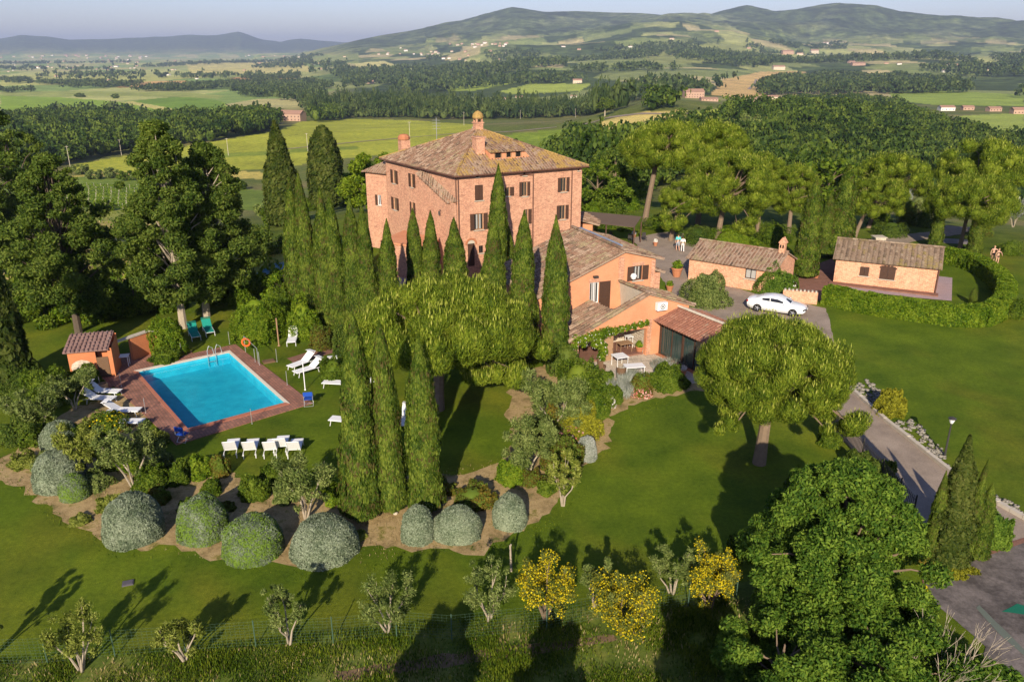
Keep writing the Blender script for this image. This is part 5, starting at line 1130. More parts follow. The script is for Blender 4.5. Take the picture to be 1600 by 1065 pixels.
# hedge mass behind the left garden
for i, (px, py, h, r, mt, lb) in enumerate([(70,498,2.6,2.4,'bush','dark leafy bush at the far left of the garden boundary'),(120,492,2.4,2.2,'hedge','light green bush behind the pool shed tree'),(165,488,2.6,2.3,'bush','leafy bush behind the pool shed'),(212,480,2.4,2.4,'hedge','light green boundary bush left of the pale trunks'),(255,478,2.2,2.0,'bush','boundary bush directly left of the pale trunk'),(345,470,2.3,2.0,'hedge','boundary bush right of the pale trunks'),(385,462,2.2,2.0,'bush','boundary bush near the blue pond'),(25,490,3.0,2.6,'broad_dark','dark shrub between left edge and the boundary bushes'),
  (447,470,2.6,2.0,'hedge','bright climbing shrub right of the blue pond'),(440,350,2.8,2.6,'bush','dark bush at the foot of the lopsided cypress'),(400,395,2.6,3.0,'broad_dark','dark bush above the blue pond'),(480,330,3,3,'bush','green bush between the two dark cypresses')]):
    B('boundary_bush',px,py,h,r,lb,mt,60+i,.05,18,6500,.13,.07,.1,'bark','round','bush',cs=.36,flat=.9)

def dome(px, bot, wpx, hpx, label, mat, L=.048, W=.022, n=7000, name='shrub', cat='shrub', seed=None, ell=None, lumpy=.06, group=None, core=.86):
    seed = seed or int(px*3+bot); x, y = G(px, bot, flat=bot > 455); s = pxm(x, y); R = wpx/s/2*.93; y += R*.85
    dep = math.atan2(CAM_H, y); H = math.sqrt(max((hpx/pxm(x, y)-R*math.sin(dep)), .2)**2-min((R*math.sin(dep))**2, (max(hpx/pxm(x, y)-R*math.sin(dep), .2))**2*.7))/math.cos(dep) if hpx else R
    H = max(H, R*.55); z = tz1(x, y)
    e = empty(name, label, cat, (x, y, z), 0, group); rng = np.random.default_rng(seed)
    d = sphere_pts(n, rng); d[:, 2] = np.abs(d[:, 2]); d = d[d[:, 2] > .0]
    lump = vnoise(d[:, 0]*2.3+seed, d[:, 1]*2.3+d[:, 2]*2, seed)-.5; lump2 = vnoise(d[:, 0]*7+seed, d[:, 1]*7+d[:, 2]*6, seed)-.5
    rx_ = np.sqrt(np.maximum(1-d[:, 2]**2, 1e-4)); k_ = np.power(np.maximum(1-d[:, 2]**2.7, 1e-4), 1/2.2)/rx_; k_ = np.minimum(k_, 3); d0 = d.copy(); d0[:, :2] *= k_[:, None]
    ex, ey = (ell or (1, 1)); P = d0*np.array([R*ex, R*ey, H])*(1+lumpy*2*lump+lumpy*lump2)[:, None]*rng.uniform(.93 if lumpy > .12 else .975, 1.03, (len(d), 1))
    # steeper flanks
    P[:, :2] *= .97
    V, F = leaves(P, d, L, W, rng, d+np.array([0, 0, .4]), .4, .75 if lumpy > .12 else .5)
    cv, cf = lathe_core([(R*min(ex, ey)*math.cos(t)**.8, H*.97*math.sin(t)) for t in np.linspace(0, 1.5, 8)], 14, core, rng, .04)
    V, F = merge([(V, F), (cv, cf)]); link('foliage', fast_mesh('foliage', V, F, [mat]), e)
    mb = MB()
    for k in range(5): a = k*1.3; mb.tube([(0, 0, -.1), (R*.3*math.cos(a), R*.3*math.sin(a), H*.6)], [.03, .01], 4, False)
    mb.build('stem', 'bark', e, uv=False); return e
# silver domes along the bed's edge
for px, bot, w_, h_, mt, lb in [(193,857,102,86,'silver','big silver green dome shrub, second from the left along the lawn edge'),(307,853,86,80,'silver_mixed','silver dome shrub with green streaks between two larger domes'),(383,884,105,82,'silver_mixed','silver dome shrub with a large bright green patch on its left'),(498,887,118,84,'silver','widest silver dome shrub left of the cypress trio'),
   (650,853,57,62,'silver','small silver shrub directly below the cypress trio'),(797,830,60,58,'silver','small round silver shrub alone at the right end of the bed'),(82,706,62,50,'silver','silver shrub highest up at the left of the bed'),(78,772,86,70,'silver','big silver dome shrub at the left end of the bed'),(108,785,50,46,'silver_mixed','green tinged silver shrub leaning on the leftmost dome'),
   (918,722,34,40,'grey_leaf','small grey silver shrub at the right edge of the flower bed')]:
    dome(px, bot, w_, h_, lb, mt, n=22000 if w_ > 70 else 11000)
dome(713,854,84,66,'elongated silver shrub between the cypress trio and the lone dome','silver',n=19000,ell=(1,.8))
# clipped and loose bushes
for px, bot, w_, h_, mt, lb, n_ in [(800,760,46,44,'hedge','clipped bright green ball bush beside the brown flower bed',4500),(396,540,78,76,'hedge','large rounded yellow green bush behind the pool corner',9000),(257,560,58,60,'hedge','yellow green bush between garden wall and green loungers',7000),(250,572,50,26,'bush','low dark green bush at the foot of the garden wall bush',3500),
   (1046,612,66,40,'bush','wide rounded green bush beside the porch terrace',7000),(1213,462,52,44,'broad','leafy climbing rose bush against the brick outbuilding',6000),(1108,482,78,56,'olive','round grey green olive shrub in the gravel court',9000),(1398,652,46,40,'yellowgreen','yellow green bush beside the driveway kerb',5000),(1500,800,10,12,'bush','tiny bush by the driveway',600),
   (1560,860,56,60,'broad','dense green bush by the driveway exit at right',7000),(275,760,34,38,'bush','dark green bush behind the second silver dome',3000),(310,750,34,42,'hedge','bright green bush left of the white loungers',3000),(341,748,30,38,'autumn','russet green bush nearest the white loungers',3000),(326,778,34,28,'bush','small green bush between the silver domes',3000),
   (392,784,46,40,'bush','rounded green bush behind the green streaked dome',4000),(228,772,56,46,'bush','spreading green bush below the left olive tree',4500),(520,790,34,34,'hedge','light green bush left of the cypress trio base',3000),(738,800,70,44,'autumn','russet low shrub between cypress trio and green ball',4000),(245,790,30,30,'autumn','brown green shrub beside the bed path',2500),
   (880,745,70,60,'autumn','russet flowering shrub at the right foot of the bed',5000),(905,690,70,60,'yellowgreen','yellow green shrub in the middle of the right bed',6000),(862,690,60,50,'autumn','russet orange shrub under the rear olive tree',5000),(930,660,60,56,'bush','dark green shrub right of the rear olive tree',5500),(905,625,70,60,'bush','green shrub below the annex pillar',6000),(885,590,60,50,'broad_dark','dark green shrub at the foot of the last row cypress',5000),
   (962,632,28,30,'bush','small green shrub among the white roses',2500),(60,640,80,60,'bush','dark green shrub left of the white loungers',6000),(28,700,80,60,'broad_dark','dark shrub at the left edge above the silver shrub',6000),(120,612,60,40,'bush','green shrub in front of the pool shed',4500),(20,620,70,50,'broad_dark','dark low shrub beside the left edge cypress',4500),(100,700,60,40,'bush','green shrub inside the left bed',3500),
   (518,600,50,40,'bush','dark green bush behind the white loungers near the cypresses',4000),(545,560,60,56,'broad_dark','dark bush at the foot of the tall cypress row',5000),(500,548,44,36,'autumn','dry brown shrub behind the single white lounger',3000),(470,530,60,60,'hedge','bright green shrub left of the tall cypress row',6000),(440,515,50,60,'bush','dark green shrub right of the large rounded bush',5000),
   (1155,388,90,32,'hedge','clipped green hedge block behind the brick outbuilding',6000),(1095,384,60,30,'broad_dark','dark hedge block beside the walking couple',4500),(1215,384,60,34,'bush','dark hedge block behind the gabled chimney',4500),(1040,362,60,30,'bush','dark green bush behind the walking couple',4500),
   (924,366,26,24,'yellowgreen','bright yellow green bush beside the villa corner',2500),(955,358,44,34,'bush','vine mass climbing the pergola',4500),(978,362,28,28,'broad_dark','dark green bush at the pergola end',3000),(930,350,40,30,'hedge','bright bush behind the pergola roof',3000),(985,330,60,40,'hedge','light green bush behind the pergola',4500),
   (1400,372,50,26,'broad_dark','dark shrub beside the far lane',3000),(1380,358,44,30,'bush','green shrub behind the cottage ridge',3000),(1425,352,40,40,'autumn','orange tinted shrub behind the cottage',3500),(1448,356,30,28,'broad_dark','dark round shrub beside the slim cypress',2500),(1541,370,28,26,'autumn','reddish brown shrub on the far lawn edge',2500),(1420,312,44,26,'grey_leaf','silvery olive tree crown behind the cottage pines',3000),(1450,330,56,26,'olive','grey green bushy tree behind the far lane',3500),(1470,300,40,22,'olive','pale olive tree at the wood edge',2500),
   (1380,760,60,44,'broad_dark','dark shrub beside the iron fence of the driveway',5000),(1330,680,40,26,'broad_dark','dark low shrub under the pine by the fence',3000),(1440,880,50,36,'autumn','russet shrub between the big tree and the conifer',4000),(1500,900,70,30,'yellowgreen','low yellow shrub at the edge of the paved court',4000),(1150,880,30,40,'bush','green bush left of the big leafy tree',2500),
   (1310,405,30,50,'broad_dark','dark shrub between tall cypress and cottage',3000),(1590,500,24,30,'bush','bush at the right end of the curved hedge',2000),(660,372,40,20,'broad_dark','dark evergreen bush on the annex terrace',2500),(828,376,34,24,'bush','green shrub between the cypresses by the annex roof',2500),
   (1345,742,44,34,'broad_dark','dark shrub at the middle of the iron fence',4000),(1300,700,40,26,'bush','low shrub at the upper end of the iron fence',3000),(1395,812,44,36,'bush','green shrub at the lower end of the iron fence',4000),(1585,400,40,24,'bush','low bush far right on the lawn edge',1500)]:
    dome(px, bot, w_, h_, lb, mt, .07, .034, int(n_*1.5), 'bush', 'bush', lumpy=.30, core=.66)
for i, (px, bot, w_, h_, mt) in enumerate([(40,700,46,34,'bush'),(140,770,50,34,'olive'),(165,800,44,28,'olive_yellow'),(175,735,50,40,'bush'),(30,735,40,26,'olive_yellow'),(205,740,40,36,'hedge'),(60,735,40,26,'olive'),(150,715,44,34,'bush'),(250,735,36,30,'olive'),(120,820,34,18,'olive_yellow'),(290,800,30,20,'bush'),(420,760,44,32,'bush'),(440,790,34,28,'olive'),(350,800,30,18,'autumn'),(560,845,26,14,'olive_yellow'),(690,775,44,26,'autumn'),(765,790,30,20,'autumn'),(830,760,40,26,'autumn'),(855,775,30,22,'bush'),(235,700,40,26,'olive_yellow')]):
    dome(px, bot, w_, h_, ('low %s ground shrub in the planting bed, ' % {'bush':'dark green','olive':'grey green','olive_yellow':'pale yellowish','hedge':'bright green','autumn':'russet brown'}[mt])+['upper left corner','between left domes','left of the second dome','under the bushy olive','far left rim','beside the bushy olive','left of the leftmost dome','behind the leftmost dome','right of the bushy olive','at the left lawn edge','between second and third dome','right of the green bush','behind the fourth dome','right of the third dome','left of the small dome','behind the long dome','behind the lone dome','under the front olive','right of the front olive','near the paved deck'][i], mt, .06, .03, 4200, 'ground_shrub', 'bush', lumpy=.4, core=.6)
# flowers and grasses in the terrace bed
def flowers(px, bot, w_, h_, mt, fm, lb, nf=260):
    e = dome(px, bot, w_, h_, lb, mt, .07, .03, 3000, 'flowering_shrub', 'flowers', lumpy=.25, core=.6)
    rng = np.random.default_rng(int(px)); x, y, z = e.location; R = w_/pxm(x, y)/2; d = sphere_pts(nf, rng); d[:, 2] = np.abs(d[:, 2])
    V, F = leaves(d*np.array([R, R, R*.9])*1.04, d, .065, .055, rng, None, 0, .4); tag(link('flower_heads', fast_mesh('flower_heads', V, F, [fm]), e), kind='stuff'); return e
flowers(942,640,44,44,'bush','white_fl','white flowering rose bush at the porch bed corner'); flowers(948,608,30,30,'bush','white_fl','small white rose bush behind the larger white one'); flowers(1003,622,36,36,'autumn','pink_fl','pink flowering shrub between the lavender and green bush'); flowers(895,705,60,30,'autumn','pink_fl','low shrub with reddish blossoms in the right bed',120); flowers(1236,452,30,26,'broad','white_fl','white flowering climber tip beside the outbuilding corner',90)
flowers(160,680,60,40,'bush','yellow','yellow flecked shrub among the left bed',160)
def tussock(px, bot, w_, hm, mt, lb, n=1200):
    x, y = G(px, bot, flat=True); R = w_/pxm(x, y)/2; e = empty('ornamental_grass', lb, 'grass plant', (x, y+R, 0)); rng = np.random.default_rng(int(px*bot))
    a = rng.uniform(0, 6.28, n); q = R*np.sqrt(rng.uniform(0, 1, n)); P = np.stack([q*np.cos(a), q*np.sin(a), rng.uniform(.3, .6, n)*hm], 1)
    V, F = leaves(P, np.stack([np.cos(a), np.sin(a), 0*a+.4], 1), hm*.5, .012, rng, np.stack([.5*np.cos(a), .5*np.sin(a), 1+0*a], 1), .9, .6)
    link('blades', fast_mesh('blades', V, F, [mt]), e)
tussock(972,625,46,.9,'grey_leaf','grey lavender clump in front of the porch terrace'); tussock(985,600,40,.7,'grey_leaf','lavender clump behind the pink shrub beside the terrace table'); tussock(1050,585,60,.4,'grey_leaf','low silver plants along the terrace edge'); tussock(930,600,20,.8,'hedge','green iris like clump at the terrace corner')

def small_tree(name, px, py, top, wpx, label, mat, seed, n=2600, L=.07, W=.024, nst=4, cat='olive tree', flower=None, bark='bark_pale', spread=.62, cr=.15, group=None, loc=None, dens=9, nf=1500, low=.0):
    x, y = loc or G(px, py, flat=py > 455); z = tz1(x, y); H = height_for(x, y, top, z)*.87; R = wpx/pxm(x, y, z+H/2)/2*.94
    e = empty(name, label, cat, (x, y, z), 0, group); rng = np.random.default_rng(seed); mb = MB(); cl = []; rr = random.Random(seed)
    for k in range(nst):
        a = 2*math.pi*(k+rr.uniform(-.25, .25))/nst; b = (rr.uniform(-.08, .08), rr.uniform(-.08, .08), -.15)
        fx, fy = R*spread*math.cos(a), R*spread*math.sin(a); hz = H*rr.uniform(.34-low*.5, .58)
        m1 = (fx*.3+rr.uniform(-.08, .08)*R, fy*.3, hz*.55); m2 = (fx*.75, fy*.75, hz)
        r0 = .018+.011*H; mb.tube([b, m1, m2], [r0*1.15, r0*.8, r0*.55], 6, False)
        for j in range(3):
            a2 = a+rr.uniform(-.9, .9); e2 = (m2[0]+R*.42*math.cos(a2)*rr.uniform(.3, 1), m2[1]+R*.42*math.sin(a2)*rr.uniform(.3, 1), min(H*.93, hz+H*rr.uniform(.12, .45)))
            mb.tube([m2, ((m2[0]+e2[0])/2+rr.uniform(-.05, .05), (m2[1]+e2[1])/2, (m2[2]+e2[2])/2), e2], [r0*.5, r0*.3, r0*.12], 5, False)
            for t in (.45, .8, 1.05):
                cl.append((m2[0]+(e2[0]-m2[0])*t+rr.gauss(0, .1)*R, m2[1]+(e2[1]-m2[1])*t+rr.gauss(0, .1)*R, m2[2]+(e2[2]-m2[2])*t+rr.gauss(0, .06)*H, R*cr*rr.uniform(.8, 1.6)))
    cl = cl+[(rr.uniform(-.7, .7)*R, rr.uniform(-.7, .7)*R, H*rr.uniform(.35-low*.6, .9), R*cr*rr.uniform(.6, 1.2)) for _ in range(dens)]
    area = sum(c[3]**2 for c in cl)
    V, F = clump_leaves(cl, n/area*1.3, L, W, rng, (1., .5), .4, 1., .5, (.2, 1.2), False, .8, False)
    link('crown', fast_mesh('crown', V, F, [mat]), e); mb.build('trunk', bark, e, uv=False)
    if flower:
        V, F = clump_leaves([c for i, c in enumerate(cl) if i % 4], nf/area*1.5, .036, .026, rng, None, 0, 1., .5, (.5, 1.6), False, .9, False)
        tag(link('blossom', fast_mesh('blossom', V, F, [flower]), e), kind='stuff')
    return e
S = small_tree
for i, (px, py, tp, w_, mt, lb) in enumerate([(128,1046,944,100,'olive_yellow','leafy young olive tree at the lower left, largest of its row'),(290,1034,952,86,'olive_yellow','yellowish low olive tree with leaning crown, second in the front row'),(452,1006,914,74,'olive','small olive tree with forked trunk standing alone on the lawn'),(606,986,903,100,'olive','multi stemmed olive tree left of the wire fence post'),(764,968,876,92,'olive','olive tree with tall central stem beside the yellow broom'),(930,948,866,56,'olive','thin olive tree between the two left yellow brooms'),(1048,928,848,74,'olive','olive tree left of the rightmost yellow broom'),(-12,1028,930,60,'olive_yellow','olive tree cut by the left frame edge')]):
    S('olive_tree', px, py, tp, w_*.92, lb, mt, 100+i, 4200, .058, .018, 5 if w_ > 80 else 4, dens=14, spread=.72, group='young olive trees along the lower fence')
S('olive_tree',212,765,640,108,'large bushy olive tree in the left part of the bed','olive',120,9000,.08,.028,5,dens=26); S('olive_tree',135,745,655,86,'olive like tree between the left silver shrubs','olive_yellow',121,7000,.08,.028,4,dens=24)
S('olive_tree',478,812,702,108,'olive tree with crooked stems behind the widest silver dome','olive',122,6500,.08,.028,4,dens=18); S('olive_tree',62,680,590,90,'shaded olive tree at the left edge of the bed','olive',123,7000,.08,.028,4,dens=24); S('olive_tree',118,640,572,80,'olive tree in front of the pool shed','olive',124,6000,.08,.028,4,dens=22)
S('olive_tree',868,680,572,112,'rear olive tree with dense grey crown in the right bed','olive',125,12000,.085,.03,4,dens=34); S('olive_tree',824,745,640,110,'front olive tree with bare trunk beside the green ball bush','olive',126,10000,.08,.028,3,dens=30)
S('olive_tree',880,790,700,60,'low olive shrub at the right foot of the bed','olive_yellow',127,3000); S('silver_tree',1583,355,295,50,'silvery pruned olive tree at the right edge','grey_leaf',128,3500,.14,.05,4,dens=20)
for i, (px, py, tp, w_, lb) in enumerate([(852,968,864,100,'yellow flowering broom with a tall tuft, leftmost of the brooms'),(972,990,898,112,'wide yellow broom in the middle of the fence line'),(1108,950,846,84,'dense yellow broom next to the big leafy tree'),(1418,985,920,66,'small yellow broom behind the bare sapling')]):
    S('yellow_broom', px, py, tp, w_*.98, lb, 'broom', 140+i, 6500, .08, .014, 9, 'broom shrub', 'yellow', 'bark', nf=4300, dens=22, cr=.15, low=.3, group='flowering brooms along the lower fence')
# bare sapling
x, y = G(1450, 1120, flat=True); e = empty('bare_sapling', 'bare pale branched sapling without leaves at the lower right', 'bare tree', (x, y, 0)); rr = random.Random(5); mb = MB()
def twig(p, d, L, r, k):
    q = tuple(p[i]+d[i]*L for i in range(3)); mid = tuple((p[i]+q[i])/2+rr.uniform(-.04, .04)*L for i in range(3)); mb.tube([p, mid, q], [r, r*.8, r*.6], 5, False)
    if k == 0: return
    for _ in range(rr.choice((2, 2, 3))):
        dd = Vector((d[0]+rr.uniform(-.42, .42), d[1]+rr.uniform(-.42, .42), d[2]+rr.uniform(-.1, .25))).normalized(); twig(q, dd, L*rr.uniform(.66, .92), r*.62, k-1)
for k in range(5): a = k*1.25; twig((0, 0, -.1), Vector((.34*math.cos(a), .34*math.sin(a), 1)).normalized(), 1.05, .045, 4)
mb.build('branches', 'bark_pale', e, uv=False)

# curved hedge round the cottage
def hedge(name, label, path, wd, h, mat='hedge', dens=330, L=.09, W=.05, seed=7, closed=False):
    P = [Vector((x, y, 0)) for x, y in path]; O = P[0]; e = empty(name, label, 'hedge', O); rng = np.random.default_rng(seed); parts = []; mb = MB(tuple(O)); pts = []; nr = []
    for i in range(len(P)-1):
        a, b = P[i], P[i+1]; L_ = (b-a).length; u = (b-a)/L_; s = Vector((-u.y, u.x, 0)); n = int(L_*(2*h+wd)*dens)
        t = rng.uniform(0, 1, n); q = rng.uniform(-h-wd/2, h+wd/2, n)
        side = np.clip(q, -wd/2, wd/2); z = np.where(np.abs(q) > wd/2, h-(np.abs(q)-wd/2), h)
        rnd_ = np.clip((np.abs(side)-wd*.32)/(wd*.18), 0, 1)*np.clip((z-h*.8)/(h*.2), 0, 1); z = z-rnd_*.12
        base = np.array(a-O)[None]+np.array(u)[None]*(t*L_)[:, None]; lump = vnoise(t*L_*1.3+i*9, q*1.3+5, seed)-.5
        N_ = np.where((np.abs(q) > wd/2)[:, None], np.array(s)[None]*np.sign(q)[:, None]+np.array([0, 0, .15]), np.array([[0, 0, 1.]]))
        pts.append(base+np.array(s)[None]*side[:, None]+np.array([0, 0, 1.])*z[:, None]+N_*(lump*.22+rng.uniform(-.05, .05, n))[:, None]); nr.append(N_)
    P_ = np.concatenate(pts); Nn = np.concatenate(nr); V, F = leaves(P_, Nn, L, W, rng, None, 0, .8)
    k = wd*.42; Lf = []; Rt = []
    for i in range(len(P)):
        d = (P[min(i+1, len(P)-1)]-P[max(i-1, 0)]).normalized(); s = Vector((-d.y, d.x, 0)); Lf.append(P[i]-O+s*k); Rt.append(P[i]-O-s*k)
    cv = []; cf = []
    for i in range(len(P)): cv += [(Lf[i].x, Lf[i].y, 0), (Lf[i].x, Lf[i].y, h-.1), (Rt[i].x, Rt[i].y, h-.1), (Rt[i].x, Rt[i].y, 0)]
    for i in range(len(P)-1):
        b = i*4
        for j in range(3): cf.append((b+j, b+j+4, b+j+5, b+j+1))
    cf += [(0, 1, 2, 3), tuple(len(cv)-4+i for i in (3, 2, 1, 0))]
    V, F = merge([(V, F), (np.array(cv, float), np.array(cf))]); link('foliage', fast_mesh('foliage', V, F, [mat]), e); return e
def cr(P, n=5):
    out = []
    for i in range(len(P)-1):
        p0, p1, p2, p3 = P[max(i-1, 0)], P[i], P[i+1], P[min(i+2, len(P)-1)]
        for k in range(n):
            t = k/n; out.append(tuple(.5*((2*p1[j])+(-p0[j]+p2[j])*t+(2*p0[j]-5*p1[j]+4*p2[j]-p3[j])*t*t+(-p0[j]+3*p1[j]-3*p2[j]+p3[j])*t**3) for j in (0, 1)))
    return out+[P[-1]]
hp = [G(*q, flat=True) for q in [(1288,473),(1350,487),(1450,502),(1507,508),(1545,503),(1565,485),(1566,462),(1551,441),(1525,425),(1500,416),(1475,410)]]
hedge('curved_hedge', 'clipped U shaped green hedge curving round the brick cottage', cr(hp, 4), 1.35, 1.55, dens=420)
# creeper on the porch
e = empty('porch_creeper', 'white flowering green creeper draped over the orange porch opening', 'climbing plant', gb(2, 0)); rng = np.random.default_rng(77); pt = []
for s, z, r in [(-.2,2.0,.3),(.2,1.9,.35),(.7,2.0,.35),(1.2,2.05,.38),(1.7,2.1,.4),(2.2,2.2,.36),(2.7,2.2,.3),(3.2,2.25,.26),(3.7,2.3,.24),(4.2,2.35,.24),(4.7,2.42,.24),(5.15,2.45,.22),(1.5,1.6,.35),(1.8,1.2,.34),(1.9,.8,.32),(1.75,.4,.3),(1.2,1.4,.25),(-.3,1.5,.25),(.4,1.5,.2)]:
    q = gb(s, -.12, z); c = (q[0]-e.location.x, q[1]-e.location.y, q[2], r); pt.append(c)
V, F = clump_leaves(pt, 3600, .07, .04, rng, None, 0, 1, .6, (.5, 1.1), True, .9, True); link('foliage', fast_mesh('foliage', V, F, ['hedge']), e)
V, F = clump_leaves(pt, 130, .05, .045, rng, None, 0, 1, .6, (.95, 1.15), True, .9, False); tag(link('flower_heads', fast_mesh('flower_heads', V, F, ['white_fl']), e), kind='stuff')
# loose grass along the lower fence
def scatter_grass(name, poly, n, hm, mat, seed, W=.012):
    rng = np.random.default_rng(seed); pts = [G(*q, flat=True) for q in poly]; xs = [p[0] for p in pts]; ys = [p[1] for p in pts]
    X = rng.uniform(min(xs), max(xs), n*3); Y = rng.uniform(min(ys), max(ys), n*3); k = inside(X, Y, pts) & (vnoise(X*.9, Y*.9, seed) > rng.uniform(.1, .7, n*3)); X = X[k][:n]; Y = Y[k][:n]; m_ = len(X)
    h = hm*rng.uniform(.5, 1.3, m_)*(.6+.8*vnoise(X*.6, Y*.6, seed+2)); P = np.stack([X, Y, h*.4], 1); a = rng.uniform(0, 6.28, m_); Nn = np.stack([np.cos(a), np.sin(a), a*0+.2], 1)
    V, F = leaves(P, Nn, h*.5, W+h*.03, rng, np.array([0, 0, 1.])+.35*Nn, .9, .4); tag(link(name, fast_mesh(name, V, F, [mat])), kind='stuff')
scatter_grass('tall_grass', [(-60,1110),(-60,1030),(0,1030),(290,1010),(560,985),(706,968),(854,950),(1000,930),(1150,910),(1230,980),(1300,1110)], 52000, .15, 'tuft', 5)
scatter_grass('dry_grass', [(-60,1110),(-60,1040),(290,1020),(706,985),(1000,950),(1190,930),(1260,1110)], 3500, .16, 'drygrass', 6)
scatter_grass('lawn_fringe', [(0,712),(120,820),(200,862),(330,886),(500,892),(640,868),(800,838),(880,800),(948,705),(960,655),(1040,620),(1060,628),(970,665),(955,715),(890,812),(800,852),(640,882),(500,910),(330,902),(190,880),(100,830),(-20,730)], 12000, .10, 'tuft', 7)
scatter_grass('bed_litter', [(10,712),(160,622),(215,700),(360,740),(520,765),(650,742),(790,715),(885,760),(800,835),(640,866),(500,893),(270,868),(100,812)], 6000, .10, 'drygrass', 8)
def meadow(name, n, hm, mat, seed, poly):
    rng = np.random.default_rng(seed); out = []; cnt = 0; X = []; Y = []
    while cnt < n:
        px = rng.uniform(min(p[0] for p in poly), max(p[0] for p in poly), 400); py = rng.uniform(min(p[1] for p in poly), max(p[1] for p in poly), 400); k = inside(px, py, poly)
        for a, b in zip(px[k], py[k]):
            q = G(a, b); X.append(q[0]); Y.append(q[1]); cnt += 1
    X = np.array(X); Y = np.array(Y); m_ = len(X); Z = tz(X, Y); h = hm*rng.uniform(.5, 1.4, m_); d = sphere_pts(m_, rng)
    V, F = leaves(np.stack([X, Y, Z+h*.4], 1), np.stack([d[:, 0], d[:, 1], np.abs(d[:, 2])], 1), h*.6, h*.3, rng, np.array([0, 0, 1.]), .5, .6); tag(link(name, fast_mesh(name, V, F, [mat])), kind='stuff')
meadow('meadow_scrub', 3000, .7, 'tuft', 9, [(0,330),(240,320),(420,380),(450,440),(250,450),(0,470)])
meadow('dry_meadow', 900, .6, 'drygrass', 10, [(0,350),(240,340),(300,380),(250,440),(0,460)])
# ------------------------------------------------------------------ garden furniture
def seg(mb, a, b, r=.018, n=5): mb.tube([a, b], r, n)
def make_lounger(name, fabric, ang=38, shade=True):
    e = empty(name, '', 'sun lounger'); mb = MB(); A = R_(ang); hx = .28; bl = .78
    bx, bz = hx+bl*math.cos(A), .34+bl*math.sin(A)
    for s in (-.31, .31): mb.tube([(-.98, s, .34), (hx, s, .34)], .022, 5); mb.tube([(hx, s, .34), (.85, s, .30)], .018, 5)
    for x in (-.98, hx): mb.tube([(x, -.31, .34), (x, .31, .34)], .018, 5)
    mb.build('frame', 'white', e)
    mb = MB(); mb.box(((hx-.97)/2, 0, .352), (hx+.95, .58, .02)); mb.build('sling', fabric, e)
    mb = MB()
    for s in (-.31, .31): mb.tube([(hx, s, .34), (bx, s, bz)], .022, 5)
    mb.tube([(bx, -.31, bz), (bx, .31, bz)], .022, 5); mb.box(((hx+bx)/2, 0, (.34+bz)/2+.01), (bl, .58, .02), 0, -A); mb.build('backrest', fabric, e)
    for x, s in ((-.80, -.31), (-.80, .31), (.55, -.31), (.55, .31)):
        mb = MB(); mb.tube([(x, s, .34), (x-.08 if x < 0 else x+.08, s, 0)], .02, 5); mb.build('leg', 'white', e)
    if shade:
        mb = MB(); q = (bx+.10, bz+.10)
        for s in (-.31, .31): mb.tube([(bx-.05, s, bz-.05), (q[0], s, q[1])], .012, 4)
        mb.box((q[0]-.12, 0, q[1]+.02), (.38, .62, .02), 0, .15); mb.build('sunshade', fabric, e)
    return e
LT = make_lounger('sun_lounger', 'teal', 42); LW1 = make_lounger('sun_lounger', 'white_fabric', 36); LW2 = make_lounger('sun_lounger', 'white_fabric', 58, False); LW3 = make_lounger('sun_lounger', 'white_fabric', 0, False)
used = set()
def lounge(proto, head, foot, label, group='sun loungers round the pool'):
    h = G(*head, flat=True); f = G(*foot, flat=True)
    o = proto if proto.name not in used else copy_tree(proto); used.add(proto.name)
    o.location = ((h[0]+f[0])/2, (h[1]+f[1])/2, .015); o.rotation_euler = (0, 0, math.atan2(h[1]-f[1], h[0]-f[0])); tag(o, label, 'sun lounger', group); return o
lounge(LT,(298,516),(311,539),'left green sun lounger under the pale trunked trees'); lounge(LT,(320,509),(333,532),'right green sun lounger under the pale trunked trees')
lounge(LW1,(461,524),(454,546),'single white sun lounger with sunshade beside the dry shrubs'); lounge(LW1,(488,567),(454,580),'white sun lounger, rear one of the slanted pair right of the pool'); lounge(LW1,(501,577),(462,589),'white sun lounger, front one of the slanted pair right of the pool')
lounge(LW1,(521,574),(517,596),'white sun lounger with upright sunshade right of the slanted pair'); lounge(LW3,(548,606),(510,604),'flat white sun lounger half hidden by the tallest cypress'); lounge(LW3,(562,666),(522,662),'white lounger foot peeking out left of the cypress trio')
lounge(LW1,(590,606),(579,634),'white sun lounger seen between left and middle cypress'); lounge(LW1,(640,648),(629,676),'white sun lounger seen between middle and right cypress')
for px, lb in ((359,'first white sun lounger from the left in the row on the front lawn'),(389,'second white sun lounger from the left in the front lawn row'),(421,'third white sun lounger in the front lawn row'),(458,'last white sun lounger at the right end of the front lawn row')):
    lounge(LW2,(px,722),(px+8,694),lb,'sun loungers in the row below the pool')
lounge(LW2,(437,716),(444,690),'greyish white sun lounger squeezed third before the row end','sun loungers in the row below the pool')
lounge(LW1,(143,617),(187,619),'white sun lounger farthest left beside the shed planting'); lounge(LW1,(134,628),(178,630),'white sun lounger with sunshade, second in the left group'); lounge(LW1,(172,648),(216,648),'white sun lounger, third in the left group beside the paving'); lounge(LW1,(174,666),(222,666),'white sun lounger partly covered by the left olive tree')
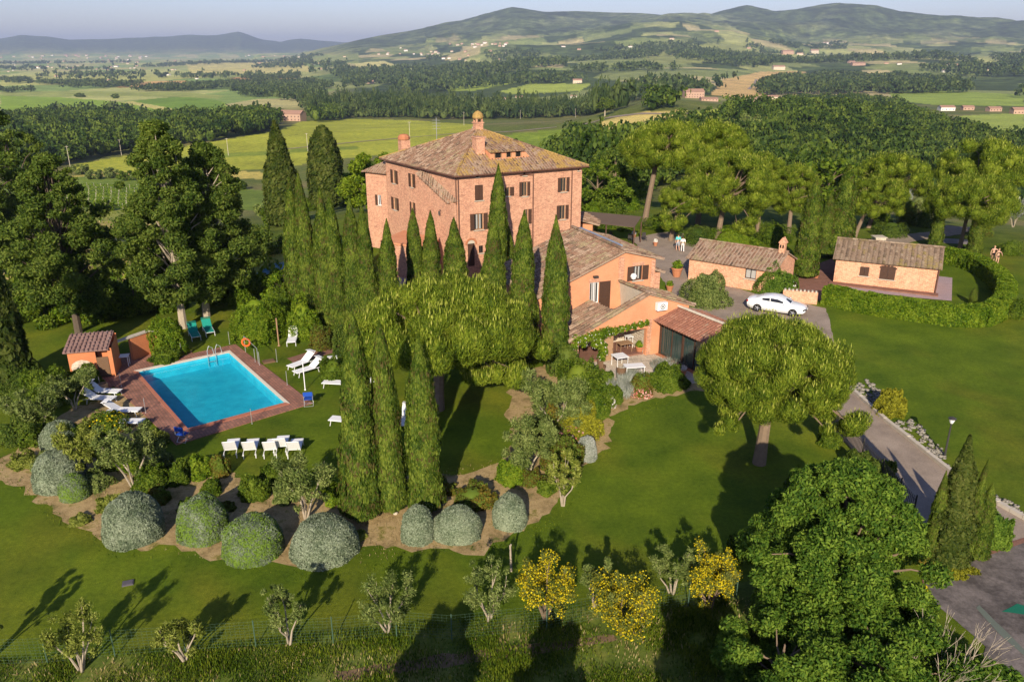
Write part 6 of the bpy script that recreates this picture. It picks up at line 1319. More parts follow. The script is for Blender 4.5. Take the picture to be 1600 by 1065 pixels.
def make_chair():
    e = empty('director_chair', '', 'chair'); 
    mb = MB()
    for s in (-.26, .26):
        mb.tube([(-.22, s, 0), (.22, s, .46)], .016, 5); mb.tube([(.22, s, 0), (-.22, s, .46)], .016, 5); mb.tube([(-.24, s, .46), (-.24, s, .95)], .016, 5); mb.tube([(-.24, s, .66), (.22, s, .66)], .02, 5); mb.tube([(.22, s, .46), (.22, s, .66)], .014, 5)
    for x in (-.22, .22): mb.tube([(x, -.26, .02), (x, .26, .02)], .014, 5)
    mb.build('frame', 'alu', e); mb = MB(); mb.box((0, 0, .46), (.46, .5, .03)); mb.build('seat', 'blue', e); mb = MB(); mb.box((-.245, 0, .82), (.03, .54, .26)); mb.build('backrest', 'blue', e); return e
dc = make_chair()
for k, (px, py, rz, lb) in enumerate([(287,690,R_(75),'blue canvas chair at the lower corner of the pool deck'),(483,634,R_(100),'blue canvas chair at the right corner of the pool deck')]):
    o = dc if k == 0 else copy_tree(dc); x, y = G(px, py, flat=True); o.location = (x, y, .05); o.rotation_euler = (0, 0, rz); tag(o, lb, 'chair', 'blue director chairs')
def pole(name, px, py, h, r, mat, label, cat, base=True, tilt=0):
    x, y = G(px, py, flat=True); e = empty(name, label, cat, (x, y, .04)); mb = MB(); mb.tube([(0, 0, 0), (tilt*h, 0, h)], r, 6); mb.build('pole', mat, e)
    mb = MB(); mb.ball((tilt*h, 0, h), r*1.5, 6) if not base else mb.lathe((0, 0, 0), [(r*2.2, 0), (r*2.2, .03), (r, .05)], 10); mb.build('foot' if base else 'knob', mat, e); return e
for k, (px, py, w_) in enumerate([(284,555,'behind the far left pool edge'),(359,538,'at the top corner of the pool deck'),(399,566,'beside the lifebuoy rail'),(406,571,'right of the lifebuoy rail'),(433,566,'on the lawn beside the garden path'),(449,602,'beside the right pool edge near the loungers'),(394,663,'on the near edge of the pool deck'),(228,646,'on the left deck beside the loungers'),(158,611,'beside the shed basket'),(190,605,'at the left corner of the pool deck')]):
    pole('rope_post', px, py, .95, .018, 'alu', 'thin metal post '+w_, 'post')
pole('parasol_pole', 477, 610, 1.9, .03, 'white', 'closed white parasol pole at the right deck corner', 'parasol'); pole('shower_pole', 436, 541, 2.1, .05, 'timber_pale', 'pale wooden shower pole beside the large round bush', 'pole')
x, y = G(384, 551, flat=True); x2, y2 = G(404, 569, flat=True); e = empty('lifebuoy_stand', 'orange lifebuoy hanging on a metal rail beside the pool', 'lifebuoy', (x, y, .05)); dx, dy = x2-x, y2-y
mb = MB(); mb.tube([(0, 0, 0), (0, 0, 1.2), (dx, dy, 1.1), (dx, dy, 0)], .025, 5); mb.build('rail', 'alu', e)
mb = MB(); c = [(.12+.27*math.cos(t), -.05, .75+.27*math.sin(t)) for t in [k*math.pi/8 for k in range(17)]]; mb.tube(c, .065, 6); mb.build('ring', 'orange_ring', e)
lx, ly = POOL[1]; e = empty('pool_ladder', 'curved steel pool ladder at the far corner of the pool', 'ladder', (lx, ly, .08)); mb = MB(); ux, uy = -.57, .82
for s in (-.7, -1.25): b0 = (s*.80+.0, s*.59); mb.tube([(b0[0]+.25*.6, b0[1]+.35*.8, 0), (b0[0]+.1, b0[1]+.2, .55), (b0[0]-.05, b0[1]-.02, .75), (b0[0]-.12, b0[1]-.2, .45), (b0[0]-.12, b0[1]-.22, -.7)], .025, 6)
mb.build('handrail', 'alu', e); mb = MB(); mb.box((-.9, -.82, -.35), (.5, .08, .03), R_(36)); mb.build('step', 'alu', e)
def table(px, py, w_, d_, h, mat, label, rz=0, name='table'):
    x, y = G(px, py, flat=True); e = empty(name, label, 'table', (x, y, .03), rz); mb = MB(); mb.box((0, 0, h), (w_, d_, .04)); mb.build('tabletop', mat, e)
    for sx in (-1, 1):
        for sy in (-1, 1): mb = MB(); mb.tube([(sx*(w_/2-.06), sy*(d_/2-.06), 0), (sx*(w_/2-.06), sy*(d_/2-.06), h)], .022, 5); mb.build('leg', mat, e)
    return e
table(192,572,.95,.6,.72,'white','small white table on the paving between shed and garden wall',R_(15))
table(968,572,.9,.9,.74,'white','square white table in the porch opening',R_(22)); table(990,588,1.3,.75,.74,'white','long white table on the garden terrace',R_(10)); table(975,551,1.0,.7,.74,'timber_pale','wooden table inside the porch',R_(22)); table(982,545,.5,.5,.95,'white','white side table against the porch back wall',R_(22),'side_table')
def wicker(px, py, rz, label):
    x, y = G(px, py, flat=True); e = empty('wicker_chair', label, 'chair', (x, y, .03), rz, 'wicker chairs on the terrace'); mb = MB(); mb.lathe((0, 0, 0), [(.24, .0), (.27, .38), (.30, .44), (.02, .45)], 10); mb.build('seat', 'wicker', e)
    mb = MB(); c = [(-.30*math.cos(t), .30*math.sin(t)) for t in [R_(k) for k in range(-80, 81, 20)]]
    for i in range(8): a, b = c[i], c[i+1]; mb.poly([(a[0], a[1], .42), (b[0], b[1], .42), (b[0]*1.15, b[1]*1.15, .86), (a[0]*1.15, a[1]*1.15, .86)])
    mb.build('backrest', 'wicker', e)
wicker(940,581,R_(20),'round backed wicker chair at the left side of the terrace'); wicker(970,592,R_(80),'wicker chair between the two white terrace tables'); wicker(958,560,R_(0),'dark chair inside the porch')
def pot(px, py, s, label, plant='hedge', z=.0):
    x, y = G(px, py); e = empty('flower_pot', label, 'flower pot', (x, y, tz1(x, y)+z)); mb = MB(); mb.lathe((0, 0, 0), [(.20*s, 0), (.30*s, .42*s), (.34*s, .46*s), (.34*s, .55*s), (.28*s, .55*s), (.26*s, .48*s), (.02, .48*s)], 14); mb.build('pot', 'terracotta', e)
    rng = np.random.default_rng(int(px)); d = sphere_pts(int(380), rng); V, F = leaves(np.array([0, 0, .68*s])+d*.30*s*rng.uniform(.5, 1.1, (len(d), 1)), d, .06*s+.02, .03*s+.01, rng); link('plant', fast_mesh('plant', V, F, [plant]), e)
pot(1057,432,1.6,'large terracotta pot with greenery on the gravel court'); pot(1046,455,1.0,'terracotta pot beside the annex wall'); pot(999,551,.9,'potted plant at the porch back wall'); pot(1018,546,1.0,'potted lemon shrub beside the brick pier','yellowgreen'); pot(990,372,.8,'flower pot beside the pergola','white_fl'); pot(1024,384,.0+.8,'pot with pale flowers near the tall pine','white_fl'); pot(1067,586,.7,'white flowering pot at the glass room','white_fl'); pot(1275,434,.8,'terracotta pot beside the left cypress')
x, y = G(1007, 552, flat=True); e = empty('watering_can', 'green watering can beside the potted plants', 'watering can', (x, y, .05)); mb = MB(); mb.lathe((0, 0, 0), [(.12, 0), (.12, .28), (.08, .32)], 10); mb.tube([(.1, 0, .1), (.32, 0, .34)], .02, 5); mb.build('can', 'teal', e)
x, y = G(163, 612, flat=True); e = empty('wicker_basket', 'round wicker basket beside the shed paving', 'basket', (x, y, .03)); mb = MB(); mb.lathe((0, 0, 0), [(.22, 0), (.3, .3), (.28, .55), (.22, .55), (.2, .3), (.02, .25)], 12); mb.build('basket', 'timber_pale', e)
x, y = G(165, 560, flat=True)
sheet('terrace_stone', [(895,562),(960,552),(1035,553),(1075,575),(1110,598),(1060,600),(1000,588),(930,596),(900,588)], 'rubble', .02, .05, 33)
def iron_table(px, py, label):
    x, y = G(px, py); z = tz1(x, y); e = empty('garden_chair', label, 'chair', (x, y, z), px % 6, 'dark chairs by the pergola'); mb = MB(); mb.box((0, 0, .45), (.45, .45, .04)); mb.build('seat', 'steel', e); mb = MB(); mb.box((-.22, 0, .72), (.04, .45, .5)); mb.build('backrest', 'steel', e)
    for sx in (-.18, .18):
        for sy in (-.18, .18): mb = MB(); mb.tube([(sx, sy, 0), (sx, sy, .45)], .02, 4); mb.build('leg', 'steel', e)
iron_table(955,374,'dark chair at the left end of the pergola terrace'); iron_table(985,378,'dark chair in front of the pergola'); iron_table(1007,377,'dark chair beside the tall bare pine trunk')
x, y = G(1372, 380); e = empty('stone_well', 'small stone block planter beside the far lane', 'planter', (x, y, 0)); mb = MB(); mb.box((0, 0, .35), (1.1, 1.1, .7)); mb.build('block', 'rubble', e); mb = MB(); mb.box((0, 0, .74), (1.3, 1.3, .08)); mb.build('rim', 'stone_pale', e)
x, y = G(200, 911, flat=True); mb = MB((x, y, 0)); mb.box((x, y, .02), (.42, .34, .05), R_(20)); mb.box((x, y, .05), (.36, .28, .02), R_(20)); tag(mb.build('manhole_cover', plain('cover_plastic', (.10, .09, .10), .7, .3, .1)), 'dark rectangular inspection cover set in the lawn', 'manhole cover')
x, y = G(412, 575, flat=True); x, y = G(420, 565, flat=True); mb = MB((x, y, 0)); mb.box((x, y, .04), (.8, .6, .08), R_(30)); mb.box((x, y, .09), (.7, .5, .03), R_(30)); tag(mb.build('skimmer_hatch', 'wicker'), 'brown hatch cover on the path beside the pool', 'hatch')
x, y = G(618, 803, flat=True); mb = MB((x, y, 0)); mb.ball((x, y, .06), .12, 6, .7); tag(mb.build('white_stone', 'stone_pale'), 'pale stone at the foot of the middle cypress', 'stone')
# street lamp
x, y = G(1476, 712, flat=True); e = empty('garden_lamp', 'dark lamp post with white shade on the right lawn', 'lamp post', (x, y, 0)); hh = height_for(x, y, 651)
mb = MB(); mb.tube([(0, 0, 0), (0, 0, hh-.35)], [.06, .035], 7); mb.build('post', 'steel', e); mb = MB(); mb.lathe((0, 0, hh-.36), [(.07, 0), (.16, .24), (.02, .25)], 10); mb.build('lamp_shade', 'white', e); mb = MB(); mb.lathe((0, 0, hh-.11), [(.2, 0), (.2, .03), (.06, .11), (.01, .13)], 10); mb.build('cap', 'steel', e)
# car
def car():
    x0, y0 = G(1217, 490, flat=True); e = empty('parked_car', 'white four door coupe parked on the gravel behind the round pine', 'car', (x0, y0+.6, .012), R_(-30)); n = 0
    st = [(-2.28,.42,.60,.88,.70),(-2.18,.28,.62,.95,.80),(-1.9,.22,.62,1.0,.87),(-1.35,.22,.62,.99,.90),(-.6,.2,.6,.94,.91),(.2,.2,.6,.92,.91),(.85,.2,.6,.90,.90),(1.4,.22,.58,.86,.88),(1.85,.24,.54,.78,.84),(2.15,.3,.5,.68,.74),(2.3,.4,.5,.6,.55)]
    mb = MB(); V = []; F = []
    for x, zs, zm, zt, w in st: V += [(x, -w*.93, zs), (x, -w, zm), (x, -w*.955, zt-.04), (x, -w*.82, zt+.01), (x, 0, zt+.045), (x, w*.82, zt+.01), (x, w*.955, zt-.04), (x, w, zm), (x, w*.93, zs)]
    for i in range(len(st)-1):
        for k in range(8): F.append((i*9+k, i*9+k+1, (i+1)*9+k+1, (i+1)*9+k))
        F.append((i*9+8, i*9, (i+1)*9, (i+1)*9+8))
    F += [tuple(range(9)), tuple(range((len(st)-1)*9, len(st)*9))[::-1]]
    mb.add(V, [f[::-1] for f in F]); b = mb.build('body', 'car', e, True, False)
    cab = [(-1.75,.98,.0,.74),(-1.1,.97,.30,.76),(-.45,.95,.42,.78),(.15,.93,.42,.78),(.62,.92,.24,.77),(1.12,.90,.0,.74)]
    V = []; F = []
    for x, z, h, w in cab: V += [(x, -w, z), (x, -w+.05-.22*h, z+h*.85), (x, -w*.6, z+h+.01), (x, 0, z+h+.03), (x, w*.6, z+h+.01), (x, w-.05+.22*h, z+h*.85), (x, w, z)]
    for i in range(len(cab)-1):
        for k in range(6): F.append((i*7+k, i*7+k+1, (i+1)*7+k+1, (i+1)*7+k)[::-1])
    mb = MB(); mb.add(V, F); mb.build('roof', 'car', e, True, False)
    g = lambda i, k, t=0, s=0: None
    Vv = [Vector(v) for v in V]
    def patch(name, pts):
        c = sum(pts, Vector())/len(pts); mb = MB(); nn = (pts[1]-pts[0]).cross(pts[2]-pts[0]).normalized(); ctr = Vector((0, 0, .9))
        if nn.dot(c-ctr) < 0: nn = -nn
        mb.poly([tuple(c+(p-c)*.93+nn*.018) for p in pts]); mb.build(name, 'carglass', e, False, False)
    for sgn, k0, k1 in ((-1, 0, 1), (1, 6, 5)):
        L_ = lambda i, t=0: Vv[i*7+k0].lerp(Vv[i*7+k1], t)
        patch('side_window', [L_(1, .12), L_(1, .85), L_(2, .95), L_(2, .1)]); patch('side_window', [L_(2, .1), L_(2, .95), L_(3, .95), L_(4, .9), L_(4, .1)])
    patch('windscreen', [Vv[4*7+1], Vv[4*7+3], Vv[4*7+5], Vv[5*7+6]+Vector((-.05, 0, .0)), Vv[5*7+3]+Vector((-.04, 0, .03)), Vv[5*7+0]+Vector((-.05, 0, .0))]); patch('rear_window', [Vv[1*7+1], Vv[1*7+3], Vv[1*7+5], Vv[6]+Vector((.15, 0, .03)), Vv[3]+Vector((.15, 0, .05)), Vv[0]+Vector((.15, 0, .03))])
    for wx in (-1.38, 1.40):
        for s in (-1, 1):
            mb = MB(); pr = [(.20, -.11), (.32, -.11), (.335, -.07), (.335, .07), (.32, .11), (.20, .11)]; V2 = []; n_ = 18
            for r, t in pr:
                for k in range(n_): a = 2*math.pi*k/n_; V2.append((wx+r*math.cos(a), s*.83+t, .335+r*math.sin(a)))
            mb.add(V2, [(i*n_+k, i*n_+(k+1) % n_, (i+1)*n_+(k+1) % n_, (i+1)*n_+k) for i in range(5) for k in range(n_)]); wheel = mb.build('wheel', 'rubber', e, False, False)
            mb = MB()
            for k in range(5): a = 2*math.pi*k/5; mb.tube([(wx, s*.92, .335), (wx+.21*math.cos(a), s*.93, .335+.21*math.sin(a))], .028, 4)
            mb.build('rim', 'alu', wheel, False, False); mb = MB(); mb.add([(wx+.2*math.cos(2*math.pi*k/12), s*.88, .335+.2*math.sin(2*math.pi*k/12)) for k in range(12)], [tuple(range(12))]); mb.build('hub', 'rubber', wheel, False, False)
    for s in (-1, 1):
        mb = MB(); mb.box((2.16, s*.58, .60), (.22, .32, .1), s*.35); mb.build('headlight', 'glass', e, False, False); mb = MB(); mb.box((-2.22, s*.62, .80), (.12, .34, .12), s*.2); mb.build('tail_light', plain('tail_red', (.35, .01, .01), .3), e, False, False)
        mb = MB(); mb.box((.78, s*.98, .98), (.14, .18, .11)); mb.build('mirror', 'car', e, False, False)
    mb = MB(); mb.box((0, 0, .22), (4.0, 1.6, .12)); mb.build('underbody', 'rubber', e, False, False); return e
car()
# people
def person(px, py, H, rz, label, shirt=None, legs=None, hair='hair', pose='walk', sx=1.0, swim=None, arm='down'):
    x, y = G(px, py); z = tz1(x, y)+.012; e = empty('person', label, 'person', (x, y, z), rz); k = H/1.75
    w_ = .16 if pose == 'walk' else .04
    J = {'pel': (0, 0, .93), 'wa': (0, 0, 1.08), 'ch': (0, .01, 1.30), 'nk': (0, 0, 1.47), 'hd': (0, .01, 1.60), 'ht': (0, .015, 1.72),
         'hl': (-.10, 0, .90), 'kl': (-.11, w_*.9, .50), 'al': (-.11, w_*.4, .09), 'tl': (-.12, w_*.4+.16, .03), 'hr': (.10, 0, .90), 'kr': (.11, -w_*.2, .50), 'ar': (.11, -w_*1.6, .10), 'tr': (.12, -w_*1.6+.15, .03),
         'sl': (-.19, 0, 1.41), 'el': (-.25, -.03, 1.13), 'wl': (-.26, .06, .88), 'fl': (-.26, .09, .78), 'sr': (.19, 0, 1.41), 'er': (.25, -.05, 1.13), 'wr': (.26, .03, .88), 'fr': (.26, .06, .78)}
    if arm == 'hug': J.update(er=(.42, .0, 1.36), wr=(.60, .03, 1.38), fr=(.68, .05, 1.36))
    if arm == 'hugl': J.update(el=(-.40, -.02, 1.20), wl=(-.48, .0, 1.0), fl=(-.5, .0, .92))
    Ed = [('pel','wa'),('wa','ch'),('ch','nk'),('nk','hd'),('hd','ht'),('pel','hl'),('hl','kl'),('kl','al'),('al','tl'),('pel','hr'),('hr','kr'),('kr','ar'),('ar','tr'),('ch','sl'),('sl','el'),('el','wl'),('wl','fl'),('ch','sr'),('sr','er'),('er','wr'),('wr','fr')]
    Rr = dict(pel=(.15, .11), wa=(.13, .09), ch=(.16, .11), nk=(.055, .055), hd=(.085, .10), ht=(.06, .07), hl=(.085, .09), kl=(.055, .06), al=(.04, .045), tl=(.035, .025), sl=(.06, .06), el=(.042, .042), wl=(.03, .03), fl=(.035, .018))
    for q in 'hkats': pass
    for a, b in (('hr', 'hl'), ('kr', 'kl'), ('ar', 'al'), ('tr', 'tl'), ('sr', 'sl'), ('er', 'el'), ('wr', 'wl'), ('fr', 'fl')): Rr[a] = Rr[b]
    def skin(name, names, edges, grow_, mat, root):
        me = bpy.data.meshes.new(name); ix = {n_: i for i, n_ in enumerate(names)}; me.from_pydata([tuple(c*k for c in J[n_]) for n_ in names], [(ix[a], ix[b]) for a, b in edges], []); me.materials.append(M[mat])
        o = bpy.data.objects.new(name, me); COL.objects.link(o); o.parent = e; sm = o.modifiers.new('skin', 'SKIN'); sm.use_smooth_shade = True
        for i, n_ in enumerate(names): sv_ = me.skin_vertices[0].data[i]; sv_.radius = ((Rr[n_][0]*sx+grow_)*k, (Rr[n_][1]*sx+grow_)*k); sv_.use_root = (n_ == root)
        ss = o.modifiers.new('sub', 'SUBSURF'); ss.levels = 1; ss.render_levels = 2; return o
    me = bpy.data.meshes.new('tmp'); bpy.data.meshes.remove(me)
    def ensure(me): pass
    skin('body', list(J), Ed, 0, 'skin', 'pel')
    if shirt: skin('shirt', ['wa', 'ch', 'nk', 'sl', 'el', 'sr', 'er'], [('wa', 'ch'), ('ch', 'nk'), ('ch', 'sl'), ('sl', 'el'), ('ch', 'sr'), ('sr', 'er')], .022, shirt, 'ch')
    if legs: skin('trousers' if legs[1] else 'shorts', ['wa', 'pel', 'hl', 'kl', 'hr', 'kr']+(['al', 'ar'] if legs[1] else []), [('wa', 'pel'), ('pel', 'hl'), ('hl', 'kl'), ('pel', 'hr'), ('hr', 'kr')]+([('kl', 'al'), ('kr', 'ar')] if legs[1] else []), .020, legs[0], 'pel')
    if swim:
        mb = MB(); mb.lathe((0, 0, .86*k), [(.155*k*sx, 0), (.165*k*sx, .05*k), (.16*k*sx, .12*k)], 12); mb.build('swimwear', 'black', e)
        if swim == 2: mb = MB(); mb.lathe((0, 0, 1.28*k), [(.165*k*sx, 0), (.165*k*sx, .06*k)], 12); mb.build('bikini_top', 'black', e)
    mb = MB(); mb.ball((0, -.01*k, 1.66*k), .098*k, 7, 1.05); mb.build('hair', hair, e, True); 
    mb = MB(); mb.ball((0, .085*k, 1.615*k), .018*k, 5); mb.box((0, .088*k, 1.575*k), (.045*k, .01, .008)); 
    for s in (-.035, .035): mb.ball((s*k, .085*k, 1.645*k), .011*k, 5)
    mb.build('face', 'skin', e, True)
    return e
M['shirt_teal'] = plain('teal_shirt', (.12, .52, .52), .8, .2, .1); M['shirt_white'] = plain('white_shirt', (.8, .78, .74), .8, .2, .05); M['grey_cloth'] = plain('grey_cloth', (.32, .34, .38), .8, .2, .1); M['light_cloth'] = plain('pale_trousers', (.62, .60, .58), .8, .2, .08); M['blond'] = plain('blond_hair', (.35, .22, .10), .7, .2, .1)
person(1058.5,392,1.80,R_(5),'person in turquoise shirt and grey shorts walking away on the gravel','shirt_teal',('grey_cloth',False),'hair')
person(1066,394,1.66,R_(-4),'person in white top and pale trousers walking beside the turquoise shirt','shirt_white',('light_cloth',True),'hair',sx=.92)
person(1549.5,411,1.78,R_(170),'bare chested person in dark swim trunks embracing another on the lawn',None,None,'blond',pose='stand',swim=1,arm='hugl')
person(1556.5,414,1.68,R_(190),'person in a dark bikini beside the swimmer in trunks on the lawn',None,None,'blond',pose='stand',sx=.9,swim=2,arm='hugl')
# iron fence along the driveway
def iron_fence(path, label):
    P = [G(*q, flat=True) for q in path]; O = (P[0][0], P[0][1], 0); e = empty('iron_fence', label, 'fence', O); mb = MB(O); bars = MB(O)
    for i in range(len(P)-1):
        a, b = P[i], P[i+1]; L = math.dist(a, b); n = int(L/.14)
        for h in (.15, 1.1): bars.tube([(*a, h), (*b, h)], .018, 4)
        for k in range(n): t = (k+.5)/n; x, y = a[0]+(b[0]-a[0])*t, a[1]+(b[1]-a[1])*t; bars.tube([(x, y, .05), (x, y, 1.25)], .018, 3, False)
    bars.build('railing', 'steel', e)
    for p in P: mb = MB(O); mb.tube([(*p, 0), (*p, 1.4)], .035, 5); mb.build('post', 'steel', e)
iron_fence([(1285,648),(1318,690),(1345,722),(1375,755),(1402,787),(1425,815)],'dark iron bar fence along the left side of the driveway')
# wire fence along the lower lawn
P = [G(*q, flat=True) for q in [(-30,1040),(75,1037),(180,1025),(290,1017),(400,1010),(521,1004),(620,994),(706,1000),(854,984),(965,962),(1075,948),(1150,935)]]
e = empty('wire_fence', 'thin green wire fence running along the lower edge of the lawn', 'fence', (P[0][0], P[0][1], 0)); O = (P[0][0], P[0][1], 0); M['green_wire'] = plain('green_wire', (.06, .11, .07), .6, .3, .1)
for i, p in enumerate(P): mb = MB(O); mb.tube([(*p, 0), (*p, 1.15)], .022, 5); mb.build('post', 'green_wire', e)
mb = MB(O)
for i in range(len(P)-1):
    a, b = P[i], P[i+1]
    for h in np.arange(.1, 1.11, .125): mb.tube([(*a, h), (*b, h)], .0035, 3, False)
    n = int(math.dist(a, b)/.16)
    for k in range(n): t = k/n; x, y = a[0]+(b[0]-a[0])*t, a[1]+(b[1]-a[1])*t; mb.tube([(x, y, .05), (x, y, 1.1)], .003, 3, False)
mb.build('wire_mesh', 'green_wire', e)
for px, py, h, lb in [(799,892,1.25,'grey wooden stake standing behind the wire fence')]:
    x, y = G(px, py, flat=True); mb = MB((x, y, 0)); mb.tube([(x, y, -.1), (x-.05, y, h)], [.05, .04], 6); mb.tube([(x, y, h), (x-.05, y, h+.02)], .045, 5); tag(mb.build('wooden_stake', 'bark_pale'), lb, 'stake')
# kerb and rocks
kp = [G(*q, flat=True) for q in [(1318,600),(1345,622),(1383,657),(1420,686),(1450,710),(1500,750),(1560,788),(1640,833)]]; mb = MB()
for i in range(len(kp)-1):
    a, b = kp[i], kp[i+1]; L = math.dist(a, b); n = max(1, int(L/.6)); rz = math.atan2(b[1]-a[1], b[0]-a[0])
    for k in range(n): t = (k+.5)/n; mb.box((a[0]+(b[0]-a[0])*t, a[1]+(b[1]-a[1])*t, .08), (L/n-.03, .22, .2+.02*(k % 3)), rz)
tag(mb.build('kerb', 'stone_pale'), kind='structure')
rng = np.random.default_rng(4); parts = []
for poly, n in (([(1326,600),(1345,598),(1372,625),(1390,650),(1378,652),(1350,625)], 90), ([(1395,658),(1425,655),(1450,675),(1475,705),(1480,730),(1455,712),(1420,684)], 120), ([(1540,770),(1550,760),(1600,800),(1600,812)], 25), ([(1350,592),(1365,600),(1380,615),(1370,622)], 40)):
    pts = [G(*q, flat=True) for q in poly]; xs = [p[0] for p in pts]; ys = [p[1] for p in pts]; c = 0
    while c < n:
        x, y = rng.uniform(min(xs), max(xs)), rng.uniform(min(ys), max(ys))
        if inside(np.array([x]), np.array([y]), pts)[0]: parts.append(lowball((x, y, .02), rng.uniform(.05, .20), .5, rng, 6)); c += 1
V, F = merge(parts); M['rock'] = plain('white_rock', (.24, .22, .185), .9, .2, .4, 6); tag(link('rock_border', fast_mesh('rock_border', V, F, ['rock'])), kind='stuff')
# blue pond cover between the trees
x, y = G(430, 430); pts = [G(*q, flat=True) for q in [(400,428),(425,412),(458,408),(462,440),(440,452),(410,446)]]; m, n, out = new_mat('pond_water'); t = noise(n, wpos(n), 2, 4); r = ramp(n, [(.35, (.02, .10, .17)), (.65, (.07, .22, .30))]); n.links.new(t.outputs['Fac'], r.inputs[0]); principled(n, out, r.outputs[0], .35, .4); M['pond'] = m
mb = MB(); mb.poly([(a, b, .03) for a, b in (pts if sum(pts[i][0]*pts[(i+1) % 6][1]-pts[(i+1) % 6][0]*pts[i][1] for i in range(6)) > 0 else pts[::-1])]); tag(mb.build('pond_water', 'pond'), kind='structure')

# ------------------------------------------------------------------ beyond the garden
def power_pole(px, base, top, label, cross=True):
    x, y = G(px, base); z = tz1(x, y); h = height_for(x, y, top, z); e = empty('power_pole', label, 'power pole', (x, y, z), 0, 'power line poles in the fields'); mb = MB(); mb.tube([(0, 0, -.5), (0, 0, h)], [.16, .10], 6); mb.build('pole', 'stone_pale', e)
    mb = MB(); mb.box((0, 0, h-.4), (1.6, .1, .1)); 
    for s in (-.7, 0, .7): mb.tube([(s, 0, h-.35), (s, 0, h-.15)], .04, 5)
    mb.build('crossarm', 'stone_pale', e); return (x, y, z+h-.2)
pp = [power_pole(*a) for a in [(110,262,228,'power pole at the far left of the field'),(190,243,218,'power pole in front of the left wood'),(357,243,216,'power pole in the middle of the yellow green field'),(481,236,208,'power pole between the two dark old cypresses'),(641,232,190,'power pole left of the villa chimney'),(725,196,175,'power pole behind the villa roof'),(813,186,172,'power pole at the wood edge right of the villa'),(899,184,170,'power pole near the white track')]]
for i in range(len(pp)-1):
    a, b = Vector(pp[i]), Vector(pp[i+1]); mb = MB(tuple(a)); L = (b-a).length
    mb.tube([tuple(a.lerp(b, t)-Vector((0, 0, L*.02*4*t*(1-t)))) for t in np.linspace(0, 1, 9)], .03, 3, False); tag(mb.build('power_line', 'steel'), 'power cable spanning field poles, span %s from the left' % ['first','second','third','fourth','fifth','sixth','seventh'][i], 'cable')
# vineyard rows left
for i in range(7):
    a = G(95, 292+i*5.2); b = G(262, 297+i*5.5); O = (a[0], a[1], tz1(*a)); e = empty('vine_row', 'trellised vine row number %s from the back in the left vineyard' % ['one','two','three','four','five','six','seven'][i], 'vine row', O, 0, 'vine rows beyond the garden trees')
    mb = MB(O); mb2 = MB(O); rng = np.random.default_rng(i); L = math.dist(a, b); n = int(L/4)
    for k in range(n+1): t = k/n; x, y = a[0]+(b[0]-a[0])*t, a[1]+(b[1]-a[1])*t; z = tz1(x, y); mb.tube([(x, y, z-.1), (x, y, z+2.0)], .07, 4)
    mb.build('posts', 'stone_pale', e); m_ = int(L*22); t = rng.uniform(0, 1, m_); X = a[0]+(b[0]-a[0])*t-O[0]+rng.normal(0, .2, m_); Y = a[1]+(b[1]-a[1])*t-O[1]+rng.normal(0, .2, m_); Z = tz(X+O[0], Y+O[1])-O[2]+rng.uniform(.5, 1.7, m_); d = sphere_pts(m_, rng)
    V, F = leaves(np.stack([X, Y, Z], 1), d, .22, .13, rng); link('foliage', fast_mesh('foliage', V, F, ['hedge']), e)
for i, (px, py, h, r, mt) in enumerate([(128,262,4.5,4,'olive'),(150,270,4,3.6,'olive'),(172,268,4.2,3.6,'olive'),(198,272,4,3.4,'bush'),(222,274,4,3.4,'olive'),(165,320,3.4,2.4,'hedge'),(430,330,3.5,3,'olive'),(365,287,4,4,'bush')]):
    B('orchard_tree', px, py+10, h, r, ['grey green orchard tree at the left end of the hedge row','second grey green orchard tree of the hedge row','third orchard tree of the hedge row behind the vineyard','dark orchard tree of the hedge row','rightmost orchard tree of the hedge row','light green fruit tree inside the vineyard','grey green tree left of the lopsided cypress','bushy tree at the lower field edge'][i], mt, 300+i, .15, 14, 2600, .26, .14, .15, cs=.36, core=True)
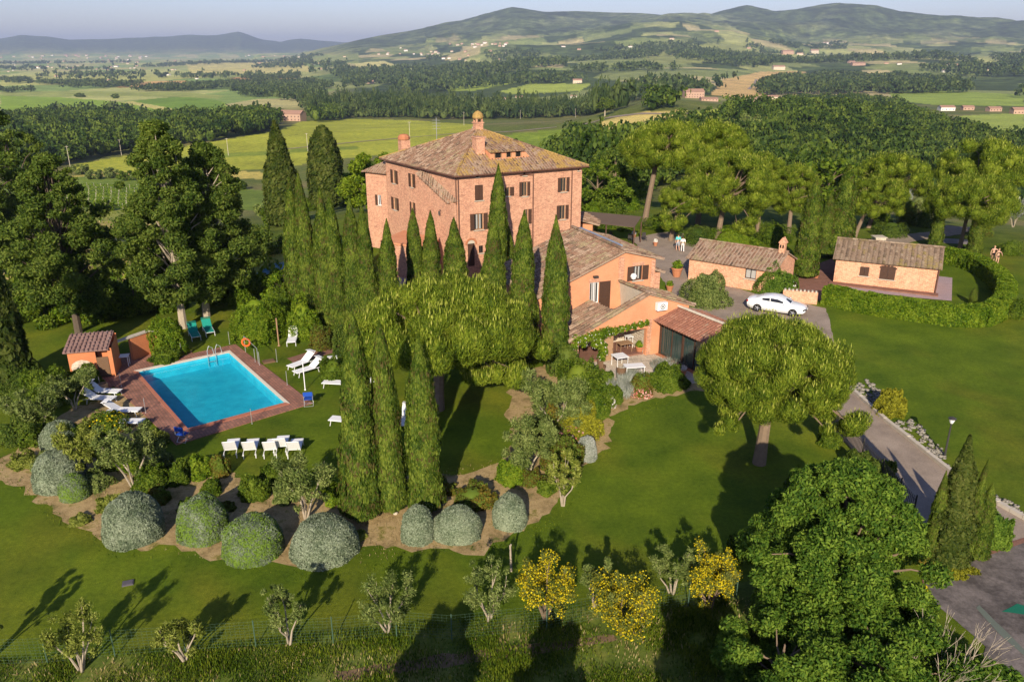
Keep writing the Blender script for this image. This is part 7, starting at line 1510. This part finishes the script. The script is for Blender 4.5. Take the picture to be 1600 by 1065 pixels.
# houses
M['wall_cream'] = plain('cream_wall', (.58, .48, .36), .9, .1, .1); M['wall_white'] = plain('white_wall', (.72, .68, .62), .9, .1, .06); M['wall_pink'] = plain('brick_pink_wall', (.44, .29, .21), .9, .1, .15); M['roof_far'] = plain('far_roof', (.34, .20, .14), .9, .1, .2, .5)
def house(px, py, wpx, label, wallm, rz=None, hr=.45, group=None, parts=True, deep=.55, name='farmhouse'):
    x, y = G(px, py); z = tz1(x, y); W = wpx/pxm(x, y, z); D = W*deep; h = W*hr*.62; r = W*hr*.28; rz = rz if rz is not None else ((px*13) % 50-25)*math.pi/180
    h = max(h, 3.2)
    e = empty(name, label, 'house', (x, y, z), rz, group) if parts else None
    def bod(mb):
        mb.prism([(-W/2, -D/2), (W/2, -D/2), (W/2, D/2), (-W/2, D/2)], -2, h); mb.add([(-W/2, -D/2, h), (-W/2, D/2, h), (-W/2, 0, h+r), (W/2, -D/2, h), (W/2, D/2, h), (W/2, 0, h+r)], [(0, 2, 1), (3, 4, 5)])
    def rf(mb):
        o = .4; mb.slab([(-W/2-o, -D/2-o, h-.1), (W/2+o, -D/2-o, h-.1), (W/2+o, 0, h+r+.1), (-W/2-o, 0, h+r+.1)], .2); mb.slab([(W/2+o, D/2+o, h-.1), (-W/2-o, D/2+o, h-.1), (-W/2-o, 0, h+r+.1), (W/2+o, 0, h+r+.1)], .2)
    if parts:
        mb = MB(); bod(mb); mb.build('wall', wallm, e); mb = MB(); rf(mb); mb.build('roof', 'roof_far', e)
        n = max(2, int(W/3.5)); fl = max(1, int(h/3))
        for f_ in range(fl):
            for k in range(n): mb = MB(); mb.box((-W/2+W*(k+.5)/n, -D/2-.03, 1.6+3*f_), (.9, .08, 1.2)); mb.build('window', 'black', e)
    else:
        mb = MB(); bod(mb); mb.m = 1; rf(mb); o = mb.build(name, [wallm, 'roof_far']); o.location = (x, y, z); o.rotation_euler = (0, 0, rz); tag(o, label, 'house', group)
H_ = house
for a in [(458,189,36,'large old brick farmhouse on the field crest left of the villa','wall_pink',-.25,.5),(1083,153,30,'pink brick farmhouse on the ridge right of centre','wall_pink',.1,.5),(1107,158,26,'low tiled barn right of the ridge farmhouse','wall_pink',.05,.25),(1186,163,32,'brick house with orange roof near the umbrella pines on the ridge','wall_pink',.1,.35),(1206,156,17,'cream house beside the ridge brick house','wall_cream',0,.45),
  (1478,173,22,'white villa on the right valley road, leftmost of four','wall_white',0,.4),(1511,172,17,'orange house on the valley road, second of four','wall_pink',0,.45),(1552,174,20,'pink roofed house on the valley road, third of four','wall_pink',.1,.4),(1591,178,22,'orange house at the right edge, fourth on the valley road','wall_pink',0,.5),
  (579,131,10,'lone orange house above the conifer wood','wall_pink',0,.6),(902,130,14,'cream farmhouse by the pale green field','wall_cream',0,.5),(811,155,11,'yellow house in the woods behind the villa','wall_cream',0,.5),(896,153,9,'white shed among trees behind the villa','wall_white',0,.5),(791,157,8,'small pale hut in the woods behind the villa','wall_cream',0,.6),
  (1230,85,17,'orange farmhouse on the hillside above the brown field','wall_pink',0,.4),(1272,84,12,'cream farmhouse on the hillside right of the orange one','wall_cream',0,.6),(1216,109,18,'cream farmhouse at the brown field top','wall_cream',0,.4),(1340,102,20,'long red roofed farm in the right valley','wall_pink',0,.25),(1477,113,11,'small white house below the right hamlet','wall_white',0,.4)]: H_(*a)
rr = random.Random(12); g_ = 'houses of the far hillside town'
for k in range(46):
    if k < 18: px, py = rr.uniform(700, 792), rr.gauss(71, 2.2)
    else: px, py = rr.uniform(590, 790), 92-(rr.uniform(590, 790)-590)*.08+rr.gauss(0, 4.5)
    H_(px, py, rr.uniform(2.8, 5.5), 'small pale house of the town spread over the far hillside', rr.choice(['wall_cream', 'wall_white', 'wall_pink']), None, .6, g_, False, .7, 'town_house')
g_ = 'scattered houses on the far left plain'
for k in range(80):
    px = rr.choice([rr.uniform(0, 120), rr.uniform(60, 330), rr.uniform(380, 560), rr.uniform(150, 230)]); py = rr.choice([rr.gauss(97, 2.2), rr.gauss(89, 1.2), rr.gauss(106, 2.5)])
    H_(px, py, rr.uniform(2.2, 4.6), 'small house among the scattered hamlets of the far left plain', rr.choice(['wall_cream', 'wall_white', 'wall_pink']), None, .5, g_, False, .7, 'plain_house')
g_ = 'farmhouses along the right valley'
for px, py in [(1465,104),(1480,102),(1497,103),(1512,102),(1525,104),(1540,111),(1550,112),(1385,100),(1405,101),(1330,99),(1250,86),(1080,84),(1098,88),(970,72),(985,74),(880,74),(905,78),(1050,62),(1120,50),(1290,69),(1170,76),(650,107),(668,118),(640,122)]:
    H_(px, py, rr.uniform(6, 11) if px > 1240 else rr.uniform(4, 7), 'small farmhouse dotted along the right valley and hillside', rr.choice(['wall_cream', 'wall_white', 'wall_pink']), None, .4, g_, False, .6, 'valley_house')
g_ = 'farm buildings on the nearer left plain'
for px, py in [(160,126),(172,127),(308,124),(318,133),(262,118),(90,120),(75,105),(20,100),(30,99),(172,106),(182,105),(270,110),(400,131),(310,133),(470,127),(60,107)]:
    H_(px, py, rr.uniform(5, 9), 'small farm building among the fields of the nearer left plain', rr.choice(['wall_cream', 'wall_white', 'wall_pink']), None, .4, g_, False, .6, 'farm_building')

# woods: masses nobody could count
def wood(name, polys, spacing, r0, r1, nq, mat, seed, rng_r=(100, 6000), mask=None, hz=1.25, maxn=5000, conif=0):
    rng = np.random.default_rng(seed); X = []; Y = []
    for poly in polys:
        c = [G(min(max(p[0], -200), 1800), p[1]) for p in poly]; xs = [q[0] for q in c]; ys = [q[1] for q in c]; A = (max(xs)-min(xs))*(max(ys)-min(ys)); n = int(min(A/spacing**2, 160000))
        x = rng.uniform(min(xs)-20, max(xs)+20, n); y = rng.uniform(max(min(ys)-20, 60), max(ys)+20, n); r = np.hypot(x, y); z = tz(x, y); px, py, dp = proj(x, y, z)
        k = inside(px, py, poly) & (r > rng_r[0]) & (r < rng_r[1])
        k &= ~(inside(px, py, [(1050,176),(1055,150),(1225,150),(1230,178)]) | inside(px, py, [(430,204),(432,182),(490,182),(490,204)])) if name != 'valley_wood' else True
        if name in ('near_wood', 'right_wood'): k &= ~(inside(px, py, [(930,222),(1000,198),(1100,188),(1180,186),(1245,200),(1180,216),(1080,216),(1000,226),(940,242)]) | inside(px, py, [(1215,236),(1300,223),(1335,240),(1260,252)]))
        if mask is not None: k &= mask(x, y, rng)
        X.append(x[k]); Y.append(y[k])
    X = np.concatenate(X); Y = np.concatenate(Y)
    if len(X) > maxn: k = rng.permutation(len(X))[:maxn]; X = X[k]; Y = Y[k]
    tm = []
    for t in range(5):
        cl = [(rng.normal(0, .38), rng.normal(0, .38), rng.uniform(.35, 1.0), rng.uniform(.35, .6)) for _ in range(9)]
        P = []; Nn = []
        for c in cl: d = sphere_pts(max(2, nq//9), rng); d[:, 2] = np.abs(d[:, 2])*.9-.1; P.append(np.array(c[:3])+d*c[3]); Nn.append(d)
        P = np.concatenate(P); Nn = np.concatenate(Nn); s = 1.5/math.sqrt(nq)*.92
        V, F = leaves(P, Nn, s*1.15, s*.8, rng, None, 0, .55)
        if nq > 60: cv, cf = lowball((0, 0, .55), .55, .9, rng, 6); V, F = merge([(V, F), (cv, cf)])
        tm.append((V, F))
    ti = rng.integers(0, 5, len(X)); Vs = []; Fs = []; b = 0
    for t in range(5):
        k = ti == t; m_ = k.sum()
        if not m_: continue
        V, F = tm[t]; a = rng.uniform(0, 6.28, m_); R = rng.uniform(r0, r1, m_); hh = R*hz*rng.uniform(.8, 1.25, m_); co_ = np.where(rng.uniform(0, 1, m_) < conif, 1, 0); R2 = R*(1-.55*co_); hh = hh*(1+.5*co_)
        c, s = np.cos(a)[:, None], np.sin(a)[:, None]; x = (V[:, 0]*c-V[:, 1]*s)*R2[:, None]+X[k][:, None]; y = (V[:, 0]*s+V[:, 1]*c)*R2[:, None]+Y[k][:, None]; z = V[:, 2]*hh[:, None]+tz(X[k], Y[k])[:, None]
        Vs.append(np.stack([x, y, z], -1).reshape(-1, 3)); Fs.append((F[None]+(np.arange(m_)*len(V))[:, None, None]).reshape(-1, 4)+b); b += m_*len(V)
    print(name, len(X)); tag(link(name, fast_mesh(name, np.concatenate(Vs), np.concatenate(Fs), [mat])), kind='stuff')
wood('near_wood', [[(870,240),(930,222),(1010,205),(1150,190),(1330,176),(1500,212),(1700,300),(1700,330),(1560,322),(1400,305),(1300,325),(1240,330),(1180,305),(1100,270),(960,330),(930,330),(870,290)]], 5.8, 3.0, 7.4, 470, 'wood_far', 11, (125, 300), maxn=1100)
wood('right_wood', [[(860,262),(900,232),(930,222),(960,212),(1010,200),(1060,190),(1150,182),(1250,174),(1330,170),(1420,185),(1500,212),(1610,238),(1700,300),(1700,330),(1560,322),(1400,305),(1300,325),(1240,330),(1180,305),(1100,270),(960,330),(930,330),(870,290)]], 6.2, 3.2, 7.5, 190, 'wood_far', 1, (300, 900), maxn=2400)
wood('left_wood', [[(-60,192),(130,186),(280,190),(400,186),(520,178),(540,186),(445,200),(330,222),(190,240),(110,256),(-60,290)]], 8, 4.2, 8.5, 190, 'wood_far', 2, (200, 1200), maxn=2300)
wood('centre_wood', [[(480,164),(560,158),(640,160),(720,166),(780,171),(900,172),(1000,168),(930,180),(880,184),(740,188),(600,184),(480,186)]], 9.5, 5, 8.5, 90, 'wood_dark', 3, (300, 2500), maxn=2200, conif=.45)
wood('olive_grove', [[(930,225),(1000,200),(1100,190),(1180,188),(1240,200),(1180,214),(1080,214),(1000,224),(940,240)],[(1220,235),(1300,225),(1330,240),(1260,250)]], 8.5, 1.8, 2.8, 60, 'olive', 12, (125, 700), maxn=420)
wood('ridge_wood', [[(1000,168),(1070,156),(1160,158),(1240,160),(1340,158),(1400,166),(1420,180),(1330,170),(1250,172),(1150,170),(1100,168),(1060,170),(1000,174)]], 8, 4, 7, 110, 'wood_far', 4, (250, 1300), maxn=900)
wood('valley_wood', [[(1185,140),(1200,128),(1290,120),(1420,124),(1515,134),(1512,146),(1300,148),(1190,150)],[(980,150),(1100,140),(1100,148),(960,165)]], 13, 7, 11, 40, 'wood_dark', 5, (700, 3500), maxn=3800)
nm_ = lambda sc_, th: (lambda x, y, rng: fbm(x/sc_, y/sc_, 4, 21) > th)
wood('hedgerow_trees', [[(0,140),(480,128),(640,140),(640,145),(300,142),(0,146)],[(0,124),(200,132),(470,118),(470,124),(200,138),(0,130)],[(170,139),(440,141),(600,138),(600,142),(440,145),(170,143)],[(300,142),(500,140),(520,170),(480,176),(450,160),(370,150)],[(0,176),(420,180),(420,184),(0,180)]], 15, 6, 9, 36, 'wood_dark', 6, (500, 4000), nm_(160, .50), maxn=2200)
wood('hillside_trees', [[(520,118),(600,96),(760,84),(900,80),(1100,66),(1250,66),(1600,88),(1650,160),(1300,118),(1180,112),(1100,150),(900,150),(700,150),(560,140)]], 20, 7, 13, 24, 'wood_dark', 7, (1150, 5200), nm_(320, .56), maxn=3600)
wood('plain_trees', [[(-60,90),(520,86),(560,120),(300,128),(-60,135)]], 38, 8, 14, 16, 'wood_dark', 8, (1400, 7500), nm_(420, .58), maxn=900)
for i, (px, py, h, r, lb) in enumerate([(180,154,9,7,'round tree in the far green field at left'),(125,152,8,9,'dark tree clump beyond the left green field'),(1288,330,8,5,'dark tree in front of the right wood'),(1240,290,10,7,'tall crown at the near edge of the right wood'),(1350,300,9,6,'dark crown at the near edge of the right wood'),(1560,300,9,6.5,'round crown at the right edge of the wood'),(1480,285,10,6.5,'broad crown above the flat topped pine'),(900,262,7,5,'light crown in the wood directly right of the villa'),(1000,250,8,5,'crown behind the tall umbrella pine')]):
    B('wood_tree', px, py, h, r, lb, 'broad_dark' if i % 2 else 'bush', 400+i, .05, 22, 4200, .42, .24, .3, cs=.32)
# track through the fields
def track(pix, wd, name):
    P = []
    for i in range(len(pix)-1):
        for t in np.linspace(0, 1, 12, endpoint=False): P.append(G(pix[i][0]+(pix[i+1][0]-pix[i][0])*t, pix[i][1]+(pix[i+1][1]-pix[i][1])*t))
    V = []; F = []
    for i, p in enumerate(P):
        a = P[max(i-1, 0)]; b = P[min(i+1, len(P)-1)]; L = math.hypot(b[0]-a[0], b[1]-a[1]) or 1; n_ = (-(b[1]-a[1])/L, (b[0]-a[0])/L)
        for s in (-1, 1): x, y = p[0]+n_[0]*wd/2*s, p[1]+n_[1]*wd/2*s; V.append((x, y, tz1(x, y)+.22))
    for i in range(len(P)-1): F.append((2*i, 2*i+1, 2*i+3, 2*i+2))
    mb = MB(); mb.add(V, F); tag(mb.build(name, 'gravel'), kind='structure')
track([(1085,178),(1000,178),(950,184),(925,192),(900,197)], 4, 'white_track'); track([(870,199),(800,206),(700,210),(560,222),(420,236)], 3, 'field_track'); track([(1170,140),(1180,130),(1182,124)], 6, 'hill_track')

# ------------------------------------------------------------------ air
zs = [v.co.z for v in bpy.data.objects['ground'].data.vertices]; zlo, zhi = min(zs)-1.5, max(zs)+25
mb = MB(); S_ = 24500.; vs = [(-S_, -S_, zlo), (S_, -S_, zlo), (S_, S_, zlo), (-S_, S_, zlo), (-S_, -S_, zhi), (S_, -S_, zhi), (S_, S_, zhi), (-S_, S_, zhi)]
mb.add(vs, [(0,3,2,1),(4,5,6,7),(0,1,5,4),(1,2,6,5),(2,3,7,6),(3,0,4,7)])
m, n, out = new_mat('haze'); pv = N(n, 'ShaderNodeVolumePrincipled'); pv.inputs['Color'].default_value = (.62, .74, 1.0, 1); pv.inputs['Density'].default_value = 7.5e-5; pv.inputs['Anisotropy'].default_value = .1
n.links.new(pv.outputs[0], out.inputs['Volume']); tag(mb.build('haze', m, uv=False), kind='stuff')
